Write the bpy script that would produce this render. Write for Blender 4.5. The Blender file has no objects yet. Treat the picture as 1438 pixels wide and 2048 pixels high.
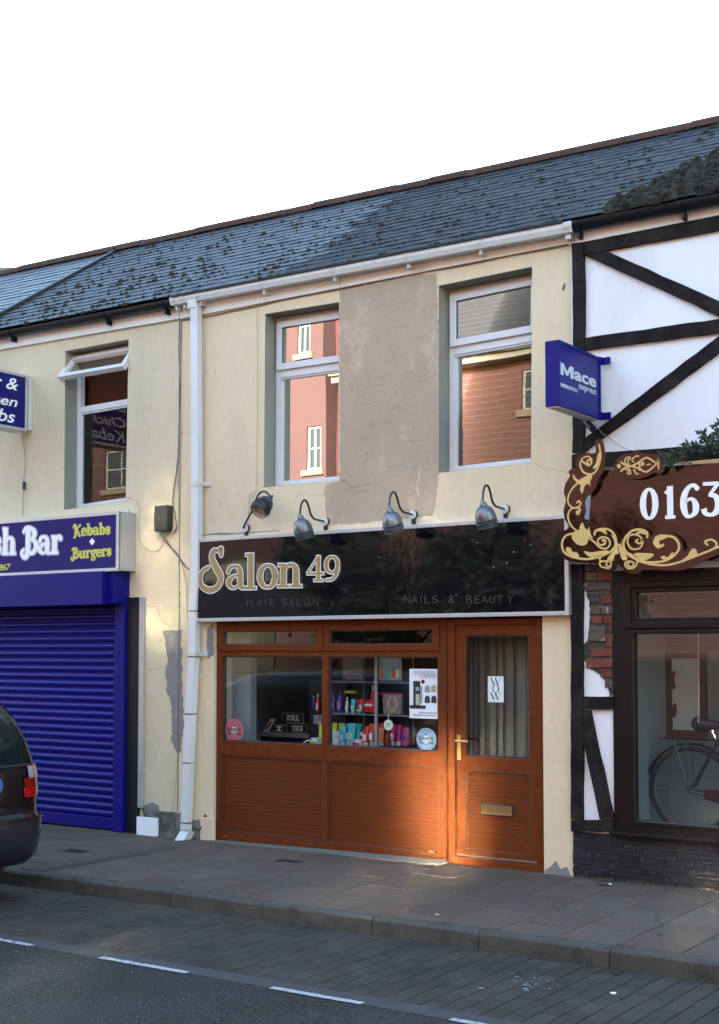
import bpy, bmesh, math, random
from math import sin, cos, tan, pi, radians as R
from mathutils import Vector, Matrix, geometry
random.seed(7)
S = bpy.context.scene
COL = S.collection
V = Vector

# ------------------------------------------------------------------ camera
FPX = 2628.0; YAW = R(34.56); PITCH = R(3.0); CY = 1300 - FPX*tan(PITCH)
CAM = V((0, -9.68, 1.8))
cd = bpy.data.cameras.new('camera'); cam = bpy.data.objects.new('camera', cd); COL.objects.link(cam)
cam.location = CAM; cam.rotation_euler = (pi/2+PITCH, 0, YAW)
cd.sensor_fit = 'VERTICAL'; cd.sensor_height = 36; cd.lens = FPX/2048*36
cd.shift_y = (CY-1024)/2048; cd.clip_end = 600; cd.clip_start = .1
S.camera = cam
MC = cam.rotation_euler.to_matrix()
# ------------------------------------------------------------------ light
SUN_EL = R(15.5); SUN_AZ = R(14)                # sun stands behind the terrace
w = bpy.data.worlds.new('World'); S.world = w; w.use_nodes = True
nt = w.node_tree; bg = nt.nodes['Background']
sky = nt.nodes.new('ShaderNodeTexSky'); sky.sky_type = 'NISHITA'; sky.sun_disc = False
sky.sun_elevation = SUN_EL; sky.sun_rotation = SUN_AZ; sky.air_density = 1.3; sky.dust_density = 1.0; sky.ozone_density = 1.6
bg.inputs['Strength'].default_value = .15
nt.links.new(sky.outputs[0], bg.inputs['Color'])
sl = bpy.data.lights.new('sun', 'SUN'); sl.energy = 2.0; sl.angle = R(.5); sl.color = (1, .96, .90)
so = bpy.data.objects.new('sun', sl); COL.objects.link(so)
sd = V((sin(SUN_AZ)*cos(SUN_EL), cos(SUN_AZ)*cos(SUN_EL), sin(SUN_EL)))
so.rotation_euler = sd.to_track_quat('Z', 'Y').to_euler(); so.location = (0, 0, 30)
S.view_settings.view_transform = 'Standard'; S.view_settings.look = 'None'
S.view_settings.exposure = 3.0; S.view_settings.gamma = 1
S.render.engine = 'CYCLES'
S.cycles.use_denoising = True
S.cycles.max_bounces = 8; S.cycles.diffuse_bounces = 4; S.cycles.glossy_bounces = 4; S.cycles.transparent_max_bounces = 12
S.cycles.sample_clamp_indirect = 0; S.cycles.blur_glossy = 0

# ------------------------------------------------------------------ pixel rays of the photograph -> world points
def ray(px, py): return MC @ V(((px-719)/FPX, -(py-CY)/FPX, -1))
def P(px, py, Y=0.0):
    d = ray(px, py); t = (Y-CAM.y)/d.y; return CAM+d*t
def PX(px, py, X):
    d = ray(px, py); t = (X-CAM.x)/d.x; return CAM+d*t
KS = .007
def gz(x): return KS*(x+4.6)
def G(px, py, z=0.0):
    d = ray(px, py); t = (z+KS*4.6-CAM.z)/(d.z-KS*d.x); return CAM+d*t
def L2(pts, Y=0.0): return [(p.x, p.z) for p in (P(a, b, Y) for a, b in pts)]

# ------------------------------------------------------------------ mesh building
class MB:
    def __init__(s): s.v = []; s.f = []
    def add(s, vs, fs):
        n = len(s.v); s.v += [tuple(v) for v in vs]; s.f += [tuple(i+n for i in f) for f in fs]
    def box(s, x0, x1, y0, y1, z0, z1, M=None):
        vs = [V((x, y, z)) for z in (z0, z1) for y in (y0, y1) for x in (x0, x1)]
        if M: vs = [M@v for v in vs]
        s.add(vs, [(0,2,3,1),(4,5,7,6),(0,1,5,4),(2,6,7,3),(0,4,6,2),(1,3,7,5)]); return s
    def quadbox(s, q, N):
        """four points + offset vector -> slab"""
        q = [V(a) for a in q]; N = V(N)
        s.add(q+[a+N for a in q], [(0,1,2,3),(7,6,5,4),(0,4,5,1),(1,5,6,2),(2,6,7,3),(3,7,4,0)]); return s
    def prism(s, loops, y0, y1, T=None):
        """2D loops (outer, holes...) in x,z extruded from y0 to y1; T maps (x,z,y)->world"""
        T = T or (lambda x, z, y: (x, y, z))
        tris = geometry.tessellate_polygon([[V((a, b, 0)) for a, b in l] for l in loops])
        flat = [p for l in loops for p in l]; n = len(flat)
        vs = [T(a, b, y0) for a, b in flat]+[T(a, b, y1) for a, b in flat]
        fs = [t for t in tris]+[tuple(i+n for i in reversed(t)) for t in tris]
        k = 0
        for l in loops:
            m = len(l)
            for i in range(m): fs.append((k+i, k+(i+1) % m, n+k+(i+1) % m, n+k+i))
            k += m
        s.add(vs, fs); return s
    def tube(s, pts, r, n=8, cap=True):
        pts = [V(p) for p in pts]; m = len(pts); rs = r if isinstance(r, (list, tuple)) else [r]*m
        up = None; vs = []
        for i, p in enumerate(pts):
            t = (pts[min(i+1, m-1)]-pts[max(i-1, 0)]).normalized()
            if up is None: up = t.orthogonal().normalized()
            up = (up-t*up.dot(t))
            up = up.normalized() if up.length > 1e-6 else t.orthogonal().normalized()
            b = t.cross(up)
            for k in range(n):
                a = 2*pi*k/n; vs.append(p+(up*cos(a)+b*sin(a))*rs[i])
        fs = [(i*n+k, i*n+(k+1) % n, (i+1)*n+(k+1) % n, (i+1)*n+k) for i in range(m-1) for k in range(n)]
        if cap: fs += [tuple(reversed(range(n))), tuple((m-1)*n+k for k in range(n))]
        s.add(vs, fs); return s
    def lathe(s, prof, M=None, n=20, closed=False):
        """profile (r,z) turned about z"""
        vs = []; m = len(prof)
        for r, z in prof:
            for k in range(n):
                a = 2*pi*k/n; v = V((r*cos(a), r*sin(a), z)); vs.append(M@v if M else v)
        fs = [(i*n+k, i*n+(k+1) % n, (i+1)*n+(k+1) % n, (i+1)*n+k) for i in range(m-1) for k in range(n)]
        if closed: fs += [((m-1)*n+k, (m-1)*n+(k+1) % n, (k+1) % n, k) for k in range(n)]
        else: fs += [tuple(reversed(range(n))), tuple((m-1)*n+k for k in range(n))]
        s.add(vs, fs); return s
    def mesh(s, name, m, smooth=False, bevel=0, weld=False):
        me = bpy.data.meshes.new(name); me.from_pydata(s.v, [], s.f)
        bm = bmesh.new(); bm.from_mesh(me)
        if weld: bmesh.ops.remove_doubles(bm, verts=bm.verts, dist=1e-5)
        bmesh.ops.recalc_face_normals(bm, faces=bm.faces)
        if bevel:
            es = [e for e in bm.edges if len(e.link_faces) == 2 and e.calc_face_angle(0) > .5]
            bmesh.ops.bevel(bm, geom=es, offset=bevel, segments=2, affect='EDGES', profile=.5, clamp_overlap=True)
        bm.to_mesh(me); bm.free()
        if m: me.materials.append(m)
        if smooth:
            for p in me.polygons: p.use_smooth = True
            me.set_sharp_from_angle(angle=R(40))
        return me
    def build(s, name, m, parent=None, label=None, kind=None, smooth=False, bevel=0, weld=False):
        o = link(name, s.mesh(name, m, smooth, bevel, weld), parent)
        if label: o['label'] = label
        if kind: o['kind'] = kind
        return o
WORLD = {}
def link(name, me, parent=None, M=None):
    o = bpy.data.objects.new(name, me); COL.objects.link(o); M = M or Matrix()
    if parent is not None:
        o.parent = parent; o.matrix_parent_inverse = WORLD[parent.name].inverted()
    o.matrix_basis = M; WORLD[o.name] = M.copy(); return o
def thing(name, label, cat, loc=(0,0,0), group=None):
    o = bpy.data.objects.new(name, None); COL.objects.link(o); o.empty_display_size = .2
    o.matrix_basis = Matrix.Translation(V(loc)); WORLD[o.name] = o.matrix_basis.copy()
    o['label'] = label; o['category'] = cat
    if group: o['group'] = group
    return o
def tag(o, label, cat, group=None):
    o['label'] = label; o['category'] = cat
    if group: o['group'] = group
    return o
def struct(o): o['kind'] = 'structure'; return o
def smooth_path(pts, n=6):
    """Catmull-Rom through tuples"""
    P_ = [tuple(p) for p in pts]; P_ = [tuple(2*a-b for a, b in zip(P_[0], P_[1]))]+P_+[tuple(2*a-b for a, b in zip(P_[-1], P_[-2]))]
    out = []
    for i in range(1, len(P_)-2):
        for k in range(n):
            t = k/n; out.append(tuple(.5*(2*b+(c-a)*t+(2*a-5*b+4*c-d)*t*t+(3*b-a-3*c+d)*t**3) for a, b, c, d in zip(P_[i-1], P_[i], P_[i+1], P_[i+2])))
    out.append(P_[-2]); return out
# --- frames for lettering: O origin, U, W full extents, N unit normal outwards
def frame_px(px0, py0, px1, py1, Y):
    """text box on a plane facing the street: lower-left and upper-right pixel"""
    a = P(px0, py0, Y); b = P(px1, py1, Y)
    return a, V((b.x-a.x, 0, 0)), V((0, 0, b.z-a.z)), V((0, -1, 0))
def frame_quad(bl, br, tl, Y):
    a = P(*bl, Y); b = P(*br, Y); c = P(*tl, Y)
    return a, b-a, c-a, V((0, -1, 0))
def text_into(mb, body, fr, th=.002, bold=0.0, shear=0.0, up=0.0):
    cu = bpy.data.curves.new('lettering', 'FONT'); cu.body = body; cu.size = 1; cu.offset = bold; cu.shear = shear; cu.resolution_u = 4; cu.align_x = 'LEFT'
    o = bpy.data.objects.new('lettering', cu); COL.objects.link(o)
    dg = bpy.context.evaluated_depsgraph_get(); me = bpy.data.meshes.new_from_object(o.evaluated_get(dg))
    bpy.data.objects.remove(o); bpy.data.curves.remove(cu)
    vs = [v.co.copy() for v in me.vertices]
    if not vs: return mb
    x0 = min(v.x for v in vs); x1 = max(v.x for v in vs); y0 = min(v.y for v in vs); y1 = max(v.y for v in vs)
    O, U, W_, N = fr; f = lambda v, h: O+U*((v.x-x0)/(x1-x0))+W_*((v.y-y0)/(y1-y0))+N*h
    n = len(vs); A = [f(v, up) for v in vs]; B = [f(v, up+th) for v in vs]
    fs = []; ec = {}
    for p in me.polygons:
        fs.append(tuple(i+n for i in p.vertices))
        L = list(p.vertices)
        for i in range(len(L)): e = (L[i], L[(i+1) % len(L)]); ec[e] = 1
    for a, b in ec:
        if (b, a) not in ec: fs.append((a, b, b+n, a+n))
    mb.add(A+B, fs); bpy.data.meshes.remove(me); return mb
def stroke(mb, pts, T, d0, d1, grow=0.0, n=6, caps=True, shift=(0, 0)):
    """variable-width band: pts (x,y,w) in metres, T(x,y,d)->world"""
    if len(pts) > 2: pts = smooth_path(pts, n)
    Lf = []; Rt = []
    m = len(pts)
    for i, (x, y, w_) in enumerate(pts):
        a = pts[max(i-1, 0)]; b = pts[min(i+1, m-1)]; dx, dy = b[0]-a[0], b[1]-a[1]; l = math.hypot(dx, dy) or 1
        h = max(w_, .0005)/2+grow; nx, ny = -dy/l*h, dx/l*h; x += shift[0]; y += shift[1]
        Lf.append((x+nx, y+ny)); Rt.append((x-nx, y-ny))
    ex = grow if not caps else 0
    if ex:
        for k, j in ((0, 1), (-1, -2)):
            a = pts[k]; b = pts[j]; l = math.hypot(a[0]-b[0], a[1]-b[1]) or 1; ux, uy = (a[0]-b[0])/l*ex, (a[1]-b[1])/l*ex
            Lf[k] = (Lf[k][0]+ux, Lf[k][1]+uy); Rt[k] = (Rt[k][0]+ux, Rt[k][1]+uy)
    vs = [T(*p, d1) for p in Lf]+[T(*p, d1) for p in Rt]+[T(*p, d0) for p in Lf]+[T(*p, d0) for p in Rt]
    fs = []
    for i in range(m-1): fs += [(i, i+1, m+i+1, m+i), (2*m+i, 2*m+i+1, i+1, i), (m+i, m+i+1, 3*m+i+1, 3*m+i)]
    fs += [(0, m, 3*m, 2*m), (m-1, 2*m-1, 4*m-1, 3*m-1)]
    mb.add(vs, fs)
    if caps:
        for q, e, on in ((pts[0], .00012, caps is True or caps[0]), (pts[-1], .00023, caps is True or caps[1])):
            if not on: continue
            r = max(q[2], .0005)/2+grow; c = [(q[0]+shift[0]+r*cos(a*pi/6), q[1]+shift[1]+r*sin(a*pi/6)) for a in range(12)]
            mb.add([T(*p, d1+e) for p in c]+[T(*p, d0) for p in c], [tuple(range(12))]+[(i, (i+1) % 12, 12+(i+1) % 12, 12+i) for i in range(12)])
TK = .27; TN = .09
def ell(cx, cy, rx, ry, thick=.24, thin=.09, a0=0, a1=360, n=16):
    out = []
    for i in range(n+1):
        a = R(a0+(a1-a0)*i/n); out.append((cx+rx*cos(a), cy+ry*sin(a), thin+(thick-thin)*abs(cos(a))**1.3))
    return out
def st(x, y0, y1, w_=TK): return [(x, y0, w_), (x, y1, w_)]
def sf(x0, x1, y): return [(x0, y, TN), (x1, y, TN)]
Z = TN/2
GL = {
 'a': (1.0, [[(.12,.74,.16),(.2,.9,.14),(.42,.97,TN),(.62,.9,.16),(.7,.68,TK-.02),(.7,.3,TK-.02),(.76,.06,.16),(.95,.06,.07)], [(.7,.6,.07),(.35,.52,.1),(.13,.27,.24),(.32,.04,.1),(.58,.12,.07),(.7,.3,.07)]]),
 'l': (.66, [st(.32,0,1.55), sf(.04,.6,Z), sf(.06,.32,1.5)]),
 'i': (.66, [st(.32,0,1), sf(.04,.6,Z), sf(.06,.32,1-Z), [(.32,1.36,.24),(.32,1.38,.24)]]),
 'o': (1.0, [ell(.5,.5,.34,.46)]),
 'n': (1.2, [st(.28,0,1), sf(.02,.54,Z), sf(.04,.28,1-Z), [(.36,.72,.07),(.5,.93,.1),(.7,.95,.14),(.86,.78,TK-.03),(.88,.4,TK),(.88,0,TK)], sf(.64,1.14,Z)]),
 'h': (1.2, [st(.28,0,1.55), sf(.02,.54,Z), sf(.04,.28,1.5), [(.36,.72,.07),(.5,.93,.1),(.7,.95,.14),(.86,.78,TK-.03),(.88,.4,TK),(.88,0,TK)], sf(.64,1.14,Z)]),
 'r': (.86, [st(.28,0,1), sf(.02,.56,Z), sf(.04,.28,1-Z), [(.36,.66,.07),(.48,.9,.1),(.62,.97,.12),(.74,.86,.2)]]),
 's': (.82, [[(.66,.76,.15),(.6,.92,.12),(.4,.97,.1),(.18,.8,.18),(.24,.58,.22),(.5,.45,.24),(.66,.26,.2),(.5,.05,.11),(.28,.03,.1),(.12,.22,.16)]]),
 'e': (.92, [[(.16,.52,.08),(.76,.54,.08)], [(.76,.54,.2),(.72,.82,.17),(.46,.97,.1),(.2,.78,.22),(.16,.42,.24),(.3,.1,.16),(.52,.03,.1),(.8,.2,.08)]]),
 'b': (1.02, [st(.26,0,1.55), sf(.02,.26,1.5), [(.3,.72,.07),(.48,.95,.1),(.72,.84,.2),(.82,.5,.25),(.72,.15,.2),(.48,.04,.1),(.3,.2,.07)]]),
 'u': (1.18, [[(.26,1,TK),(.26,.5,TK),(.3,.18,.22),(.48,.04,.11),(.72,.18,.08),(.82,.35,.07)], st(.86,0,1), sf(.02,.26,1-Z), sf(.64,.86,1-Z), sf(.86,1.14,Z)]),
 'g': (.95, [ell(.42,.66,.26,.3,.22), [(.62,.86,.07),(.76,1.0,.1),(.88,.95,.14)], [(.28,.4,.07),(.2,.22,.12),(.5,.1,.16),(.76,-.08,.18),(.6,-.38,.1),(.24,-.36,.12),(.16,-.14,.1),(.4,.1,.08)]]),
 'k': (1.14, [st(.26,0,1.55), sf(.0,.54,Z), sf(.04,.26,1.5), [(.34,.42,.07),(.84,.94,.08)], [(.5,.58,.2),(.92,0,.26)], sf(.64,1.02,.95), sf(.72,1.12,Z)]),
 'K': (1.3, [[(.05,1.1,.15),(.0,1.3,.14),(.16,1.5,.14),(.36,1.4,.2),(.4,1.0,TK),(.36,.4,TK),(.3,-.1,.2),(.1,-.2,.14)], [(.46,.7,.09),(.8,1.15,.1),(1.1,1.4,.2)], [(.56,.82,.2),(.78,.4,.24),(.98,.02,.22),(1.2,.02,.12)]]),
 'B': (1.3, [[(.46,1.46,TK),(.46,.8,TK),(.44,.2,TK),(.34,-.12,.22),(.1,-.16,.17),(-.06,.08,.16),(.1,.24,.12)], [(.1,1.3,.14),(.3,1.5,.14),(.7,1.48,.12),(.98,1.2,.24),(.8,.88,.14),(.46,.82,.08)], [(.46,.82,.08),(.86,.82,.14),(1.14,.45,.27),(.86,.08,.16),(.46,.06,.1)]]),
 'S': (1.35, [[(1.0,1.35,.16),(1.02,1.62,.14),(.84,1.55,.12),(.66,1.5,.2),(.6,1.2,.24),(.8,.8,.26),(1.0,.4,.24),(.86,.02,.18),(.5,-.12,.2),(.16,.06,.18),(.08,.42,.18),(.2,.7,.13),(.44,.84,.12)]]),
 'F': (1.1, [st(.4,0,1.5), sf(.1,.7,Z), [(.1,1.3,.14),(.2,1.46,.14),(.9,1.46,.14),(1.02,1.25,.12)], sf(.4,.85,.8)]),
 'T': (1.2, [st(.6,0,1.5,.2), sf(.36,.84,Z), sf(.06,1.14,1.46), [(.08,1.46,.07),(.08,1.2,.05)], [(1.12,1.46,.07),(1.12,1.2,.05)]]),
 'I': (.66, [st(.32,0,1.5,.2), sf(.06,.58,Z), sf(.06,.58,1.46)]),
 'G': (1.35, [ell(.7,.75,.5,.7,.22,.08,40,318,14), st(1.14,.1,.62,.16), sf(.92,1.3,.64)]),
 'D': (1.35, [st(.34,0,1.5,.22), sf(.06,.4,Z), sf(.06,.4,1.46), ell(.5,.75,.6,.7,.24,.08,-90,90,12)]),
 'C': (1.3, [ell(.7,.75,.5,.7,.22,.08,45,315,14)]),
 'c': (.9, [ell(.48,.5,.34,.46,.22,.09,50,310,12)]),
 'W': (1.6, [[(.1,1.46,.2),(.5,.04,.2)], [(.5,.04,.05),(.84,1.46,.05)], [(.76,1.46,.2),(1.14,.04,.2)], [(1.14,.04,.05),(1.5,1.46,.05)], sf(0,.25,1.47), sf(.66,.9,1.47), sf(1.36,1.6,1.47)]),
 'O': (1.4, [ell(.7,.75,.55,.7,.2,.06)]),
 '&': (1.3, [[(1.15,.75,.07),(.9,.3,.1),(.5,.02,.12),(.14,.3,.2),(.4,.75,.1),(.72,1.1,.12),(.6,1.46,.1),(.36,1.2,.18),(.6,.6,.22),(1.1,0,.16)]]),
 '0': (1.1, [ell(.55,.75,.36,.68,.28,.1)]),
 '1': (.85, [st(.44,0,1.5,.3), [(.1,.06,.13),(.78,.06,.13)], [(.12,1.2,.12),(.4,1.4,.14)]]),
 '6': (1.15, [[(.98,1.3,.2),(.8,1.44,.14),(.5,1.36,.18),(.24,1.0,.27),(.2,.5,.3),(.34,.12,.2),(.58,.05,.12),(.86,.22,.24),(.9,.5,.28),(.78,.76,.18),(.56,.84,.1),(.3,.68,.08)]]),
 '3': (1.1, [[(.16,1.45,.12),(.95,1.42,.14)], [(.95,1.42,.12),(.5,.95,.12)], [(.5,.92,.1),(.8,.86,.2),(.96,.5,.3),(.8,.14,.22),(.5,.05,.13),(.24,.14,.18),(.16,.34,.24)]]),
 '4': (1.2, [st(.78,0,1.5,.24), sf(.5,1.06,Z), [(.78,1.5,.09),(.08,.5,.09)], [(.06,.46,.1),(1.12,.46,.1)]]),
 '9': (1.15, [ell(.56,.98,.36,.48,.24,.09), [(.92,.95,.24),(.86,.5,.22),(.6,.12,.14),(.22,.06,.12)]]),
}
def glyph_width(s): return sum(GL[c][0] if c in GL else .5 for c in s)
def serif(mb, s, fr, th0, th1, grow=0.0, shift=(0, 0), top=1.5, shear=0.0, wf=1.0):
    """fr: O baseline-left, U = full advance, W_ = cap height (1.5 units)"""
    O, U, W_, N = fr; su = U.length/glyph_width(s); sv = W_.length/top; un = U.normalized(); wn = W_.normalized()
    T = lambda x, y, d: O+un*x+wn*y+N*d
    x = 0; k = 0; a = (su+sv)/2*wf
    for c in s:
        if c in GL:
            for g in GL[c][1]:
                pts = [((x+p[0]+shear*p[1])*su, p[1]*sv, p[2]*a) for p in g]
                straight = len(g) == 2
                stroke(mb, pts, T, th0, th1+k*.00007, grow, 5, caps=False if straight else (g[0][2] < TK-.035, g[-1][2] < TK-.035), shift=shift); k = (k+1) % 9
            x += GL[c][0]
        else: x += .5
    return mb
# ------------------------------------------------------------------ materials
MATS = {}
def mat(name, col, rough=.6, metal=0, var=.0, vs=3.0, col2=None, fine=0.0, fs=60.0, bump=0.0, bs=80.0, spec=.5, coat=0, obj_var=0.0,
        stretch=(1, 1, 1), stain=None, stain_s=1.2, stain_t=(.55, .75), rough_var=0.0, emit=None, wave=None):
    m = bpy.data.materials.new(name); m.use_nodes = True; t = m.node_tree; N = t.nodes; Lk = t.links; b = N['Principled BSDF']
    def new(k, **kw):
        n = N.new(k)
        for a, v in kw.items(): setattr(n, a, v)
        return n
    geo = new('ShaderNodeNewGeometry'); mp = new('ShaderNodeMapping'); mp.inputs['Scale'].default_value = stretch
    Lk.new(geo.outputs['Position'], mp.inputs['Vector']); pos = mp.outputs[0]
    def noise(sc, det=4, ro=.55):
        n = new('ShaderNodeTexNoise'); n.inputs['Scale'].default_value = sc; n.inputs['Detail'].default_value = det; n.inputs['Roughness'].default_value = ro
        Lk.new(pos, n.inputs['Vector']); return n.outputs['Fac']
    def ramp(src, a, b_):
        n = new('ShaderNodeMapRange'); n.inputs['From Min'].default_value = a; n.inputs['From Max'].default_value = b_; Lk.new(src, n.inputs['Value']); return n.outputs[0]
    def mix(fac, A, B, mode='MIX'):
        n = new('ShaderNodeMix', data_type='RGBA', blend_type=mode)
        if isinstance(fac, float): n.inputs[0].default_value = fac
        else: Lk.new(fac, n.inputs[0])
        for i, q in ((6, A), (7, B)):
            if isinstance(q, tuple): n.inputs[i].default_value = (*q, 1)
            else: Lk.new(q, n.inputs[i])
        return n.outputs[2]
    c = tuple(col)
    cur = c
    if col2 is not None: cur = mix(ramp(noise(vs), .38, .62), c, tuple(col2))
    if wave:
        wv = new('ShaderNodeTexWave', bands_direction=wave.get('dir', 'X')); wv.inputs['Scale'].default_value = wave['s']; wv.inputs['Distortion'].default_value = wave.get('d', 3); wv.inputs['Detail'].default_value = 3
        wv.inputs['Detail Scale'].default_value = wave.get('ds', 1.5)
        Lk.new(pos, wv.inputs['Vector']); cur = mix(ramp(wv.outputs['Fac'], .2, .9), cur, tuple(wave['col']))
    if var:
        f = ramp(noise(vs*1.7, 6), .3, .7); cur = mix(f, cur, tuple(max(0, x*(1-var)) for x in c) if col2 is None else cur) if col2 is None else mix(f, cur, tuple(x*(1-var) for x in col2))
    if stain:
        f = ramp(noise(stain_s, 7, .65), *stain_t); cur = mix(f, cur, tuple(stain))
    if fine:
        f = ramp(noise(fs, 3), .35, .65); g = mix(f, (1-fine,)*3, (1+fine*.6,)*3); cur = mix(1.0, cur, g, 'MULTIPLY')
    if obj_var:
        oi = new('ShaderNodeObjectInfo'); mr = new('ShaderNodeMapRange'); mr.inputs['To Min'].default_value = 1-obj_var; mr.inputs['To Max'].default_value = 1+obj_var
        Lk.new(oi.outputs['Random'], mr.inputs['Value']); cb = new('ShaderNodeCombineColor')
        for i in range(3): Lk.new(mr.outputs[0], cb.inputs[i])
        cur = mix(1.0, cur, cb.outputs[0], 'MULTIPLY')
    if isinstance(cur, tuple): b.inputs['Base Color'].default_value = (*cur, 1)
    else: Lk.new(cur, b.inputs['Base Color'])
    b.inputs['Metallic'].default_value = metal; b.inputs['Specular IOR Level'].default_value = spec
    if rough_var:
        mr = new('ShaderNodeMapRange'); mr.inputs['From Min'].default_value = .3; mr.inputs['From Max'].default_value = .7
        mr.inputs['To Min'].default_value = max(.02, rough-rough_var); mr.inputs['To Max'].default_value = rough+rough_var
        Lk.new(noise(vs*2.3, 5), mr.inputs['Value']); Lk.new(mr.outputs[0], b.inputs['Roughness'])
    else: b.inputs['Roughness'].default_value = rough
    if coat: b.inputs['Coat Weight'].default_value = coat; b.inputs['Coat Roughness'].default_value = .04
    if bump:
        bp = new('ShaderNodeBump'); bp.inputs['Strength'].default_value = 1; bp.inputs['Distance'].default_value = bump
        Lk.new(noise(bs, 5), bp.inputs['Height']); Lk.new(bp.outputs[0], b.inputs['Normal'])
    if emit: b.inputs['Emission Color'].default_value = (*emit[0], 1); b.inputs['Emission Strength'].default_value = emit[1]
    MATS[name] = m; return m
def glass(name, ior=1.9, tint=(.86, .9, .88), wav=.0, ws=1.5, rough=0.0):
    m = bpy.data.materials.new(name); m.use_nodes = True; t = m.node_tree; N = t.nodes; Lk = t.links; N.remove(N['Principled BSDF'])
    tr = N.new('ShaderNodeBsdfTransparent'); tr.inputs[0].default_value = (*tint, 1)
    gl = N.new('ShaderNodeBsdfGlossy'); gl.inputs['Roughness'].default_value = rough; fr = N.new('ShaderNodeFresnel'); fr.inputs[0].default_value = ior
    mx = N.new('ShaderNodeMixShader'); Lk.new(fr.outputs[0], mx.inputs[0]); Lk.new(tr.outputs[0], mx.inputs[1]); Lk.new(gl.outputs[0], mx.inputs[2])
    Lk.new(mx.outputs[0], N['Material Output'].inputs[0])
    if wav:
        geo = N.new('ShaderNodeNewGeometry'); no = N.new('ShaderNodeTexNoise'); no.inputs['Scale'].default_value = ws; no.inputs['Detail'].default_value = 1
        bp = N.new('ShaderNodeBump'); bp.inputs['Distance'].default_value = wav; bp.inputs['Strength'].default_value = 1
        Lk.new(geo.outputs['Position'], no.inputs['Vector']); Lk.new(no.outputs['Fac'], bp.inputs['Height'])
        Lk.new(bp.outputs[0], gl.inputs['Normal'])
    return m
M_cream = mat('cream masonry paint', (.70, .575, .39), .8, var=.05, vs=2.2, fine=.035, fs=25, bump=.0016, bs=45, stain=(.50, .44, .33), stain_s=.9, stain_t=(.50, .80), stretch=(1, 1, .45), spec=0.3)
M_cream2 = mat('aged cream paint', (.615, .525, .36), .82, var=.06, vs=1.6, fine=.04, fs=25, bump=.0018, bs=45, stain=(.46, .40, .28), stain_s=1.1, stain_t=(.52, .82), stretch=(1, 1, .4), spec=0.3)
M_reveal = mat('grey green reveal paint', (.27, .265, .22), .85, var=.08, vs=5, bump=.001, bs=50)
M_taupe = mat('taupe patch render', (.425, .335, .245), .9, var=.07, vs=3.0, fine=.04, fs=40, bump=.004, bs=12, stain=(.55, .44, .32), stain_s=2.6, stain_t=(.54, .72), stretch=(1, 1, .6), spec=0.2)
M_cement = mat('bare grey cement', (.24, .225, .225), .95, var=.2, vs=9, fine=.08, fs=70, bump=.004, bs=30)
M_stone = mat('dirty base stone', (.2, .185, .15), .95, col2=(.08, .072, .06), vs=7, fine=.1, fs=60, bump=.006, bs=25)
M_crack = mat('dark crack', (.12, .10, .08), .9)
M_crackl = mat('pale hairline crack', (.36, .31, .23), .9)
M_pvc = mat('white window plastic', (.64, .65, .66), .35, var=.05, vs=6)
M_pvcd = mat('grimy white plastic', (.60, .59, .565), .5, var=.1, vs=8, stain=(.3, .29, .26), stain_s=9, stain_t=(.6, .85))
M_fascia = mat('white fascia paint', (.74, .73, .68), .6, var=.06, vs=3, stain=(.42, .38, .33), stain_s=2.4, stain_t=(.6, .82), stretch=(1, 1, .5))
M_gblack = mat('black gutter plastic', (.008, .009, .012), .45, spec=.3, var=.2, vs=8, rough_var=.1)
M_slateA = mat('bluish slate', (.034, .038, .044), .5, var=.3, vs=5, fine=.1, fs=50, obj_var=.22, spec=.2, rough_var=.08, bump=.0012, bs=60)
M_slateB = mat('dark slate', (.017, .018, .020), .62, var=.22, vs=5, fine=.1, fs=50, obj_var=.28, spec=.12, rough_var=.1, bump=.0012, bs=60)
M_slateC = mat('pale slate', (.06, .072, .086), .4, var=.15, vs=4, fine=.06, fs=40, obj_var=.08, spec=.45, bump=.001, bs=60)
M_moss = mat('dark moss', (.022, .019, .013), 1, col2=(.04, .036, .022), vs=30, bump=.01, bs=90, spec=0.1)
M_moss2 = mat('mossy old cement', (.018, .016, .014), 1, col2=(.05, .045, .036), vs=14, bump=.015, bs=40, spec=0.1)
M_ridge = mat('terracotta ridge', (.085, .036, .024), .85, var=.4, vs=6, fine=.1, fs=40, obj_var=.15, stain=(.06, .05, .045), stain_s=5, stain_t=(.5, .7), spec=0.2)
M_timber = mat('black stained timber', (.009, .0075, .0075), .8, col2=(.024, .019, .018), spec=.15, vs=5, fine=.2, fs=30, bump=.002, bs=35, rough_var=.12, stretch=(1, 1, 1))
M_white = mat('bright white masonry paint', (.78, .79, .82), .75, var=.03, vs=2, bump=.0012, bs=40, stain=(.60, .57, .52), stain_s=1.3, stain_t=(.5, .85), stretch=(1, 1, .4))
M_brown = mat('dark brown window foil', (.010, .006, .005), .45, spec=.22, var=.15, vs=4, rough_var=.06)
M_oak = mat('golden oak foil', (.125, .031, .0085), .45, spec=.13, wave=dict(s=2.0, d=14, dir='Z', ds=.8, col=(.096, .024, .0075)), var=.0, vs=4, fine=.09, fs=50, stretch=(.7, 1, 5), rough_var=.05)
M_oakf = mat('golden oak frame foil', (.132, .033, .009), .45, spec=.13, col2=(.118, .024, .005), vs=7, fine=.07, fs=40, stretch=(2, 1, 2))
M_oakv = mat('golden oak seam', (.07, .02, .008), .6)
M_blue = mat('royal blue powder coat', (.005, .005, .16), .36, var=.06, vs=3, spec=.2)
M_bluesh = mat('royal blue shutter', (.008, .006, .18), .3, var=.10, vs=4, spec=.22, obj_var=.05, stain=(.03, .03, .10), stain_s=3, stain_t=(.6, .85))
M_navy = mat('navy sign face', (.008, .010, .13), .2, spec=.22)
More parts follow.
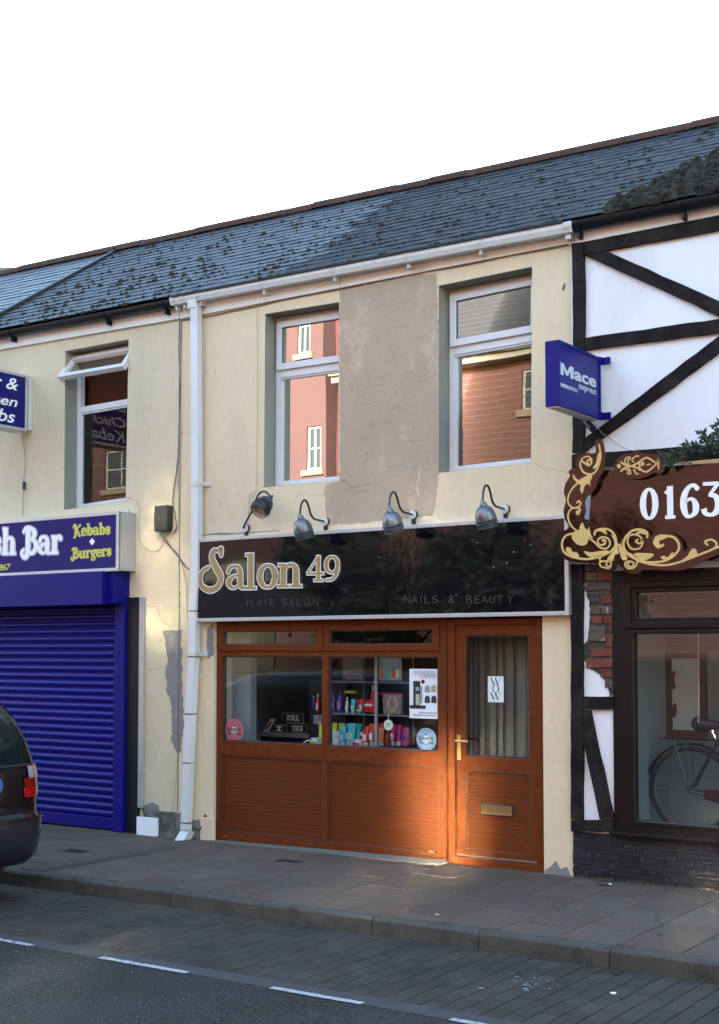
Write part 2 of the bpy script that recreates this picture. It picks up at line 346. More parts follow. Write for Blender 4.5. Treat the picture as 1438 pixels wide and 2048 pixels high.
M_alu = mat('brushed aluminium', (.56, .56, .57), .38, metal=.55, var=.1, vs=6, stain=(.35, .34, .33), stain_s=8, stain_t=(.6, .8))
M_granite = mat('dark speckled granite', (.007, .008, .012), .35, fine=.0, col2=(.015, .016, .02), vs=60, spec=.3, stain=(.09, .1, .11), stain_s=90, stain_t=(.68, .74))
M_signblack = glass('tmp')
bpy.data.materials.remove(M_signblack)
def gloss_sign(name, col, wav, ws, stretch):
    m = mat(name, col, .03, spec=.5, coat=0)
    t = m.node_tree; N = t.nodes; Lk = t.links; b = N['Principled BSDF']
    geo = N.new('ShaderNodeNewGeometry'); mp = N.new('ShaderNodeMapping'); mp.inputs['Scale'].default_value = stretch
    no = N.new('ShaderNodeTexNoise'); no.inputs['Scale'].default_value = ws; no.inputs['Detail'].default_value = .6
    bp = N.new('ShaderNodeBump'); bp.inputs['Distance'].default_value = wav; bp.inputs['Strength'].default_value = 1
    Lk.new(geo.outputs['Position'], mp.inputs['Vector']); Lk.new(mp.outputs[0], no.inputs['Vector']); Lk.new(no.outputs['Fac'], bp.inputs['Height']); Lk.new(bp.outputs[0], b.inputs['Normal']); Lk.new(bp.outputs[0], b.inputs['Coat Normal'])
    return m
M_signblack = gloss_sign('black gloss acrylic', (.004, .004, .007), .02, .9, (1, 1, .9))
M_signbrown = gloss_sign('brown gloss acrylic', (.03, .006, .004), .03, .8, (1, 1, .8))
M_gold = mat('matt gold vinyl', (.34, .235, .085), .5, var=.05, vs=20)
M_gold2 = mat('light gold vinyl', (.62, .42, .15), .5)
M_goldd = mat('faint bronze vinyl', (.036, .031, .026), .5)
M_whitev = mat('white vinyl', (.86, .86, .86), .5)
M_blackv = mat('black vinyl', (.006, .006, .008), .4)
M_yellow = mat('yellow vinyl', (.58, .55, .07), .5)
M_green = mat('turquoise sign print', (.05, .30, .30), .5)
M_galv = mat('galvanised steel', (.19, .2, .225), .36, metal=.8, var=.2, vs=25, rough_var=.1)
M_galvd = mat('dark lamp enamel', (.012, .015, .02), .4, var=.1)
M_lampin = mat('cream lamp lining', (.5, .46, .4), .6)
M_rust = mat('rusty base block', (.03, .018, .014), .8, var=.3, vs=20)
M_blackm = mat('black plastic', (.02, .02, .022), .5)
M_grey = mat('grey plastic', (.25, .26, .27), .5)
M_cable = mat('grey cable sheath', (.22, .21, .19), .6)
M_cablek = mat('black cable sheath', (.025, .025, .025), .5)
M_cablew = mat('off white cable', (.5, .48, .42), .6)
M_brass = mat('worn brass', (.42, .29, .12), .35, metal=.85)
M_brick = mat('old red brick', (.17, .045, .028), .9, var=.35, vs=9, fine=.15, fs=60, bump=.004, bs=60, obj_var=.2, stain=(.3, .27, .24), stain_s=14, stain_t=(.62, .72))
M_brick2 = mat('greyed brick', (.11, .072, .058), .95, var=.35, vs=12, fine=.15, fs=60, bump=.006, bs=50, obj_var=.25, stain=(.32, .3, .26), stain_s=14, stain_t=(.58, .72))
M_mortar = mat('crumbled grey mortar', (.065, .06, .05), 1, var=.4, vs=12, fine=.15, fs=50, bump=.012, bs=30)
M_plinth = mat('slate cladding tile', (.022, .022, .027), .55, var=.3, vs=8, fine=.15, fs=60, obj_var=.3, bump=.003, bs=50, spec=0.25)
M_asphalt = mat('worn asphalt', (.057, .051, .048), .9, col2=(.044, .040, .037), vs=1.2, fine=.6, fs=70, bump=.008, bs=70, stain=(.075, .072, .07), stain_s=140, stain_t=(.6, .66), spec=0.12)
M_paver = mat('dark red block paver', (.070, .057, .049), .85, var=.18, vs=2.5, fine=.15, fs=120, bump=.002, bs=120, obj_var=.13, stain=(.038, .035, .034), stain_s=1.6, stain_t=(.5, .7), spec=0.15)
M_joint = mat('joint sand and dirt', (.012, .011, .010), 1, fine=.2, fs=60)
M_slab = mat('speckled buff paving', (.124, .091, .070), .85, var=.1, vs=1.4, fine=.35, fs=110, bump=.002, bs=130, obj_var=.13, stain=(.085, .065, .052), stain_s=2.2, stain_t=(.55, .8), spec=0.15)
M_kerb = mat('grey concrete kerb', (.085, .082, .073), .85, var=.2, vs=4, fine=.12, fs=90, bump=.002, bs=90, obj_var=.1, stain=(.04, .038, .034), stain_s=5, stain_t=(.52, .7), spec=0.15)
M_line = mat('worn white road paint', (.42, .43, .44), .7, var=.2, vs=20, stain=(.1, .1, .1), stain_s=30, stain_t=(.56, .62))
M_conc = mat('pale concrete', (.16, .155, .14), .9, var=.15, vs=6, fine=.1, fs=70, bump=.003, bs=60)
M_iron = mat('rusty iron cover', (.025, .018, .016), .7, fine=.2, fs=60)
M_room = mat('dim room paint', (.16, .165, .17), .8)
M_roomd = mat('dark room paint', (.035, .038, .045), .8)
M_floor = mat('dark floor', (.03, .027, .025), .5)
M_blindred = mat('brown slat blind', (.22, .09, .06), .5)
M_carpaint = mat('black plum car paint', (.004, .0035, .006), .22, spec=.4, coat=.4)
M_carplast = mat('dark car bumper', (.012, .011, .017), .3, coat=.4)
M_rubber = mat('black rubber', (.015, .015, .016), .8)
M_lensred = mat('red lens', (.20, .006, .004), .12, coat=1, spec=.7)
M_lensclr = mat('clear lens', (.55, .56, .6), .1, metal=.5, coat=1)
M_lensamb = mat('amber lens', (.4, .12, .02), .12, coat=1)
M_chrome = mat('chrome', (.7, .7, .72), .12, metal=1)
M_badge = mat('blue badge', (.03, .11, .32), .25, coat=1)
M_bricko = mat('opposite red brick', (.165, .075, .058), .9, var=.1, vs=3, fine=.08, fs=20)
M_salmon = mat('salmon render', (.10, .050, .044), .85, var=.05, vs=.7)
M_roofo = mat('opposite roof tile', (.045, .043, .042), .8, var=.2, vs=4)
M_buff = mat('buff stone', (.25, .2, .125), .8)
M_creamo = mat('cream paint', (.30, .29, .21), .7)
M_leaf = mat('dusty green leaf', (.022, .045, .022), .6, col2=(.035, .06, .03), vs=30)
M_leafo = mat('green leaf', (.03, .045, .02), .6, col2=(.045, .055, .025), vs=3)
M_bark = mat('bark', (.08, .06, .045), .9)
M_straw = mat('dry grass', (.17, .13, .07), .9, col2=(.06, .06, .03), vs=20)
G_up = glass('upstairs glass', 1.9, (.80, .84, .83), .0012, 1.1)
G_shop = glass('shop glass', 1.5, (.92, .95, .95), .003, .9)
G_shop2 = glass('timbered shop glass', 1.8, (.9, .93, .93), .002, .9)
G_car = glass('tinted car glass', 1.8, (.12, .16, .15), 0)
print('materials ok')
# ================================================================== GROUND
XL, XR = -16.0, 1.5
YK = -2.24; YL = -3.70                                 # kerb face, paint line
def gquad(mb, x0, x1, y0, y1, z, n=1):
    mb.add([(x0, y0, gz(x0)+z), (x1, y0, gz(x1)+z), (x1, y1, gz(x1)+z), (x0, y1, gz(x0)+z)], [(0, 1, 2, 3)])
mb = MB(); gquad(mb, -150, 150, -200, 200, -.30); struct(mb.build('ground', M_conc))
mb = MB(); gquad(mb, -60, 40, -12.6, YL-.06, -.11); struct(mb.build('road', M_asphalt))
bay = None
mb = MB(); gquad(mb, -60, 40, YL-.06, YK+.02, -.128); bay = struct(mb.build('parking_bay', M_joint))
mb = MB(); gquad(mb, -60, 40, YL-.06, YL+.10, -.108); mb.build('edging_strip', mat('grey concrete edging', (.05, .05, .05), .85, var=.15, vs=4, fine=.2, fs=100, bump=.002, bs=100), bay)
# pavers 200 x 100 laid square to the kerb
def piece(l, w_, h, bev=.003, seed=0, rough=0.0):
    rnd = random.Random(seed); b = MB()
    c = min(l, w_)*.5; e = bev
    pts0 = [(-l/2, -w_/2), (l/2, -w_/2), (l/2, w_/2), (-l/2, w_/2)]
    pts0 = [(x+rnd.uniform(-rough, rough), y+rnd.uniform(-rough, rough)) for x, y in pts0]
    vs = [(x, y, -h) for x, y in pts0]+[(x, y, -e) for x, y in pts0]+[(x-math.copysign(e, x), y-math.copysign(e, y), 0) for x, y in pts0]
    fs = [(8, 9, 10, 11)]+[(i, (i+1) % 4, 4+(i+1) % 4, 4+i) for i in range(4)]+[(4+i, 4+(i+1) % 4, 8+(i+1) % 4, 8+i) for i in range(4)]
    b.add(vs, fs); return b
pav = [piece(.112, .212, .02, .004, k, .001).mesh('paver', M_paver) for k in range(4)]
cells = []
x = -9.6; ci = 0
while x < -.9:
    y = YL+.10+.11+(ci % 2)*.11-.11
    while y < YK-.02:
        l0, l1 = max(y-.107, YL+.102), min(y+.107, YK-.03)
        if l1-l0 > .05: cells.append((x, l0, l1))
        y += .22
    x += .122; ci += 1
cells.sort(key=lambda c: (V((c[0], (c[1]+c[2])/2, -.11))-CAM).length if c[0] < -2.3 else 99)
rest = MB(); rnd = random.Random(3)
for k, (x, a, b_) in enumerate(cells):
    dz = rnd.uniform(-.003, .002); rot = rnd.uniform(-.006, .006)
    M = Matrix.Translation((x, (a+b_)/2, gz(x)-.11+dz)) @ Matrix.Rotation(rot, 4, 'Z') @ Matrix.Rotation(rnd.uniform(-.006, .006), 4, 'Y') @ Matrix.Diagonal((1, (b_-a)/.212, 1, 1))
    if k < 290: link('paver', pav[k % 4], bay, M)
    else:
        p = piece(.112, .212, .02, .004, k % 4); rest.add([M@V(v) for v in p.v], p.f)
rest.build('paver_field', M_paver, bay, kind='stuff')
# kerb
kerb = MB(); gquad(kerb, -60, 40, YK+.01, YK+.11, -.06); kerb = struct(kerb.build('kerb', M_joint))
kx = [P_.x for P_ in (G(165, 1763), G(335, 1783), G(522, 1806), G(731, 1838), G(957, 1862), G(1213, 1899))]
kx = [kx[0]-.9*i for i in range(9, 0, -1)]+kx+[kx[-1]+.92*i for i in range(1, 5)]
for a, b_ in zip(kx, kx[1:]):
    mb = MB(); r = random.uniform(-.003, .003); sec = [(YK+r, -.2), (YK+.006+r, -.02), (YK+.018+r, -.006), (YK+.035+r, 0), (YK+.115, 0), (YK+.115, -.2)]
    n = 5; vs = []
    for i in range(n+1):
        x = a+.004+(b_-a-.008)*i/n; e = .006 if i in (0, n) else 0
        for y, z in sec: vs.append((x, y+(e if y < YK+.03 else 0)+random.uniform(-.0015, .0015), gz(x)+z-(e if z > -.1 else 0)*.6))
    m6 = 6; fs = [(i*m6+k, i*m6+(k+1) % m6, (i+1)*m6+(k+1) % m6, (i+1)*m6+k) for i in range(n) for k in range(m6)]+[tuple(range(6)), tuple(n*m6+k for k in range(6))]
    mb.add(vs, fs); mb.build('kerb_stone', M_kerb, kerb)
# pavement slabs
pave = MB(); gquad(pave, -60, 40, YK+.112, 6, -.022); pave = struct(pave.build('pavement', M_joint))
slabs = []; SW = .398; x = -14.2; ci = 0
while x < .2:
    off = [0, .3, .1, .42][ci % 4]; y = YK+.119-off
    while y < .25:
        a = max(y, YK+.119); b_ = min(y+.6, .25)
        if b_-a > .05 and a < .1: slabs.append((x, a, b_))
        y += .613
    x += SW+.013; ci += 1
sm = [piece(SW, .6, .03, .0025, k, .0012).mesh('paving_slab', M_slab) for k in range(4)]
for k, (x, a, b_) in enumerate(slabs):
    dz = random.uniform(-.0025, .0025)
    link('paving_slab', sm[k % 4], pave, Matrix.Translation((x, (a+b_)/2, gz(x)+dz)) @ Matrix.Rotation(random.uniform(-.004, .004), 4, 'X') @ Matrix.Diagonal((1, (b_-a)/.6, 1, 1)))
# opposite pavement, behind the camera
mb = MB(); gquad(mb, -60, 40, -16, -12.6, .0); mb.quadbox([(-60, -12.6, gz(-60)), (40, -12.6, gz(40)), (40, -12.6, gz(40)-.15), (-60, -12.6, gz(-60)-.15)], (0, -.1, 0)); struct(mb.build('far_side_pavement', M_slab))
# painted dashes
lm = struct(MB().build('road_marking', M_line)) if False else None
dash = [((0, 1880), (62, 1893)), ((205, 1915), (385, 1944)), ((553, 1973), (737, 2004)), ((917, 2033), (1100, 2066))]
mbl = MB()
rd = bpy.data.objects['road']
for a, b_ in dash:
    p0 = G(*a, z=-.11); p1 = G(*b_, z=-.11); n = 24; rn = random.Random(int(a[0])); up = []; lo = []
    if a[0] == 0: p0.x -= .3
    for i in range(n+1):
        x = p0.x+(p1.x-p0.x)*i/n; up.append((x, YL-.005-.022+rn.uniform(-.006, .004))); lo.append((x, YL-.005-.074+rn.uniform(-.004, .006)))
    m = MB(); zz = -.104
    m.add([(x, y, gz(x)+zz) for x, y in up+lo], [(i, i+1, n+2+i, n+1+i) for i in range(n)]); m.build('road_marking', M_line, rd)
# drain strip in the pavement below the downpipe, covers
mb = MB(); a = G(352, 1694); b_ = G(75, 1742)
dirv = (b_-a).normalized(); nv = V((-dirv.y, dirv.x, 0))*.06
mb.add([a+nv+V((0, 0, .0035)), b_+nv+V((0, 0, .0035)), b_-nv+V((0, 0, .0035)), a-nv+V((0, 0, .0035))], [(0, 1, 2, 3)])
mb.build('drain_channel', mat('smooth dirty concrete channel', (.05, .046, .04), .8, var=.3, vs=4, fine=.1, fs=80), pave)
def cover(px, l, w_, label):
    c = G(*px); mb = MB(); mb.box(-l/2, l/2, -w_/2, w_/2, -.02, .005)
    for i in range(-4, 5):
        for j in range(-2, 3): mb.box(i*l/10-.008, i*l/10+.008, j*w_/6-.006, j*w_/6+.006, .005, .008)
    o = link('stopcock_cover', mb.mesh('stopcock_cover', M_iron, bevel=0), None, Matrix.Translation(c)); tag(o, label, 'cover')
cover((152, 1703), .26, .16, 'small dark metal cover in the pavement before the blue shutter')
cover((578, 1723), .24, .12, 'small rusty metal cover in the pavement before the wood effect shopfront')

# ================================================================== BUILDINGS
EX0 = P(1143, 600).x                     # boundary salon / timbered shop
XJ = P(361, 900).x                       # boundary takeaway / salon
def zline(a, b_, Y=0):
    p, q = P(*a, Y), P(*b_, Y); return lambda x: p.z+(q.z-p.z)*(x-p.x)/(q.x-p.x)
z_eave = zline((0, 690), (1438, 424))
WT = .26
def quad2(pxs, Y=0): return L2(pxs, Y)
tk = thing('takeaway_building', 'cream rendered takeaway building with blue roller shutter', 'building', (-12, 0, gz(-12)))
sa = thing('salon_building', 'cream rendered salon building with grey brown render patch and wood effect shopfront', 'building', (-6.6, 0, gz(-6.6)))
ti = thing('timbered_building', 'black and white half timbered shop with brown window', 'building', (-2.5, 0, gz(-2.5)))
# openings (px on the wall plane)
OPL = [(130.3, 702), (257.3, 678.5), (251.5, 1003), (127.7, 1020)]
OP1 = [(530.4, 627.8), (678.6, 604), (677.4, 962), (527.5, 975)]
OP2 = [(877, 571.3), (1064.3, 533.1), (1062, 926.5), (877, 946)]
ztop = lambda x: z_eave(x)+.06
xS0, xS1 = P(428, 1450).x, P(1086, 1450).x
zS1 = P(760, 1228).z
xB0 = P(251, 1500).x; zB1 = P(120, 1143).z
mb = MB()
mb.prism([[(XL, -.4), (XL, ztop(XL)), (XJ, ztop(XJ)), (XJ, -.4), (xB0, -.4), (xB0, zB1), (-15.0, zB1), (-15.0, -.4)], quad2(OPL)], 0, WT)
w_tk = mb.build('wall', M_cream2, tk)
mb = MB()
mb.prism([[(XJ, -.4), (XJ, ztop(XJ)), (EX0, ztop(EX0)), (EX0, -.4), (xS1, -.4), (xS1, zS1), (xS0, zS1), (xS0, -.4)], quad2(OP1), quad2(OP2)], 0, WT)
w_sa = mb.build('wall', M_cream, sa)
# right building
xT = lambda px, py=1400: P(px, py).x
xR0 = xT(1226); xR1 = XR-1.6
zR0 = P(1250, 1672).z; zR1 = P(1250, 1141).z
mb = MB()
mb.prism([[(EX0, zR0), (EX0, ztop(EX0)), (XR, ztop(XR)), (XR, zR0), (xR1, zR0), (xR1, zR1), (xR0, zR1), (xR0, zR0)]], 0, WT)
mb.box(EX0, XR, .02, WT, -.4, zR0-.002)
w_ti = mb.build('wall', M_white, ti)
# shells: party walls, rear wall, floors
def shell(x0, x1, parent, ground=True):
    m = MB()
    for x in (x0+.003, x1-.153): m.box(x, x+.15, WT+.002, 4.85, -.4, 5.0)
    m.box(x0+.16, x1-.16, 4.7, 4.85, -.4, 5.0)
    m.box(x0+.16, x1-.16, WT+.002, 4.69, 2.42, 2.60)
    m.box(x0+.16, x1-.16, WT+.002, 4.69, 4.96, 5.0)
    m.build('inner_walls', M_room, parent)
    m = MB(); m.box(x0+.16, x1-.16, .05, 4.69, -.32, .02); m.build('shop_floor', M_floor, parent)
shell(XL, XJ, tk); shell(XJ, EX0, sa); shell(EX0, XR, ti)
# reveal paint liners (3 mm skin inside the openings)
def liner(op, parent, dep=.17):
    p = quad2(op); m = MB(); cx = sum(a for a, b in p)/4; cz = sum(b for a, b in p)/4
    inn = [(a+(.003 if a < cx else -.003), b+(.003 if b < cz else -.003)) for a, b in p]
    m.prism([p, inn][:1]+[inn], .002, dep); m.build('reveal', M_reveal, parent)
for o_, pa in ((OPL, tk), (OP1, sa), (OP2, sa)): liner(o_, pa)
# ------------------------------------------------------------------ frames
def ring(m, outer, wd, y0, y1):
    """outer = TL,TR,BR,BL in x,z ; wd = width all round"""
    (a, b_, c, d) = outer
    l, t, r, bt = (wd,)*4 if not isinstance(wd, tuple) else wd
    inner = [(a[0]+l, a[1]-t), (b_[0]-r, b_[1]-t), (c[0]-r, c[1]+bt), (d[0]+l, d[1]+bt)]
    m.prism([list(outer), inner], y0, y1); return inner
def lerp2(a, b_, t): return (a[0]+(b_[0]-a[0])*t, a[1]+(b_[1]-a[1])*t)
def pane(loop, y, parent, g, name='pane'):
    m = MB(); m.add([(x, y, z) for x, z in loop], [(0, 1, 2, 3)]); return m.build(name, g, parent)
def up_window(op, parent, YF, tr0, tr1, topgap=.045, label=None, opened=False):
    """tr0/tr1: fraction down from the top where the transom starts and ends"""
    a, b_, c, d = quad2(op); a = (a[0]+.006, a[1]-topgap); b_ = (b_[0]-.006, b_[1]-topgap*.8); c = (c[0]-.006, c[1]+.006); d = (d[0]+.006, d[1]+.006)
    m = MB(); m.prism([[(a[0], a[1]+.002), (a[0], a[1]+topgap-.006), (b_[0], b_[1]+topgap*.8-.006), (b_[0], b_[1]+.002)]], YF+.012, YF+.06)
    m.build('head_packer', mat('dirty cream packer', (.42, .38, .3), .8, var=.3, vs=12) if 'dirty cream packer' not in MATS else MATS['dirty cream packer'], parent)
    wl0, wr0 = lerp2(a, d, tr0), lerp2(b_, c, tr0); wl1, wr1 = lerp2(a, d, tr1), lerp2(b_, c, tr1)
    m = MB(); fw = .05
    i_ = ring(m, [a, b_, c, d], fw, YF, YF+.07)
    m.prism([[(wl0[0]+fw+.001, wl0[1]), (wr0[0]-fw-.001, wr0[1]), (wr1[0]-fw-.001, wr1[1]), (wl1[0]+fw+.001, wl1[1])]], YF+.002, YF+.068)
    win = m.build('window', M_pvc, parent, bevel=.004)
    if label: win['label'] = label
    low = [(wl1[0]+fw, wl1[1]), (wr1[0]-fw, wr1[1]), i_[2], i_[3]]
    m = MB(); inn = ring(m, low, .018, YF+.014, YF+.05); m.build('glazing_bead', M_pvc, win, bevel=.003)
    pane(inn, YF+.035, win, G_up)
    top = [i_[0], i_[1], (wr0[0]-fw, wr0[1]), (wl0[0]+fw, wl0[1])]
    so_ = [(top[0][0]-.03, top[0][1]+.03), (top[1][0]+.03, top[1][1]+.03), (top[2][0]+.03, top[2][1]-.026), (top[3][0]-.03, top[3][1]-.026)]
    if not opened:
        m = MB(); inn = ring(m, so_, .062, YF-.026, YF-.001); m.build('sash', M_pvc, win, bevel=.005)
        m = MB(); ring(m, inn, .003, YF-.012, YF+.03); m.build('gasket', M_blackm, win)
        pane(inn, YF+.0, win, G_up)
    return win, so_, top
up_window(OP1, sa, .165, .285, .345, .035)
up_window(OP2, sa, .17, .285, .345, .035)
wl, so_, top_ = up_window(OPL, tk, .17, .335, .375, .02, 'window with open top sash', opened=True)
# opened awning sash
hx0, hx1 = so_[0][0]-.06, so_[1][0]+.02; hz = P(155, 716, .135).z; hh = .315; yh = .165
Tm = Matrix.Translation((0, yh-.03, hz)) @ Matrix.Rotation(-R(37), 4, 'X')
T_ = lambda x, z, y: Tm@V((x, y, z))
m = MB(); o_ = [(hx0, 0), (hx1, 0), (hx1, -hh), (hx0, -hh)]; i_ = [(hx0+.05, -.05), (hx1-.05, -.05), (hx1-.05, -hh+.05), (hx0+.05, -hh+.05)]
m.prism([o_, i_], -.03, .03, T_); m.build('open_sash', M_pvc, wl, bevel=.004)
m = MB(); m.add([T_(x, z, 0) for x, z in i_], [(0, 1, 2, 3)]); m.build('sash_pane', G_up, wl)
m = MB(); xm = (hx0+hx1)/2; m.tube([T_(xm-.05, -hh+.03, .035), T_(xm+.02, -hh+.03, .06), T_(xm+.07, -hh+.05, .05)], .01, 6); m.build('sash_handle', M_grey, wl)
# blind behind that window
m = MB(); zt = P(200, 700, .3).z; zb = P(200, 1000, .3).z; x0, x1 = P(128, 900).x, P(262, 900).x; z = zt
while z > zb-.1: m.quadbox([(x0, .31, z), (x1, .31, z), (x1, .335, z-.016), (x0, .335, z-.016)], (0, 0, -.001)); z -= .026
m.box(x0, x1, .305, .34, zt, zt+.04)
tag(m.build('venetian_blind', M_blindred), 'brown slatted blind hanging behind the window with the open top sash', 'blind')
# pale curtains inside the two salon windows (dark edges seen at the left)
for op, yy in ((OP1, .5), (OP2, .5)):
    pass
# ------------------------------------------------------------------ patches, cracks
def poly(px, m_, parent, name, t=.003, Y=0.0, jit=0, seed=0, **kw):
    rn = random.Random(seed); pts = []
    if jit:
        for (a, b_), (c, d) in zip(px, px[1:]+px[:1]):
            n = max(1, int(math.hypot(c-a, d-b_)/7))
            for i in range(n): pts.append((a+(c-a)*i/n+rn.uniform(-jit, jit), b_+(d-b_)*i/n+rn.uniform(-jit, jit)))
    else: pts = px
    m = MB(); m.prism([L2(pts, Y)], Y-t, Y-.0003); return m.build(name, m_, parent, **kw)
poly([(679.6, 584), (700, 575), (760, 566), (830, 549), (868, 548), (874, 575), (876.3, 640), (877, 900), (876, 948), (873, 985), (869, 1015), (862, 1031), (800, 1038), (740, 1044), (690, 1048), (660, 1049), (653, 1030), (650, 1000), (648, 978), (655, 966), (679.6, 963)], M_taupe, w_sa, 'render_patch', jit=1.6, seed=4)
lf = lambda m_: None
poly([(326, 1260), (345, 1258), (352, 1262), (362, 1258), (364, 1300), (365, 1365), (364, 1375), (368, 1400), (366, 1440), (367, 1470), (362, 1500), (356, 1508), (350, 1495), (344, 1480), (344, 1430), (340, 1395), (334, 1380), (332, 1350), (334, 1310)], M_cement, w_tk, 'bare_patch', jit=2.0, seed=5, t=.002)
poly([(414, 1258), (422, 1250), (427.5, 1246), (427.5, 1310), (422, 1312), (416, 1318), (413, 1290)], M_cement, w_sa, 'bare_patch', jit=.8, seed=6, t=.002)
rn = random.Random(11)
m = MB()
for k in range(46):                                            # scratched trowel marks in the patch
    px = rn.uniform(700, 860); py = rn.uniform(590, 1000); hor = rn.random() < .55
    l = rn.uniform(15, 60); dx, dy = (l, -l*.16+rn.uniform(-4, 4)) if hor else (l*.3*rn.choice((-1, 1, 1)), -l*rn.uniform(.4, .8))
    if not (685 < px+dx < 870): continue
    pts = [P(px+dx*t, py+dy*t+rn.uniform(-1.5, 1.5), 0) for t in (0, .33, .66, 1)]
    stroke(m, [(p.x, p.z, .0032*(1 if 0 < i < 3 else .3)) for i, p in enumerate(pts)], lambda x, z, d: (x, -.003-d, z), 0, .0012, caps=False)
m.build('trowel_marks', mat('trowel mark', (.235, .19, .155), 1), w_sa, kind='stuff')
m = MB()
for k in range(26):
    px = rn.uniform(690, 870); py = rn.uniform(585, 1035); l = rn.uniform(6, 24); a = rn.choice((pi/2, pi/2, .2, -.3))+rn.uniform(-.2, .2)
    pts = [P(px+cos(a)*l*t+rn.uniform(-1, 1), py-sin(a)*l*t, 0) for t in (0, .5, 1)]
    if px > 872: continue
    stroke(m, [(p.x, p.z, rn.uniform(.006, .016)*(1 if i == 1 else .4)) for i, p in enumerate(pts)], lambda x, z, d: (x, -.003-d, z), 0, .0008, caps=False)
m.build('paint_smears', mat('cream smear', (.44, .35, .245), .9), w_sa, kind='stuff')
m = MB(); stroke(m, [(p.x, p.z, w_) for p, w_ in ((P(842, 938), .004), (P(839, 952), .010), (P(836, 968), .006), (P(835, 978), .014), (P(838, 990), .008))], lambda x, z, d: (x, -.003-d, z), 0, .0015); m.build('chip', M_pvcd, w_sa)
def crack(px, wd, parent, m_=M_crack, seed=0, br=0):
    rn = random.Random(seed); pts = []
    for (a, b_), (c, d) in zip(px, px[1:]):
        n = max(1, int(math.hypot(c-a, d-b_)/6))
        for i in range(n): pts.append((a+(c-a)*i/n+rn.uniform(-1.3, 1.3), b_+(d-b_)*i/n+rn.uniform(-1.3, 1.3)))
    pts.append(px[-1]); m = MB(); q = [P(*p) for p in pts]
    Yo = -.0034 if parent is w_sa and 655 < px[0][0] < 875 and px[0][1] > 560 else 0
    stroke(m, [(p.x, p.z, wd*rn.uniform(.5, 1.2)) for p in q], lambda x, z, d: (x, Yo-d, z), -.0, .0012, n=2, caps=False); return m.build('crack', m_, parent)
crack([(284, 1209), (312, 1213), (322, 1236), (343, 1257)], .004, w_tk, seed=1)
crack([(285, 1336), (300, 1340), (335, 1334)], .004, w_tk, seed=2)
crack([(267, 1130), (295, 1136), (306, 1128)], .003, w_tk, M_crackl, 3)
crack([(360, 1260), (359, 1180), (358, 1120)], .005, w_tk, seed=4)
crack([(258, 993), (300, 1012), (312, 1010)], .003, w_tk, seed=5)
crack([(357, 1500), (352, 1560), (345, 1620)], .004, w_tk, seed=6)
crack([(1066, 928), (1085, 935), (1110, 939), (1142, 948)], .003, w_sa, seed=7)
crack([(679, 963), (690, 960), (700, 975), (745, 967)], .004, w_sa, seed=8)
crack([(590, 993), (610, 987), (640, 992), (680, 990)], .0035, w_sa, M_crackl, 9)
crack([(693, 966), (710, 985), (735, 982)], .003, w_sa, seed=10)
crack([(521, 976), (530, 974), (545, 977)], .003, w_sa, seed=12)
crack([(870, 545), (876, 572)], .004, w_sa, seed=13)
crack([(398, 1405), (412, 1420), (405, 1450), (408, 1500)], .003, w_sa, M_crackl, 14)
crack([(118, 685), (131, 703)], .003, w_tk, M_crackl, 15)
crack([(700, 573), (740, 568), (800, 572)], .0028, w_sa, M_crackl, 16)
for px, r in (((1128, 573), 6), ((414, 743), 2), ((430, 742), 2), ((363, 866), 3), ((441, 1008), 3), ((340, 1020), 2)):
    p = P(*px); m = MB(); rr = r/230; m.prism([[(p.x+rr*random.uniform(.5, 1.1)*cos(a)*.7, p.z+rr*random.uniform(.6, 1.3)*sin(a)+rr*cos(a)*.5) for a in [2*pi*k/9 for k in range(9)]]], -.0015, -.0002); m.build('spall_mark', M_crack, w_sa if px[0] > 362 else w_tk)
# joint moulding between the two facades
m = MB(); xx = XJ
m.box(xx-.004, xx+.004, -.004, -.0006, gz(xx)+.25, z_eave(xx)-.01); m.build('joint_line', M_crack, w_tk)
# base details left of the shopfront
def pbox(px0, px1, y0, y1, m_, parent, name, bevel=0, **kw):
    a = P(px0[0], px0[1], y0); b_ = P(px1[0], px1[1], y0); m = MB(); m.box(min(a.x, b_.x), max(a.x, b_.x), y0, y1, min(a.z, b_.z), max(a.z, b_.z)); return m.build(name, m_, parent, bevel=bevel, **kw)
poly([(285, 1612), (296, 1608), (305, 1604), (318, 1612), (320, 1624), (300, 1626), (284, 1626)], M_cement, w_tk, 'bare_patch', jit=1, seed=21)
pbox((286, 1620), (360, 1680), -.05, -.001, M_stone, tk, 'stone_base', .006)
pbox((273, 1633), (314, 1677), -.075, -.051, M_whitev, tk, 'white_tile', .003)
poly([(381, 1640), (400, 1640), (402, 1665), (398, 1686), (380, 1686)], M_cement, w_sa, 'bare_patch', jit=1.5, seed=22)
pbox((400, 1634), (427, 1692), -.03, -.001, M_cream, sa, 'plinth_block', .006)
poly([(1090, 1738), (1100, 1735), (1112, 1722), (1122, 1738), (1135, 1734), (1141, 1752), (1090, 1750)], M_cement, w_sa, 'bare_patch', jit=1.2, seed=23, t=.004)
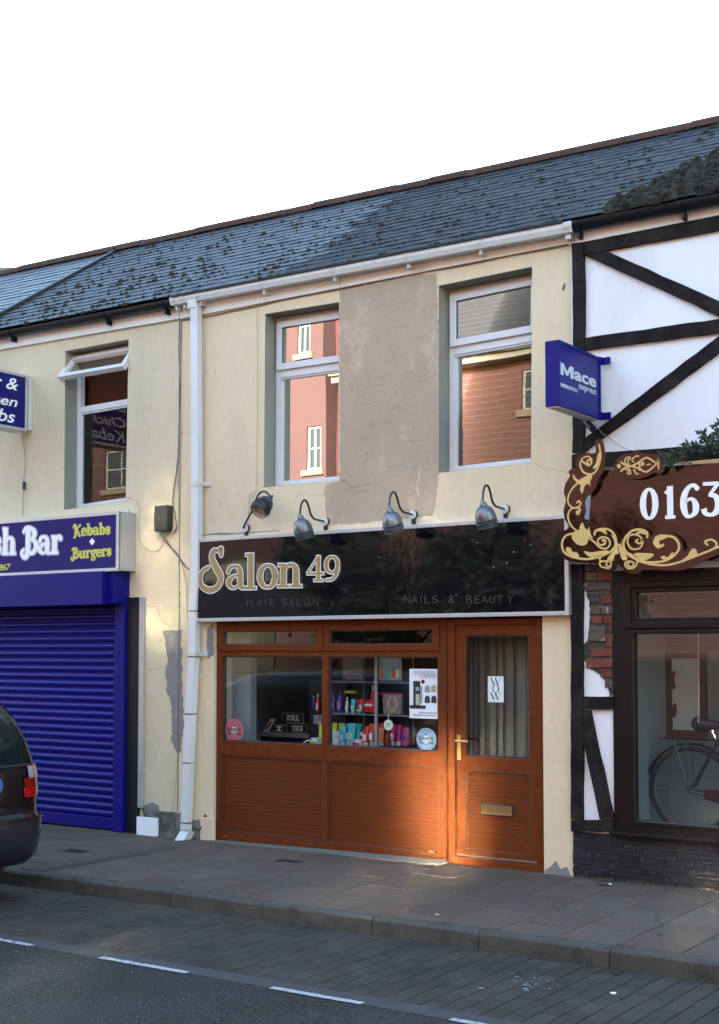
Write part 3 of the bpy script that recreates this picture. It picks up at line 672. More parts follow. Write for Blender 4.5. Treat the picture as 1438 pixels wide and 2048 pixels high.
# ------------------------------------------------------------------ granite pilaster, shutter
a = P(255, 1195, -.03); b_ = P(275, 1665, -.03)
m = MB(); m.box(xB0+.004, b_.x, -.03, -.001, -.2, a.z); m.build('granite_pilaster', M_granite, tk, bevel=.002)
m = MB(); m.box(b_.x+.001, P(285, 1500, -.035).x, -.035, -.001, gz(-9.3)+.26, a.z); m.build('metal_edge_strip', M_alu, tk, bevel=.002)
shx1 = P(230, 1450, -.05).x; rx1 = P(247, 1450, -.07).x; zsh0 = P(220, 1655, -.02).z; zsh1 = P(120, 1209, -.02).z
zh1 = P(120, 1146, -.30).z; zh0 = P(120, 1211, -.30).z
sh = MB(); sh.box(-15.2, P(204, 1180, -.30).x, -.30, .0, zh0, zh1); shutter = sh.build('roller_shutter', M_blue, tk, bevel=.004)
m = MB(); m.box(shx1, rx1, -.07, .05, gz(-9.5)-.02, zh1-.01); m.build('guide_rail', M_blue, shutter, bevel=.003)
m = MB(); m.box(P(204, 1180, -.30).x+.001, rx1-.004, -.22, -.002, zh0+.01, zh1-.002); m.build('housing_end', M_blue, shutter, bevel=.003)
pitch = .0775; z = zsh0+.10; k = 0
prof = [(-.004+.020*math.sin(pi*t)**.8*(1) if False else 0, 0)]
pts = []
for i in range(9):
    t = i/8; pts.append((-.018*sin(pi*t)**.75, t*(pitch-.010)))
sec = [(0, 0)]+pts[1:-1]+[(0, pitch-.010), (.006, pitch-.008), (.006, pitch), (.012, pitch), (.012, 0)]
m = MB(); X0, X1 = -15.1, shx1+.01; n = len(sec)
m.add([(X0, y, zz) for y, zz in sec]+[(X1, y, zz) for y, zz in sec], [(i, (i+1) % n, n+(i+1) % n, n+i) for i in range(n)]+[tuple(range(n)), tuple(range(2*n-1, n-1, -1))])
sm_ = m.mesh('shutter_slat', M_bluesh, smooth=True)
while z < zsh1+.08:
    link('shutter_slat', sm_, shutter, Matrix.Translation((0, -.002, z))); z += pitch
m = MB(); m.box(-15.1, shx1-.002, -.03, .01, zsh0-.02, zsh0+.098); m.build('bottom_bar', M_blue, shutter, bevel=.004)
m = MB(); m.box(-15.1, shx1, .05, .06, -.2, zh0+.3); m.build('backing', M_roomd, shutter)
# takeaway fascia sign (light box)
YS = -.25
fs_ = thing('fascia_sign', 'navy illuminated box sign reading Fish Bar above the blue shutter', 'sign', P(120, 1140, YS))
bl, br, tl, tr = P(-520, 1155, YS), P(236, 1142, YS), P(-520, 1110, YS), P(238.5, 1021, YS)
zt0 = tr.z; zb0 = br.z; x1 = br.x; x0 = -15.2
m = MB(); m.box(x0, x1, YS+.012, -.002, zb0+.006, zt0-.006); m.build('box', M_alu, fs_, bevel=.004)
m = MB(); m.prism([[(x0, zt0), (x1, zt0), (x1, zb0), (x0, zb0)], [(x0+.04, zt0-.04), (x1-.035, zt0-.04), (x1-.035, zb0+.035), (x0+.04, zb0+.035)]], YS, YS+.03); m.build('frame', M_alu, fs_, bevel=.004)
m = MB(); m.box(x0+.04, x1-.035, YS+.008, YS+.011, zb0+.035, zt0-.04); m.build('face', M_navy, fs_)
yf = YS+.008
def sline(s, pxl, pyb, pxr, pyt, sh_=0, pybr=None):
    """serif lettering between px columns; pyb..pyt is the cap height at the left end"""
    a = P(pxl, pyb, yf); b2 = P(pxr, pyb if pybr is None else pybr, yf); c = P(pxl, pyt, yf)
    return a, V((b2.x-a.x, 0, b2.z-a.z)), V((0, 0, c.z-a.z)), V((0, -1, 0))
fr = sline('Fish Bar', -56, 1110, 124, 1060, pybr=1107)
m = MB(); serif(m, 'Fish Bar', fr, 0, .001, grow=.013, wf=1.3); m.build('lettering_edge', M_whitev, fs_)
m = MB(); serif(m, 'Fish Bar', fr, .0018, .0022, grow=.0075, wf=1.3); m.build('lettering_line', M_navy, fs_)
m = MB(); serif(m, 'Fish Bar', fr, .003, .0034, grow=.004, wf=1.3); m.build('lettering', M_whitev, fs_, label='white outlined words Fish Bar')
m = MB(); serif(m, 'Kebabs', sline('', 147, 1072, 221, 1050, pybr=1068), 0, .001, grow=.004, wf=1.25); serif(m, 'Burgers', sline('', 143, 1118, 223, 1097, pybr=1111), 0, .001, grow=.004, wf=1.25); m.build('small_lettering', M_yellow, fs_, label='yellow words Kebabs and Burgers')
m = MB(); a = P(178.5, 1083, yf); m.prism([L2([(178.5, 1083), (184.5, 1076), (190, 1083), (184, 1091)], yf)], yf-.001, yf); m.build('diamond', M_whitev, fs_)
m = MB(); text_into(m, '9867', frame_quad((-8, 1142), (22, 1140), (-8, 1129), yf), bold=.02, shear=.3); m.build('digits', M_yellow, fs_, label='yellow italic digits 9867')
# projecting takeaway sign
XPJ = P(64, 800, 0).x
pj = thing('projecting_sign', 'white rimmed navy projecting sign with white italic menu words at the left', 'sign', (XPJ, -.5, 3.6))
a = PX(55, 751, XPJ); b_ = PX(57, 864, XPJ); yo = -1.12; zt = a.z; zb = b_.z
m = MB(); m.box(XPJ-.2, XPJ-.004, yo, a.y, zb, zt); m.build('box', M_alu, pj, bevel=.006)
m = MB(); Tq = lambda y, z, x: (x, y, z)
m.prism([[(yo, zb), (a.y, zb), (a.y, zt), (yo, zt)], [(yo+.03, zb+.03), (a.y-.03, zb+.03), (a.y-.03, zt-.03), (yo+.03, zt-.03)]], XPJ-.006, XPJ+.012, Tq); m.build('rim', M_alu, pj, bevel=.003)
m = MB(); m.box(XPJ-.003, XPJ+.001, yo+.03, a.y-.03, zb+.03, zt-.03); m.build('face', M_navy, pj)
m = MB(); m.box(XPJ-.03, XPJ+.015, a.y+.01, -.001, zb+.02, zt+.0); m.build('wall_bracket', M_pvcd, pj, bevel=.004)
m = MB()
for s, yA, yB, z0, z1 in (('Diner &', 36, -20, 782, 758), ('Chicken', 35, -20, 815, 795), ('Kebabs', 30, -20, 847, 822)):
    r_ = PX(yA, z0, XPJ); t_ = PX(yA, z1, XPJ); h = t_.z-r_.z
    text_into(m, s, (V((XPJ+.001, yo+.10, r_.z)), V((0, r_.y-yo-.10, 0)), V((0, 0, h)), V((1, 0, 0))), th=.001, bold=.012, shear=.25)
m.build('lettering', M_whitev, pj, label='white italic words Diner and Chicken Kebabs')
# ================================================================== EAVES, GUTTERS, ROOFS
def strip(x0, x1, zt, zb, y0, y1, m_, parent, name, bevel=.003, **kw):
    m = MB(); m.quadbox([(x0, y0, zt(x0)), (x1, y0, zt(x1)), (x1, y0, zb(x1)), (x0, y0, zb(x0))], (0, y1-y0, 0)); return m.build(name, m_, parent, bevel=bevel, **kw)
zfb = zline((0, 699), (360, 637), -.03); zfb2 = zline((362, 637), (1138, 486.5), -.03); zfb3 = zline((1166, 484), (1438, 430), -.03)
zft = lambda x: z_eave(x)+.10
strip(XL, XJ-.002, zft, zfb, -.03, -.001, M_fascia, tk, 'fascia_board')
strip(XJ+.002, EX0-.002, zft, zfb2, -.028, -.001, M_fascia, sa, 'fascia_board')
strip(EX0+.002, XR, zft, zfb3, -.03, -.001, M_fascia, ti, 'fascia_board')
def gutter(x0, x1, zc, r, m_, parent, square=False, yc=-.10):
    m = MB(); pr = []
    if square: pr = [(-r, r*.7), (-r*1.02, -.1*r), (-r*.7, -r*.9), (r*.7, -r*.9), (r, -.1*r), (r, r*.7)]; pi_ = [(r-.006, r*.7), (r-.006, 0), (r*.65, -r*.8), (-r*.65, -r*.8), (-r+.006, 0), (-r+.006, r*.7)]
    else:
        pr = [(-r*cos(pi*i/10), -r*sin(pi*i/10)+.3*r) for i in range(11)]; pi_ = [((r-.005)*cos(pi*i/10), -(r-.005)*sin(pi*i/10)+.3*r) for i in range(11)]
    sec = pr+pi_; n = len(sec)
    vs = [(x, yc+a, zc(x)+b_) for x in (x0, x1) for a, b_ in sec]
    m.add(vs, [(i, (i+1) % n, n+(i+1) % n, n+i) for i in range(n)]+[tuple(range(n)), tuple(range(2*n-1, n-1, -1))])
    g = m.build('gutter', m_, parent, smooth=not square)
    return g
def gclip(x, zc, r, m_, g, yc=-.10, w_=.03):
    m = MB(); pr = [(-(r+.008)*cos(pi*i/10), -(r+.008)*sin(pi*i/10)+.3*r) for i in range(11)]+[(r*cos(pi*i/10), -r*sin(pi*i/10)+.3*r) for i in range(11)]
    n = len(pr); m.add([(x+s, yc+a, zc(x)+b_) for s in (-w_/2, w_/2) for a, b_ in pr], [(i, (i+1) % n, n+(i+1) % n, n+i) for i in range(n)]+[tuple(range(n)), tuple(range(2*n-1, n-1, -1))])
    m.box(x-.012, x+.012, yc-.01, -.03, zc(x)-r-.035, zc(x)-r+.02)
    m.build('gutter_bracket', m_, g)
YG = -.10
zg1 = zline((0, 666), (335, 604), YG-.06); zg2 = zline((340, 600), (1141, 450), YG-.06); zg3 = zline((1141, 448), (1438, 392), YG-.06)
xg = P(338, 600, YG-.06).x; xg2 = P(1142, 450, YG-.06).x
g1 = gutter(XL, xg-.01, zg1, .062, M_gblack, tk); g2 = gutter(xg, xg2, zg2, .053, M_pvcd, sa, True); g3 = gutter(xg2+.01, XR, zg3, .068, M_gblack, ti)
for px in (15, 205, 322): gclip(P(px, 630, YG-.06).x, zg1, .062, M_gblack, g1)
for px in (346, 362, 394, 521, 662, 810, 955, 1128, 1134): gclip(P(px, 560, YG-.06).x, zg2, .056, M_pvcd, g2)
for px in (1360, 1150): gclip(P(px, 420, YG-.06).x, zg3, .068, M_gblack, g3)
YR = 2.3; YE = -.14
z_r = zline((240, 500), (1438, 246), YR); z_e = zline((0, 668), (1438, 396), -.10)
zE = lambda x: z_e(x)+.03; zR = lambda x: z_r(x)
def rp(x, t): return V((x, YE+(YR-YE)*t, zE(x)+(zR(x)-zE(x))*t))
def roof(x0, x1, parent, m_pick, seed):
    m = MB(); th = V((0, 0, -.05)); x0_, x1_ = x0, x1
    a, b_, c, d = rp(x0_, 0.005), rp(x1_, 0.005), rp(x1_, 1), rp(x0_, 1)
    m.quadbox([p-V((0, 0, .02)) for p in (a, b_, c, d)], th)
    e, f_ = V((x0, 4.95, zE(x0)-.05)), V((x1, 4.95, zE(x1)-.05)); m.quadbox([d-V((0, 0, .02)), c-V((0, 0, .02)), f_, e], th)
    for x in (x0+.002, x1-.052): m.add([(x, .05, zE(x)-.1), (x, YR, zR(x)-.09), (x, 4.8, zE(x)-.1), (x+.05, .05, zE(x)-.1), (x+.05, YR, zR(x)-.09), (x+.05, 4.8, zE(x)-.1)], [(0, 1, 2), (5, 4, 3), (0, 3, 4, 1), (1, 4, 5, 2), (2, 5, 3, 0)])
    rf = m.build('roof', M_gblack, parent)
    SL = (rp(0, 1)-rp(0, 0)).length; NC = 19; ex = SL/NC; W_ = .295
    if m_pick == 'none': return rf
    sl_ = {}
    for mm in (M_slateA, M_slateB, M_slateC):
        sl_[mm.name] = []
        for k in range(4):
            b2 = MB(); r_ = random.Random(k+5); l = ex+.07; w_ = W_-.006; c1, c2 = r_.uniform(0, .012), r_.uniform(0, .012)
            q = [(-w_/2+c1, -.0), (w_/2-c2, r_.uniform(-.004, .004)), (w_/2, c2), (w_/2, l), (-w_/2, l), (-w_/2, c1)]
            b2.add([(x, y, 0) for x, y in q]+[(x, y, .0075) for x, y in q], [tuple(range(5, -1, -1)), tuple(range(6, 12))]+[(i, (i+1) % 6, 6+(i+1) % 6, 6+i) for i in range(6)])
            sl_[mm.name].append(b2.mesh('slate', mm))
    rn = random.Random(seed); vis = []; L_ = []
    for i in range(NC):
        t = i/NC; off = (i % 2)*W_/2
        x = x0+W_/2-off
        while x < x1+W_/2:
            l_, r_ = max(x-W_/2, x0), min(x+W_/2, x1)
            if r_-l_ > .02: L_.append(((l_+r_)/2, t, i, (r_-l_)/W_))
            x += W_
    ux = (rp(1, .5)-rp(0, .5)).normalized()
    uy0 = (rp(-6, 1)-rp(-6, 0)).normalized(); uz = ux.cross(uy0).normalized(); uy = uz.cross(ux)
    L_.sort(key=lambda a: -a[0] if True else 0)
    stuff = MB()
    for n, (xx, t, i, full) in enumerate(L_):
        p = rp(xx, t); lift = .005+.0035*rn.random(); tilt = -.028-rn.random()*.012
        mm = m_pick(xx, t, rn)
        Bm = Matrix((ux, uy, uz)).transposed().to_4x4()
        M = Matrix.Translation(p+uz*(lift+.006)) @ Bm @ Matrix.Rotation(tilt, 4, 'X') @ Matrix.Rotation(rn.uniform(-.008, .008), 4, 'Z') @ Matrix.Rotation(rn.uniform(-.004, .004), 4, 'Y')
        if full < .999: M = M @ Matrix.Diagonal((full, 1, 1, 1))
        me = sl_[mm.name][rn.randrange(4)]
        if n < 296: link('slate', me, rf, M)
        else: stuff.add([M@v.co for v in me.vertices], [tuple(q.vertices) for q in me.polygons])
    if stuff.v: stuff.build('slate_field', m_pick(x0+.3, .5, rn), rf, kind='stuff')
    # ridge tiles
    x = x1
    while x > x0+.02:
        l = min(.45, x-x0); xa = x-l+.004
        m = MB(); pr = [(-.135*cos(pi*k/8), .105*sin(pi*k/8)**.8) for k in range(9)]+[(.115*cos(pi*k/8), .085*sin(pi*k/8)**.8) for k in range(9)]; n_ = len(pr)
        j = rn.uniform(-.006, .006)
        vs = [(X_, YR+a, zR(X_)-.045+b_+j) for X_ in (xa, x) for a, b_ in pr]
        m.add(vs, [(k, (k+1) % n_, n_+(k+1) % n_, n_+k) for k in range(n_)]+[tuple(range(n_)), tuple(range(2*n_-1, n_-1, -1))])
        m.build('ridge_tile', M_ridge, rf, smooth=True); x -= l
    return rf
def clump(mb, c, r, ux, uy, uz, rn, fl=.45):
    """a lumpy cushion lying on the roof slope"""
    n = 7; vs = [c+uz*r*fl*rn.uniform(.8, 1.2)]
    for k in range(n):
        a = 2*pi*k/n; q = rn.uniform(.6, 1.1); vs.append(c+ux*cos(a)*r*.6*q+uy*sin(a)*r*.45*q+uz*r*fl*.6)
    for k in range(n):
        a = 2*pi*k/n; q = rn.uniform(.8, 1.25); vs.append(c+ux*cos(a)*r*q+uy*sin(a)*r*.7*q-uz*.01)
    mb.add(vs, [(0, 1+k, 1+(k+1) % n) for k in range(n)]+[(1+k, 8+k, 8+(k+1) % n, 1+(k+1) % n) for k in range(n)])
def axes():
    ux = (rp(1, .5)-rp(0, .5)).normalized(); uy = (rp(-6, 1)-rp(-6, 0)).normalized(); return ux, uy, ux.cross(uy).normalized()
def moss(x0, x1, rf, n, seed, dens=lambda x, t: 1, rr=(.02, .05)):
    rn = random.Random(seed); ux, uy, uz = axes(); mb = MB(); k = 0
    while k < n:
        x = rn.uniform(x0, x1); i = rn.randrange(19); t = (i+rn.uniform(-.04, .10))/19
        if t < 0 or rn.random() > dens(x, t): continue
        c = rp(x, t)+uz*.018; r = rn.uniform(*rr)*(1 if rn.random() < .85 else 1.5)
        clump(mb, c, r, ux, uy, uz, rn)
        if rn.random() < .5: clump(mb, c+ux*r*rn.uniform(-1.6, 1.6)+uy*rn.uniform(-.02, .02), r*.7, ux, uy, uz, rn)
        k += 1
    return mb.build('moss', M_moss, rf, kind='stuff')
xDark = P(545, 560, YE).x
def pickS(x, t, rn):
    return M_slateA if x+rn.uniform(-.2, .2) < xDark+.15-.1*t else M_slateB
XV = -11.95
def pickT(x, t, rn): return M_slateA
def pickC(x, t, rn): return M_slateC
def pickR(x, t, rn): return M_slateB
# the takeaway's roof in two pitches: pale far part and mossy near part
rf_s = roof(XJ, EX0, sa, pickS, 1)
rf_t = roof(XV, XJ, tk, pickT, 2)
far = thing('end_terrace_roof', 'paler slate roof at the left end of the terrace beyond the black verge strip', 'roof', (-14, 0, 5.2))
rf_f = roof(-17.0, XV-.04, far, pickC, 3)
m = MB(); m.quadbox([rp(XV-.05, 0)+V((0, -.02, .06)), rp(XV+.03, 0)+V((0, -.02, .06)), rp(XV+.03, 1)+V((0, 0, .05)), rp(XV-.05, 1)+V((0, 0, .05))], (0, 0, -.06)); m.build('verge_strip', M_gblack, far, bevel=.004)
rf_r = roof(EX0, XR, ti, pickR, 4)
dn = lambda x, t: .35+.65*(abs(sin(x*3.1+t*4))) if t > .02 else 1
moss(XV, XJ, rf_t, 380, 5, lambda x, t: (1-.7*t)*dn(x, t), (.010, .042)); moss(XJ, EX0, rf_s, 480, 6, lambda x, t: (1-.45*t)*dn(x, t), (.008, .034))
moss(EX0, -1.5, rf_r, 300, 7, lambda x, t: .8, (.01, .045))
# crumbling moss-grown cement at the lower right
rn = random.Random(12); ux, uy, uz = axes(); mb = MB(); xq0 = P(1215, 410, YE).x; xq1 = -2.6
for k in range(900):
    x = rn.uniform(xq0, xq1); t = rn.random()*.75; lim = .10+.62*((x-xq0)/(P(1438, 390, YE).x-xq0))**.8
    if t > lim or (t > lim*.7 and rn.random() < .5): continue
    tt = round(t*19)/19+rn.uniform(-.006, .006)
    clump(mb, rp(x, max(0, tt))+uz*(.02+rn.random()*.02), rn.uniform(.04, .085), ux, uy, uz, rn, .7)
mb.build('mossy_cement', M_moss2, rf_r, kind='stuff')
# black felt edge over the salon gutter
strip(XJ, EX0, lambda x: zE(x)+.012, lambda x: zE(x)-.012, YE-.03, YE+.06, M_gblack, sa, 'eaves_felt')
# distant roof
dist = thing('distant_building', 'grey ribbed roof of a building rising behind the left end of the terrace', 'building', (-24, 14, 0))
YD = 14
a = P(0, 522, YD); b_ = P(84, 538, YD)
m = MB(); zz0 = 4.0
m.quadbox([(a.x-6, YD, a.z+1.0), (b_.x, YD, b_.z), (b_.x, YD, zz0), (a.x-6, YD, zz0)], (0, 6, 0)); m.build('wall', mat('dull grey cladding', (.12, .12, .10), .8), dist)
m = MB()
for i in range(7):
    d_ = i*.16; m.quadbox([(a.x-6, YD-.03-.04*i, a.z+1.0-d_), (b_.x-.1*i, YD-.03-.04*i, b_.z-d_), (b_.x-.1*i, YD-.03-.04*i, b_.z-.1-d_), (a.x-6, YD-.03-.04*i, a.z+.9-d_)], (0, .05, 0))
m.build('ribbed_roof', mat('grey ribbed sheet', (.16, .16, .13), .7, var=.2), dist, kind='stuff')
# ------------------------------------------------------------------ downpipe
def sqpipe(m, pts, wx=.088, wy=.075):
    vs = []
    for x, y, z in pts: vs += [(x-wx/2, y-wy/2, z), (x+wx/2, y-wy/2, z), (x+wx/2, y+wy/2, z), (x-wx/2, y+wy/2, z)]
    n = len(pts); m.add(vs, [(i*4+k, i*4+(k+1) % 4, i*4+4+(k+1) % 4, i*4+4+k) for i in range(n-1) for k in range(4)]+[(3, 2, 1, 0), (n*4-4, n*4-3, n*4-2, n*4-1)])
YPi = -.085
def pp(px, py, y=YPi): q = P(px, py, y-.037); return (q.x, y, q.z)
pts = [pp(387, 618, -.10), pp(387.5, 650), pp(389, 965), pp(388, 1150), pp(384, 1210), pp(383, 1305), pp(377, 1420), pp(371, 1560), pp(367, 1660)]
m = MB(); sqpipe(m, [(*pp(384, 598, -.10)[:2], pp(384, 598, -.10)[2])]+pts); dp = m.build('downpipe', M_pvc, sa, bevel=.004, label='white square downpipe, kinked and leaning near the ground')
m = MB(); a = pp(384, 612, -.10); sqpipe(m, [(a[0], a[1], a[2]+.12), (a[0], a[1], a[2]+.03), (a[0], a[1], a[2]-.02)], .11, .09); m.build('outlet', M_pvcd, dp, bevel=.004)
for px, py, ww in ((389, 967, .098), (384, 1308, .098)):
    a = pp(px, py); m = MB(); m.box(a[0]-.05, a[0]+.05, a[1]-.044, -.002, a[2]-.022, a[2]+.022); m.box(a[0]+.05, a[0]+.105, -.022, -.002, a[2]-.022, a[2]+.022); m.build('pipe_clip', M_pvcd, dp, bevel=.003)
for px, py in ((385, 1222), (383, 1313), (377, 1428), (372, 1526), (368, 1646)):
    a = pp(px, py); m = MB(); m.box(a[0]-.047, a[0]+.047, a[1]-.041, a[1]+.04, a[2]-.005, a[2]+.005); m.build('joint_band', M_cablek, dp)
a = pp(367, 1660); m = MB(); Ms = Matrix.Translation((a[0]-.01, a[1], a[2]-.06)) @ Matrix.Rotation(.25, 4, 'Y') @ Matrix.Rotation(R(-32), 4, 'X')
for q in (((-.05, .05), (-.045, -.040)), ((-.05, .05), (.040, .045))): m.box(*q[0], *q[1], -.09, .07, Ms)
for q in ((-.05, -.045), (.045, .05)): m.box(*q, -.045, .045, -.09, .07, Ms)
m.build('pipe_shoe', M_pvc, dp)
m = MB(); pts = [P(385, 1655, -.05), P(398, 1660, -.04), P(405, 1648, -.02), P(411, 1633, -.01)]; m.tube(smooth_path(pts, 5), .007, 6); m.tube([P(409, 1637, -.012), P(412, 1630, -.002)], .016, 6); m.build('tie_wire', M_cablek, dp)
# ================================================================== SHOPFRONT
YF = .035                                  # face of the frames
def PZ(px, py): return P(px, py, YF)
zt = PZ(660, 1238).z; zbL = P(430, 1679, YF).z; zbR = P(885, 1719, YF).z
xa, xm0, xm1, xb = PZ(430, 1450).x, PZ(643, 1450).x, PZ(656, 1450).x, PZ(894, 1450).x
fx = lambda px: PZ(px, 1400).x; fz = lambda py, px=760: PZ(px, py).z
zTL = fz(1302, 760); zG1 = fz(1314, 765); zG0 = P(875, 1503, YF).z; zPn1 = P(655, 1521, YF).z; zPn0 = P(655, 1684, YF).z
sf_m = MB()
sf_m.prism([[(xa, zt), (xb, zt), (xb, zbR+.0), (xa, zbL)],
            [(fx(443), zPn1), (fx(645), zPn1), (fx(645), zPn0), (fx(443), zPn0)], [(fx(654), zPn1), (fx(877), zPn1), (fx(877), zPn0-.01), (fx(654), zPn0)],
            [(fx(444), zG1), (fx(643.5), zG1), (fx(643.5), zG0), (fx(444), zG0)], [(fx(656), zG1), (fx(876), zG1), (fx(876), zG0), (fx(656), zG0)],
            [(fx(440), fz(1252, 540)), (fx(643), fz(1252, 540)), (fx(643), zTL+.012), (fx(440), zTL+.012)], [(fx(651), fz(1252, 540)), (fx(878), fz(1252, 540)), (fx(878), zTL+.012), (fx(651), zTL+.012)]], YF, YF+.07)
shop = sf_m.build('shopfront', M_oakf, sa, bevel=.003, label='wood effect shopfront with two shop windows and panels')
for a, b_ in ((437, 646), (648, 880)):
    o_ = [(fx(a), fz(1252, 540)+.012), (fx(b_), fz(1252, 540)+.012), (fx(b_), zTL+.0), (fx(a), zTL+.0)]
    m = MB(); inn = ring(m, o_, .062, YF-.016, YF-.001); m.build('toplight_sash', M_oakf, shop, bevel=.005)
    m = MB(); ring(m, [(p[0]+(-1 if i in (0, 3) else 1)*.0, p[1]) for i, p in enumerate(inn)], .006, YF-.006, YF+.03); m.build('gasket', M_blackm, shop)
    pane(inn, YF+.02, shop, G_shop)
for a, b_ in ((444, 643.5), (656, 876)):
    o_ = [(fx(a)+.001, zG1-.001), (fx(b_)-.001, zG1-.001), (fx(b_)-.001, zG0+.001), (fx(a)+.001, zG0+.001)]
    m = MB(); inn = ring(m, o_, .008, YF+.012, YF+.05); m.build('gasket', M_blackm, shop); pane(inn, YF+.03, shop, G_shop)
for a, b_, c in ((443, 645, 0), (654, 877, .01)):
    m = MB(); m.box(fx(a)+.001, fx(b_)-.001, YF+.02, YF+.05, zPn0-c+.001, zPn1-.001); m.build('panel', M_oak, shop, bevel=.002)
    m = MB(); ring(m, [(fx(a)+.001, zPn1-.001), (fx(b_)-.001, zPn1-.001), (fx(b_)-.001, zPn0-c+.001), (fx(a)+.001, zPn0-c+.001)], .014, YF+.006, YF+.0195); m.build('panel_bead', M_oakv, shop, bevel=.003)
for px, py in ((863, 1703), (452, 1673)):
    q = P(px, py, YF); m = MB(); m.box(q.x-.025, q.x+.025, YF-.008, YF, q.z-.006, q.z+.006); m.build('drain_cap', M_brass, shop)
m = MB(); xx = PZ(887, 1450).x; m.box(xx-.003, xx+.003, YF-.003, YF, zbR+.03, zt-.01); m.build('mullion_seam', M_oakv, shop)
# concrete step
st_ = MB(); a = P(428, 1680, 0).x; b_ = P(892, 1722, 0).x
st_.add([(a, .04, zbL+.0), (b_, .04, zbR+.0), (b_, -.13, gz(b_)+.012), (a, -.07, gz(a)+.012), (a, .04, -.2), (b_, .04, -.2), (b_, -.13, -.2), (a, -.07, -.2)], [(0, 1, 2, 3), (3, 2, 6, 7), (0, 3, 7, 4), (1, 5, 6, 2)])
st_.build('concrete_step', M_conc, sa)
# door
YDr = YF-.012
dz = lambda py, px=985: P(px, py, YDr).z; dx = lambda px: P(px, 1450, YDr).x
zD1 = dz(1237); zD0 = P(985, 1738, YDr).z; x0, x1 = dx(895.5), dx(1084.5)
m = MB(); m.prism([[(x0, zD1), (x1, zD1), (x1, zD0), (x0, zD0)], [(x0+.072, zD1-.052), (x1-.058, zD1-.052), (x1-.058, zD0+.075), (x0+.072, zD0+.075)]], YDr, YDr+.09)
m.box(x0-.03, x1, YDr-.07, YDr-.001, zD0-.045, zD0+.012)
dfr = m.build('door_frame', M_oakf, sa, bevel=.003)
lx0, lx1, lz1, lz0 = x0+.075, x1-.061, zD1-.055, zD0+.082
gx0, gx1, gz1, gz0 = dx(931), dx(1057), dz(1271), dz(1515)
px0, px1, pz1, pz0 = dx(930), dx(1057.5), dz(1543), dz(1705)
m = MB(); yl = YDr+.012
m.prism([[(lx0, lz1), (lx1, lz1), (lx1, lz0), (lx0, lz0)], [(gx0, gz1), (gx1, gz1), (gx1, gz0), (gx0, gz0)], [(px0, pz1), (px1, pz1), (px1, pz0), (px0, pz0)]], yl, yl+.055)
door = m.build('door', M_oakf, sa, bevel=.004, label='wood effect shop door with tall glass and brass letterbox')
m = MB(); inn = ring(m, [(gx0+.001, gz1-.001), (gx1-.001, gz1-.001), (gx1-.001, gz0+.001), (gx0+.001, gz0+.001)], .009, yl+.01, yl+.04); m.build('gasket', M_blackm, door); pane(inn, yl+.02, door, G_shop)
m = MB(); m.box(px0+.001, px1-.001, yl+.014, yl+.04, pz0+.001, pz1-.001); m.build('lower_panel', M_oak, door, bevel=.002)
m = MB(); ring(m, [(px0+.001, pz1-.001), (px1-.001, pz1-.001), (px1-.001, pz0+.001), (px0+.001, pz0+.001)], .012, yl+.004, yl+.0135); m.build('panel_bead', M_oakv, door, bevel=.003)
m = MB(); m.box(lx0, lx1, yl-.004, yl-.0005, lz0-.001, lz0+.012); m.build('weather_strip', M_conc, door)
hx0, hx1 = dx(913), dx(920.5); m = MB(); m.box(hx0, hx1, yl-.009, yl-.0005, dz(1520, 917), dz(1470, 917)); hp = m.build('handle_plate', M_brass, door, bevel=.003)
hzc = dz(1481, 917); hxc = (hx0+hx1)/2; m = MB(); m.tube([(hxc, yl-.009, hzc), (hxc, yl-.05, hzc)], .010, 10); m.tube(smooth_path([(hxc-.008, yl-.05, hzc+.002), (hxc+.05, yl-.055, hzc), (hxc+.115, yl-.05, hzc-.004)], 5), .009, 8); m.build('lever_handle', M_brass, door, smooth=True)
m = MB(); m.tube(smooth_path([(hxc+.03, yl+.07, hzc+.01), (hxc+.09, yl+.075, hzc+.012), (hxc+.15, yl+.07, hzc+.008)], 5), .009, 8); m.build('inner_handle', M_blackm, door, smooth=True)
a = P(961, 1630, yl); b_ = P(1027, 1610, yl); lz = (dz(1610, 990), dz(1631, 990))
m = MB(); m.box(a.x, b_.x, yl-.004, yl+.013, lz[1]-.006, lz[0]+.006); lb = m.build('letterbox', M_blackm, door, bevel=.002)
m = MB(); m.box(a.x+.012, b_.x-.012, yl-.012, yl-.0045, lz[1]+.004, lz[0]-.004); m.box(a.x+.014, b_.x-.014, yl-.016, yl-.0125, lz[1]+.006, lz[1]+.016); m.build('letterbox_flap', M_brass, door, bevel=.002)
# card on the door glass
yq = yl+.017
card = thing('door_card', 'small pale card with stacked letters on the door glass', 'sign', (dx(991), yq, dz(1380)))
a, b_ = P(976, 1404, yq), P(1007, 1353, yq); m = MB(); m.box(a.x, b_.x, yq, yq+.001, a.z, b_.z); m.build('card', mat('pale card', (.66, .74, .74), .5), card)
m = MB()
for s, (u, v, u2, v2) in (('W', (981, 1370, 1002, 1356)), ('O', (984, 1386, 999, 1369)), ('W', (981, 1400, 1002, 1386))):
    o_ = P(u, v, yq); e = P(u2, v2, yq); serif(m, s, (o_, V((e.x-o_.x, 0, 0)), V((0, 0, e.z-o_.z)), V((0, -1, 0))), .0004, .0008)
m.build('letters', M_blackv, card, label='black letters W O W one above another')
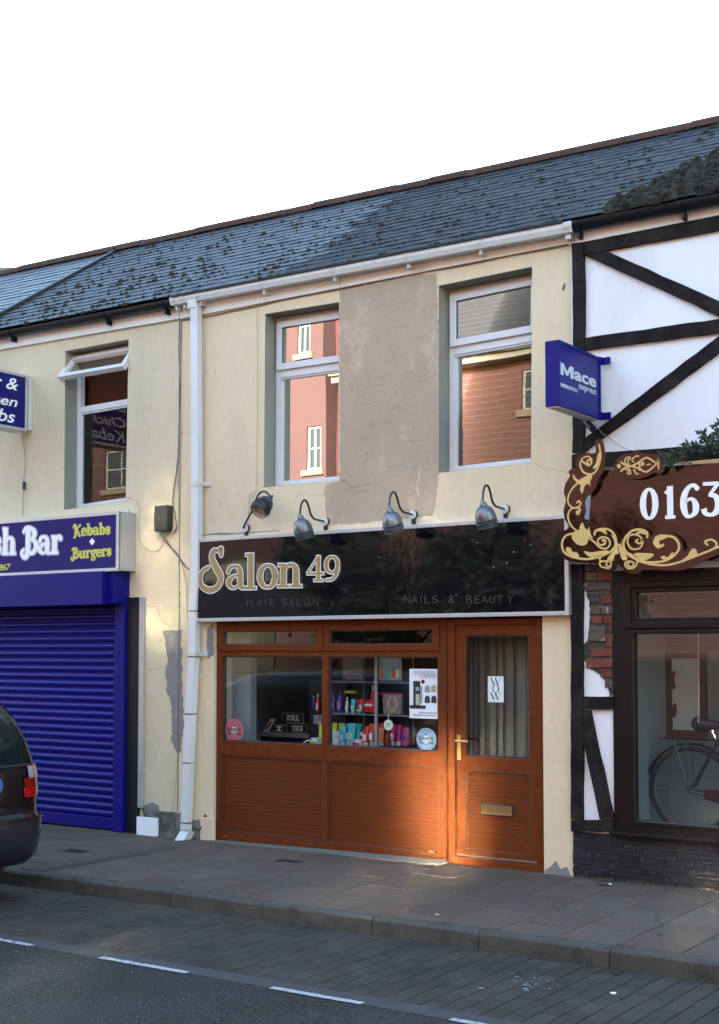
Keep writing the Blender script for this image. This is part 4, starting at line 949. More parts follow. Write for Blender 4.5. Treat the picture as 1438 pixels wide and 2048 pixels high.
# ================================================================== SALON SIGN
YN = -.10
ss = thing('shop_sign', 'long black gloss sign reading Salon 49 above the wood effect shopfront', 'sign', P(760, 1240, YN))
q_ = [P(392, 1078, YN), P(1135, 1028.5, YN), P(1137.5, 1230.5, YN), P(388.7, 1244, YN)]
o_ = [(p.x, p.z) for p in q_]; o_[1] = (o_[2][0], o_[1][1])
m = MB(); inn = ring(m, o_, .034, YN, YN+.03); m.build('frame', M_alu, ss, bevel=.003)
m = MB(); m.prism([[(inn[0][0]-.02, inn[0][1]+.02), (inn[1][0]+.02, inn[1][1]+.02), (inn[2][0]+.02, inn[2][1]-.02), (inn[3][0]-.02, inn[3][1]-.02)]], YN+.008, YN+.030); m.build('face', M_signblack, ss)
m = MB(); m.prism([[(o_[0][0]+.006, o_[0][1]-.004), (o_[1][0]-.006, o_[1][1]-.004), (o_[2][0]-.006, o_[2][1]+.004), (o_[3][0]+.006, o_[3][1]+.004)]], YN+.0305, -.002); m.build('backing_box', M_alu, ss)
yf = YN+.008
def big(mb, s, l, b_, r_, t_, br=None, **kw):
    o = P(l, b_, yf); e = P(r_, b_ if br is None else br, yf); c = P(l, t_, yf)
    serif(mb, s, (o, V((e.x-o.x, 0, e.z-o.z)), V((0, 0, c.z-o.z)), V((0, -1, 0))), **kw)
spec_ = [('S', 397, 1175, 458, 1108, 1174, 1.42, 1.0), ('a', 452, 1178, 493, 1108, 1177.5, 1.5, 1.0), ('l', 489, 1178.5, 515, 1107.5, 1178, 1.55, 1.0), ('o', 513, 1177, 558, 1106, 1176, 1.5, 1.0), ('n', 555, 1174.5, 606, 1105, 1174, 1.5, 1.0),
         ('4', 613, 1162.5, 650, 1113, 1162, 1.5, .9), ('9', 646, 1162, 683, 1113, 1161, 1.5, .9)]
for nm, m_, gr, t0, t1, sh_ in (('letter_shadow', M_blackv, .008, 0, .0004, (.022, -.006)), ('letter_edge', M_whitev, .0105, .0012, .0016, (0, 0)), ('letters', M_gold, .0025, .0026, .003, (0, 0))):
    m = MB()
    for c, l, b_, r_, t_, br, top, wf in spec_: big(m, c, l, b_, r_, t_, br, th0=t0, th1=t1, grow=gr, shift=sh_, top=top, wf=wf*(1 if c in '49' else 1.0))
    o2 = m.build(nm, m_, ss)
    if nm == 'letters': o2['label'] = 'gold letters Salon 49 edged in white'
m = MB()
def wl_(s, l, b_, r_, t_): 
    o = P(l, b_, yf); e = P(r_, t_, yf); text_into(m, s, (o, V((e.x-o.x, 0, 0)), V((0, 0, e.z-o.z)), V((0, -1, 0))), th=.0006, bold=-.012)
for s, l, r_ in (('N', 808, 820), ('&', 897, 909), ('B', 932, 944)): wl_(s, l, 1207, r_, 1189.5)
for s, l, r_ in (('A', 822, 835), ('I', 841, 842.5), ('L', 849, 859), ('S', 864, 876), ('E', 949, 959), ('A', 963, 975), ('U', 979, 990), ('T', 994, 1005), ('Y', 1014, 1027)): wl_(s, l, 1206.5, r_, 1191)
for s, l, r_ in (('H', 494, 505), ('A', 513, 523), ('I', 530, 531.5), ('R', 539, 548), ('S', 565, 574), ('A', 578, 589), ('L', 594, 602), ('O', 608, 620), ('N', 626, 637)): wl_(s, l, 1212, r_, 1197)
m.build('small_letters', M_goldd, ss, label='faint bronze words Hair Salon and Nails and Beauty')
rn = random.Random(9); m = MB()
for k in range(12):
    u, v = rn.uniform(720, 1100), rn.uniform(1080, 1200); q = P(u, v, yf); r_ = rn.uniform(.0015, .0045); m.prism([[(q.x+r_*cos(a), q.z+r_*sin(a)*1.3) for a in (0, 1, 2, 3, 4, 5)]], yf-.0012, yf-.0004)
m.build('droppings', M_whitev, ss, kind='stuff')
m = MB(); pts = [P(a, b_, 0) for a, b_ in ((396, 1075), (430, 1071), (450, 1071), (475, 1070), (560, 1064))]; stroke(m, [(p.x, p.z+.015, w_) for p, w_ in zip(pts, (.004, .02, .026, .014, .004))], lambda x, z, d: (x, -d, z), 0, .002, caps=False); m.build('crack', M_cement, w_sa)
# ================================================================== WALL LAMPS
def lamp(px, py, label, twisted=False):
    b0 = P(px, py, -.03); t = thing('wall_lamp', label, 'lamp', (b0.x, 0, b0.z), 'swan neck lamps over the black salon sign')
    X, Z_ = b0.x, b0.z
    m = MB(); M = Matrix.Translation((X, -.004, Z_)) @ Matrix.Rotation(pi/2, 4, 'X'); m.lathe([(.040, -.003), (.040, .02), (.034, .024)], M, 20)
    m.box(X-.015, X+.015, -.022, -.001, Z_-.115, Z_-.02); m.build('base_block', M_rust, t)
    m = MB(); M2 = Matrix.Translation((X, -.028, Z_)) @ Matrix.Rotation(pi/2, 4, 'X'); m.lathe([(.038, 0), (.038, .006), (.03, .009), (.012, .010)], M2, 20); m.build('wall_plate', M_pvcd, t, smooth=True)
    if not twisted:
        path = [(0, -.03, 0), (0, -.12, .005), (0, -.19, .012), (0, -.24, .05), (0, -.275, .12), (0, -.315, .165), (0, -.36, .155), (0, -.39, .10), (0, -.40, .02)]
        tip = V(path[-1]); ax = V((.08, .28, -1)).normalized(); rot = 0
    else:
        path = [(0, -.03, 0), (.0, -.05, .01), (.09, -.08, .10), (.19, -.12, .19), (.22, -.13, .25), (.26, -.14, .30), (.33, -.15, .315), (.39, -.155, .28), (.41, -.155, .25)]
        tip = V(path[-1]); ax = V((-.15, -.75, -.70)).normalized()
    O = V((X, 0, Z_)); m = MB(); m.tube([O+V(p) for p in smooth_path(path, 6)], .0095, 8); m.build('swan_neck', M_galvd, t, smooth=True)
    q = ax.to_track_quat('Z', 'Y').to_matrix().to_4x4(); M = Matrix.Translation(O+tip) @ q
    m = MB(); m.lathe([(.011, -.03), (.013, -.008), (.02, 0), (.03, .012), (.03, .03), (.02, .034)], M, 16); m.build('lamp_cap', M_galv if not twisted else M_galvd, t, smooth=True)
    R_ = .086; pr = []
    for i in range(9): a = i/8*pi/2; pr.append((.02+(R_-.02)*sin(a)**.9, .03+.108*(1-cos(a))))
    pr += [(R_+.004, .140), (R_+.009, .143), (R_+.004, .146), (R_-.001, .162), (R_+.004, .165), (R_+.009, .168), (R_+.003, .171), (R_-.003, .205), (R_-.001, .207)]
    ins = [(r-.004, z) for r, z in reversed(pr[:-1])]
    m = MB(); m.lathe(pr, M, 28, closed=False); m.f = m.f[:-2]; m.build('lamp_shade', M_galv if not twisted else M_galvd, t, smooth=True)
    m = MB(); m.lathe(ins, M, 28); m.f = m.f[:-2]; m.build('shade_lining', M_lampin, t, smooth=True)
    m = MB(); m.lathe([(.015, .05), (.02, .07), (.032, .11), (.02, .14), (.004, .148)], M, 12); m.build('bulb', M_pvc, t, smooth=True)
    return t
lamp(649, 1043, 'galvanised swan neck lamp above the gap between gold word and number')
lamp(825, 1029, 'galvanised swan neck lamp below the grey brown patch, middle of the three hanging straight')
lamp(1009, 1018, 'galvanised swan neck lamp below the right salon window, nearest the timbered shop')
lamp(490, 1056, 'dark swan neck lamp twisted sideways showing its pale lining', True)
# ================================================================== CABLES AND BOXES
def cable(name, pxs, r, m_, label, cat='cable', Y=-.012, group=None, n=5):
    m = MB(); m.tube(smooth_path([P(a, b_, Y) for a, b_ in pxs], n), r, 6); o = m.build(name, m_, smooth=True)
    if label: tag(o, label, cat, group)
    return o
cable('cable', [(359, 637), (358, 700), (360, 780), (358, 850), (357, 900), (352, 950), (347, 985), (346, 1010), (352, 1040), (352, 1058), (343, 1066), (330, 1066)], .0045, M_cablek, 'black cable dropping from the fascia to the black junction box')
cable('cable', [(362, 637), (361, 700), (358, 790), (360, 870), (356, 940), (358, 1000), (358, 1045), (350, 1064), (336, 1070), (325, 1064)], .004, M_cable, 'grey cable beside the black one, looping under the junction box')
cable('cable', [(361, 640), (362, 760), (361, 860), (359, 960), (355, 1040), (346, 1060), (328, 1060)], .003, M_cablew, 'thin pale cable in the bundle above the junction box')
cable('cable', [(251, 994), (262, 996), (274, 1004), (278, 1030), (277, 1060), (281, 1085), (296, 1099), (312, 1102), (323, 1092), (326, 1066)], .005, M_cablew, 'off white cable looping from the takeaway window sill to the junction box')
cable('cable', [(325, 1070), (340, 1092), (356, 1112), (372, 1134), (378, 1138)], .005, M_cablek, 'black cable slanting from the junction box behind the downpipe')
cable('cable', [(318, 1066), (333, 1088), (352, 1104), (364, 1126), (377, 1137)], .0028, M_cable, 'thin grey cable tangled along the slanting black one')
cable('cable', [(364, 1128), (369, 1150), (373, 1180), (374, 1240)], .0028, mat('tan cable', (.42, .30, .17), .7), 'tan cable hanging beside the downpipe below the slanting cables')
cable('cable', [(362, 641), (420, 632), (470, 621), (520, 611), (545, 604), (600, 593), (680, 578), (760, 562), (840, 545), (930, 530), (1010, 513), (1100, 497), (1136, 490)], .005, mat('brown cable', (.16, .115, .075), .8), 'brown cable running under the white fascia over the salon windows', n=7)
cable('cable', [(516, 612), (514, 640), (515, 760), (514, 900), (512, 975), (505, 988), (503, 1000)], .003, mat('painted cable', (.50, .43, .30), .8), 'cream painted cable running down beside the left salon window')
cable('cable', [(500, 985), (499, 1003), (497, 1030), (492, 1042)], .003, M_cable, 'short cable ending at the twisted lamp')
cable('cable', [(499, 1003), (515, 1004), (528, 1004)], .003, M_cablew, 'tiny pale cable crossing behind the twisted lamp')
cable('cable', [(46, 870), (49, 900), (50, 930), (47, 962)], .0035, M_cable, 'thin cable hanging under the projecting takeaway sign')
cable('cable', [(47, 980), (46, 1005), (45, 1032)], .0035, M_cable, 'thin cable between the inline connector and the fascia sign')
cable('cable', [(258, 1020), (259, 1060), (261, 1100), (259, 1140), (255, 1148)], .004, M_cablek, 'black cable hanging down the end of the takeaway fascia sign', Y=-.03)
cable('cable', [(262, 1024), (262, 1080), (258, 1120), (260, 1146)], .003, M_cable, 'grey cable hanging down the end of the takeaway fascia sign', Y=-.02)
m = MB(); a = P(48, 971, -.02); m.box(a.x-.014, a.x+.014, -.035, -.006, a.z-.045, a.z+.045); tag(m.build('cable_connector', M_blackm, bevel=.006), 'small black inline connector on the cable under the projecting sign', 'connector')
bx = thing('junction_box', 'black curved junction box on the cream wall right of the takeaway sign', 'junction box', P(321, 1060, -.05))
a = P(307.5, 1063, -.10); b_ = P(333, 1009, -.10)
m = MB(); ps = []
for i in range(9):
    t = i/8; bul = .010*sin(pi*t); ps.append((b_.x+bul*.6, a.z+(b_.z-a.z)*t))
qs = [(a.x-.010*sin(pi*i/8)*.6, b_.z+(a.z-b_.z)*i/8) for i in range(9)]
m.prism([ps+qs], -.10, -.004); m.build('case', M_blackm, bx, bevel=.012)
m = MB(); m.box(a.x+.04, a.x+.075, -.104, -.1005, a.z+.02, b_.z-.02); m.build('cover_strip', M_blackm, bx, bevel=.003)
m = MB(); m.tube([P(322, 1063, -.05), P(323, 1073, -.04)], .014, 8); m.build('cable_gland', M_grey, bx)
for i, (u, v) in enumerate(((316, 1066), (319, 1068), (327, 1067), (330, 1065))):
    m = MB(); m.tube(smooth_path([P(u, v-4, -.05), P(u+rn.uniform(-6, 6), v+10, -.04), P(u+8, v+4+i*2, -.03), P(u+22, v-2-i*3, -.02)], 5), .0022, 5); m.build('loose_wire', M_cablew, bx)
# ================================================================== TIMBERED SHOP
def beam(px, name='timber', Y=-.035, parent=None, m_=None, jit=.9, seed=0, Y1=-.0015):
    rn = random.Random(seed); pts = []
    for (a, b_), (c, d) in zip(px, px[1:]+px[:1]):
        l = math.hypot(c-a, d-b_); n = max(1, int(l/28))
        for i in range(n): pts.append((a+(c-a)*i/n+(rn.uniform(-jit, jit) if i else 0), b_+(d-b_)*i/n+(rn.uniform(-jit, jit) if i else 0)))
    m = MB(); m.prism([L2(pts, Y)], Y, Y1); return m.build(name, m_ or M_timber, parent or ti, bevel=.0)
beam([(1142.5, 487), (1166.5, 484), (1168, 560), (1168, 730), (1167, 906), (1144, 906), (1146, 800), (1146, 640)], Y=-.040, seed=1)
beam([(1167.5, 484), (1600, 399), (1600, 430), (1438, 459.5), (1168, 508.5)], seed=2)
beam([(1169, 510), (1214, 502), (1438, 602), (1600, 674), (1600, 704), (1438, 633)], Y=-.033, seed=3)
beam([(1168.7, 676), (1438, 637.5), (1600, 615), (1600, 640), (1438, 665), (1170, 700.5)], seed=4)
beam([(1168, 877), (1438, 671.7), (1445, 666), (1480, 664), (1438, 705), (1186, 890), (1169, 903)], Y=-.033, seed=5)
beam([(1143.5, 909), (1438, 888), (1600, 872), (1600, 900), (1438, 915), (1143.5, 938)], Y=-.036, seed=6)
beam([(1141.5, 1128), (1165, 1128), (1165, 1392), (1165, 1420), (1165, 1640), (1141.5, 1639)], Y=-.036, seed=7)
beam([(1166, 1393), (1226, 1393), (1226, 1419), (1166, 1419)], Y=-.034, seed=8)
beam([(1166, 1421), (1180, 1421), (1226, 1632), (1226, 1639), (1199, 1639), (1166, 1480)], Y=-.033, seed=9)
beam([(1141.5, 1641), (1226, 1641), (1226, 1664), (1141.5, 1663)], Y=-.037, seed=10)
# crumbled plaster: mortar bed and bricks
poly([(1168, 1128), (1226, 1128), (1226, 1392), (1221, 1392), (1212, 1365), (1200, 1347), (1180, 1338), (1172, 1325), (1167, 1320), (1166, 1290), (1175, 1280), (1180, 1255), (1180, 1210), (1172, 1180), (1166, 1170)], M_mortar, w_ti, 'mortar_bed', jit=1.5, seed=31, t=.006)
def brk(pxs, m_, seed):
    rn = random.Random(seed); pts = []
    for (a, b_), (c, d) in zip(pxs, pxs[1:]+pxs[:1]):
        for i in range(3): pts.append((a+(c-a)*i/3+rn.uniform(-.7, .7), b_+(d-b_)*i/3+rn.uniform(-.7, .7)))
    m = MB(); y = -.014-rn.uniform(0, .01); m.prism([L2(pts, y)], y, -.004); m.build('brick', m_, w_ti, bevel=.003)
rct = lambda a, b_, c, d: [(a, b_), (c, b_-(c-a)*.02), (c, d-(c-a)*.02), (a, d)]
for i, (q, mm) in enumerate(((rct(1172, 1145, 1194, 1160), M_brick2), (rct(1196, 1145, 1224, 1160), M_brick), (rct(1171, 1131, 1190, 1142), M_brick2), (rct(1192, 1131, 1222, 1142), M_brick2), (rct(1167, 1166, 1222, 1181), M_brick2), (rct(1174, 1183, 1222, 1190), M_brick2), (rct(1180, 1192, 1198, 1204), M_brick2), (rct(1202, 1190, 1223, 1207), M_brick),
    (rct(1181, 1212, 1200, 1228), M_brick2), (rct(1202, 1212, 1224, 1228), M_brick2), (rct(1183, 1231, 1204, 1247), M_brick), (rct(1206, 1231, 1224, 1247), M_brick), (rct(1178, 1251, 1210, 1282), M_brick2), (rct(1217, 1250, 1224, 1264), M_brick), (rct(1211, 1268, 1224, 1294), M_brick),
    (rct(1182, 1298, 1224, 1313), M_brick), (rct(1172, 1318, 1224, 1336), M_brick), (rct(1201, 1339, 1224, 1355), M_brick), (rct(1210, 1358, 1225, 1376), M_brick2))):
    brk(q, mm, 50+i)
# brown window and frame
YB = -.02
bt = [(1226, 1140), (1600, 1118), (1600, 1708), (1226, 1665)]
lx = lambda px, py=1450: P(px, py, YB).x; lzz = lambda py, px=1273: P(px, py, YB).z
x0, x1 = lx(1226), XR-1.5
z_top, z_b = lzz(1141, 1250), lzz(1667, 1250)
g1 = (lx(1273), x1-.1, lzz(1185), lzz(1236)); g2 = (lx(1268), x1-.1, lzz(1265, 1268), lzz(1641, 1268))
m = MB(); m.prism([[(x0, z_top), (x1, z_top), (x1, z_b), (x0, z_b)], [(g1[0], g1[2]), (g1[1], g1[2]), (g1[1], g1[3]), (g1[0], g1[3])], [(g2[0], g2[2]), (g2[1], g2[2]), (g2[1], g2[3]), (g2[0], g2[3])]], YB, YB+.08)
bw = m.build('window', M_brown, ti, bevel=.004, label='dark brown framed shop window')
m = MB(); ring(m, [(lx(1251), lzz(1163, 1251)), (x1-.03, lzz(1163, 1251)), (x1-.03, lzz(1258)), (lx(1251), lzz(1258))], .055, YB-.02, YB-.001); m.build('toplight_sash', M_brown, bw, bevel=.008)
m = MB(); ring(m, [(g2[0]-.03, g2[2]+.018), (x1-.07, g2[2]+.018), (x1-.07, g2[3]-.03), (g2[0]-.03, g2[3]-.03)], .03, YB-.012, YB-.001); m.build('glazing_bead', M_brown, bw, bevel=.006)
m = MB(); m.box(x0, x1, YB-.004, YB-.0005, lzz(1141, 1250)-.012, lzz(1141, 1250)-.006); m.build('seam', M_oakv, bw)
for g in (g1, g2): pane([(g[0], g[2]), (g[1], g[2]), (g[1], g[3]), (g[0], g[3])], YB+.04, bw, G_shop2)
m = MB(); zs = P(1280, 1668, -.08).z; m.box(lx(1222), x1, -.085, YB+.02, zs-.03, zs); m.build('window_sill', M_brown, ti, bevel=.006)
# slate plinth
xp0 = P(1146, 1700, -.01).x; zp1 = zs-.032; ph = MB(); ph.box(xp0+.004, XR, -.004, .018, -.3, zp1); plinth = ph.build('plinth', M_gblack, ti)
rn = random.Random(8); z = zp1; rows = []
while z > gz(xp0)-.03:
    h = rn.choice((.032, .038, .045)); x = xp0+rn.uniform(-.0, .0)
    while x < -1.6:
        l = rn.uniform(.10, .28); d = rn.uniform(.004, .014); rows.append((x, min(x+l, -1.6), z-h, z, d)); x += l
    z -= h
for k, (a, b_, c, d, e) in enumerate(rows):
    m = MB(); m.box(a+.0008, b_-.0008, -.004-e, -.0045, c+.0008, d-.0008); m.build('plinth_tile', M_plinth, plinth)
m = MB()
for k in range(80):
    x = rn.uniform(xp0, -2.4); z = rn.uniform(gz(x)+.01, zp1); l = rn.uniform(.008, .04)
    if rn.random() < .25: m.box(x, x+.002, -.0195, -.0187, z, z+l)
    else: m.box(x, x+l, -.0195, -.0187, z, z+.0018)
m.build('lime_streaks', mat('lime streak', (.3, .3, .31), .9), plinth, kind='stuff')
# ------------------------------------------------------------------ ornate brown sign
YO = -.16
os_ = thing('ornate_sign', 'glossy brown shop sign with gold scroll edging and white digits 0163', 'sign', P(1330, 1130, YO))
m = MB(); m.prism([L2([(1185, 941), (1207, 940), (1600, 915), (1600, 1130), (1380, 1120), (1200, 1120), (1178, 1040)], YO)], YO, YO+.03); m.build('board', M_signbrown, os_, bevel=.003)
m = MB(); a = L2([(1325, 927.5), (1438, 918), (1600, 905), (1600, 909), (1438, 921.5), (1325, 930.5)], YO-.002); m.prism([a], YO-.002, YO-.0005); m.build('gold_line', M_gold2, os_)
for i, (s, l, r_, b_, t_) in enumerate((('0', 1280, 1318, 1041, 977), ('1', 1329, 1352, 1037.5, 974), ('6', 1361, 1401, 1036, 970), ('3', 1402, 1443, 1033, 966))):
    m = MB(); o = P(l, b_, YO); e = P(r_, b_, YO); c = P(l, t_, YO); serif(m, s, (o, V((e.x-o.x, 0, 0)), V((0, 0, c.z-o.z)), V((0, -1, 0))), .0005, .0035, grow=.004); m.build('digit', M_whitev, os_, label='white digit '+s)
# scroll edging boards (outlines in photo pixels /3.938 from 1080,640)
def z6(pts): return [(1080+a/3.938, 640+b_/3.938) for a, b_ in pts]
YS2 = YO-.05
out1 = z6([(470, 935), (495, 960), (512, 1060), (512, 1150), (490, 1210), (460, 1250), (440, 1320), (400, 1370), (370, 1390), (350, 1440), (358, 1500), (345, 1560), (385, 1575), (430, 1600), (470, 1612), (540, 1610), (590, 1645), (635, 1690), (690, 1640), (760, 1610), (830, 1640), (880, 1700), (900, 1670), (960, 1655), (1050, 1680), (1115, 1745), (1140, 1820), (1190, 1750), (1250, 1745), (1270, 1700), (1340, 1685), (1450, 1700), (1700, 1680), (1700, 1850), (1450, 1840), (1330, 1880), (1180, 1950), (1080, 1975), (960, 1970), (820, 1960), (790, 1990), (740, 2000), (680, 1985), (640, 1950), (610, 1920), (590, 1960), (540, 1988), (480, 1970), (440, 1920), (350, 1915), (260, 1905), (190, 1880), (150, 1810), (148, 1730), (175, 1670), (235, 1630), (200, 1580), (185, 1500), (205, 1420), (188, 1360), (200, 1290), (235, 1230), (225, 1190), (270, 1165), (300, 1180), (280, 1130), (300, 1080), (350, 1048), (400, 1050), (432, 1065), (440, 1010), (428, 970), (445, 940)])
def smooth_loop(pts, n=3):
    out = []; L = len(pts)
    for i in range(L):
        a, b_, c, d = pts[i-1], pts[i], pts[(i+1) % L], pts[(i+2) % L]
        for k in range(n):
            t = k/n; out.append(tuple(.5*(2*q+(r-p)*t+(2*p-5*q+4*r-s)*t*t+(3*q-p-3*r+s)*t**3) for p, q, r, s in zip(a, b_, c, d)))
    return out
m = MB(); m.prism([L2(smooth_loop(out1), YS2)], YS2, YS2+.012); m.build('scroll_board', M_signbrown, os_)
m = MB(); 
for u, v in ((1210, 1100), (1330, 1110), (1195, 960), (1250, 1120)): q = P(u, v, YO-.02); m.box(q.x-.02, q.x+.02, YS2+.0125, YO-.001, q.z-.02, q.z+.02)
m.build('spacer', M_blackm, os_)
out2 = z6([(578, 1150), (600, 1105), (650, 1060), (720, 1045), (760, 1035), (820, 1050), (880, 1050), (905, 1060), (930, 1040), (960, 1045), (990, 1080), (1010, 1120), (985, 1160), (975, 1190), (940, 1215), (900, 1205), (850, 1230), (780, 1250), (700, 1245), (630, 1210), (590, 1180)])
m = MB(); m.prism([L2(smooth_loop(out2), YS2)], YS2, YS2+.012); m.build('crest_board', M_signbrown, os_)
def scroll(mb, pts, wd, taper=True):
    pp_ = z6(pts); q = [P(a, b_, YS2) for a, b_ in pp_]; n = len(q); k = 1/3.938/255
    stroke(mb, [(p.x, p.z, wd*k*((.35+.65*math.sin(pi*(i+.5)/n)) if taper else 1)) for i, p in enumerate(q)], lambda x, z, d: (x, YS2-d, z), .0004, .0012+scroll.k*.00008, n=5); scroll.k = (scroll.k+1) % 20
scroll.k = 0
def blob(mb, pts, n=3):
    mb.prism([L2(smooth_loop(z6(pts), n), YS2)], YS2-.0008-scroll.k*.00008, YS2-.0002); scroll.k = (scroll.k+1) % 20
m = MB()
scroll(m, [(380, 1130), (372, 1110), (395, 1100), (405, 1125), (385, 1145), (350, 1125), (325, 1110), (318, 1150), (345, 1200), (400, 1215), (440, 1190), (470, 1120), (478, 1060), (465, 980)], 15, False)
scroll(m, [(410, 1100), (380, 1075), (335, 1090), (316, 1130)], 12, False)
scroll(m, [(400, 1215), (330, 1260), (270, 1310), (230, 1370), (220, 1430), (250, 1475), (300, 1475), (320, 1450), (310, 1425), (290, 1440)], 14, False)
scroll(m, [(310, 1520), (295, 1530), (290, 1510), (318, 1500), (300, 1482), (250, 1485), (222, 1530), (230, 1590), (265, 1640), (320, 1680)], 14, False)
blob(m, [(465, 1040), (478, 1090), (462, 1150), (430, 1170), (415, 1165), (440, 1130), (450, 1080)]); blob(m, [(400, 1215), (340, 1240), (300, 1260), (265, 1220), (258, 1215), (268, 1255), (300, 1290), (320, 1300), (315, 1340), (335, 1365), (350, 1310), (380, 1290), (395, 1310), (395, 1270), (410, 1240)])
blob(m, [(265, 1670), (330, 1650), (380, 1680), (380, 1740), (350, 1775), (300, 1770), (265, 1740), (250, 1710)]); blob(m, [(320, 1680), (312, 1630), (335, 1595), (355, 1640), (380, 1650), (385, 1625), (400, 1690), (420, 1720), (370, 1700)])
scroll(m, [(280, 1680), (210, 1695), (175, 1750), (185, 1820), (240, 1860), (320, 1880), (400, 1880), (480, 1860), (560, 1820), (600, 1760), (590, 1700), (550, 1655), (490, 1645), (440, 1660), (430, 1690)], 17, False)
scroll(m, [(500, 1745), (490, 1730), (515, 1735), (510, 1765), (470, 1770), (455, 1735), (490, 1710), (540, 1725), (550, 1770), (520, 1800), (470, 1790), (430, 1750), (390, 1720)], 14, False)
scroll(m, [(530, 1910), (520, 1930), (550, 1940), (560, 1915), (530, 1900), (475, 1905), (480, 1940), (540, 1955), (560, 1940)], 12, False)
scroll(m, [(480, 1900), (470, 1880), (500, 1850), (560, 1820)], 13, False)
blob(m, [(210, 1790), (240, 1795), (255, 1825), (290, 1830), (310, 1865), (260, 1860), (220, 1840), (205, 1815)]); blob(m, [(345, 1820), (400, 1830), (470, 1820), (540, 1815), (500, 1850), (430, 1870), (380, 1860)]); blob(m, [(440, 1665), (500, 1640), (520, 1665), (525, 1690), (480, 1665)])
blob(m, [(560, 1690), (600, 1720), (615, 1760), (635, 1770), (612, 1790), (620, 1840), (590, 1850), (580, 1890), (550, 1910), (530, 1880), (560, 1840), (585, 1790), (585, 1740)])
scroll(m, [(770, 1730), (755, 1745), (790, 1760), (800, 1720), (760, 1690), (705, 1700), (690, 1750), (720, 1800), (780, 1800), (808, 1760), (800, 1720)], 14, False)
scroll(m, [(845, 1710), (840, 1670), (780, 1650), (720, 1665), (670, 1720), (660, 1790), (700, 1850), (780, 1890), (880, 1910), (1000, 1890), (1080, 1830), (1095, 1770), (1060, 1715), (990, 1700), (930, 1705), (900, 1750), (930, 1790), (970, 1770)], 18, False)
blob(m, [(900, 1740), (910, 1705), (960, 1700), (1000, 1715), (940, 1740), (950, 1770), (975, 1780), (940, 1795), (905, 1780)]); blob(m, [(750, 1690), (790, 1655), (845, 1665), (830, 1690), (790, 1680)])
blob(m, [(670, 1700), (640, 1760), (655, 1800), (690, 1880), (650, 1890), (630, 1840), (620, 1790)]); blob(m, [(740, 1840), (820, 1835), (900, 1845), (860, 1880), (800, 1890)]); blob(m, [(950, 1870), (980, 1855), (1000, 1870), (1050, 1825), (1040, 1860), (990, 1890)])
scroll(m, [(700, 1910), (690, 1930), (720, 1945), (740, 1915), (700, 1900), (670, 1920), (690, 1955), (740, 1950), (765, 1910), (740, 1860), (680, 1830)], 13, False)
scroll(m, [(780, 1900), (880, 1925), (1000, 1930), (1120, 1900), (1250, 1850), (1370, 1800), (1390, 1760), (1350, 1730), (1300, 1745), (1320, 1770)], 16, False)
blob(m, [(1120, 1890), (1160, 1860), (1190, 1810), (1220, 1800), (1240, 1840), (1200, 1870)])
scroll(m, [(1370, 1800), (1450, 1775), (1560, 1770), (1650, 1790)], 15, False)
m.build('gold_scrollwork', M_gold2, os_)
m = MB()
blob(m, [(605, 1150), (620, 1132), (640, 1150), (622, 1170)]); scroll(m, [(640, 1120), (670, 1140), (720, 1150), (780, 1120), (840, 1085), (920, 1130)], 15, False); scroll(m, [(640, 1190), (670, 1165), (720, 1152), (780, 1170), (840, 1195), (920, 1132)], 15, False)
scroll(m, [(780, 1120), (785, 1150), (785, 1180)], 16, False); scroll(m, [(700, 1125), (690, 1100), (710, 1095), (705, 1080), (675, 1090), (672, 1125), (700, 1140)], 10, False); scroll(m, [(700, 1180), (690, 1205), (712, 1212), (705, 1175), (675, 1180)], 10, False)
scroll(m, [(740, 1120), (725, 1100), (760, 1070), (775, 1075)], 12, False); scroll(m, [(740, 1180), (760, 1210), (775, 1210)], 12, False); blob(m, [(795, 1125), (815, 1115), (822, 1140), (800, 1150)]); blob(m, [(840, 1138), (870, 1130), (872, 1140), (845, 1145)]); blob(m, [(925, 1085), (940, 1090), (940, 1175), (932, 1180), (924, 1140)])
m.build('gold_crest', M_gold2, os_)
# ------------------------------------------------------------------ projecting blue sign
XM = P(1211, 720, 0).x
ms = thing('projecting_sign', 'plain blue projecting sign reading Mace express on the timbered shop', 'sign', (XM, -.4, 3.5))
tl, tr, brr, bl = PX(1116.5, 679, XM), PX(1200, 713.5, XM), PX(1199.5, 838, XM), PX(1114.5, 810, XM)
yo, yi = tl.y, tr.y; zt, zb = tl.z, bl.z; thk = P(1116, 700, yo).x-P(1089, 700, yo).x
m = MB(); m.box(XM-thk, XM, yo, yi, zb, zt); m.build('box', M_blue, ms, bevel=.004)
m = MB(); m.prism([[(yo, zb), (yi, zb), (yi, zt), (yo, zt)], [(yo+.022, zb+.022), (yi-.022, zb+.022), (yi-.022, zt-.022), (yo+.022, zt-.022)]], XM+.0005, XM+.008, lambda y, z, x: (x, y, z)); m.build('rim', M_blue, ms, bevel=.002)
m = MB(); m.box(XM-thk+.01, XM-.01, yo+.01, yi-.01, zb-.006, zb-.0008); m.build('base_panel', M_pvcd, ms)
for pz in (722, 832):
    z = PX(1205, pz, XM).z; m = MB(); m.box(XM-.03, XM, yi+.001, -.036, z-.03, z+.03); m.box(XM-.03, XM+.06, -.05, -.0365, z-.03, z+.03); m.build('bracket', M_blue, ms, bevel=.003)
def fm(u0, v0, u1, v1):
    a, b_ = PX(u0, v0, XM), PX(u1, v1, XM)
    return a, b_
m = MB()
p0 = PX(1120, 751, XM); p1 = PX(1192, 774, XM); h = PX(1120, 727, XM).z-p0.z
hM, wM, zM = h, (p1.y-p0.y), (p0.z+p1.z)/2
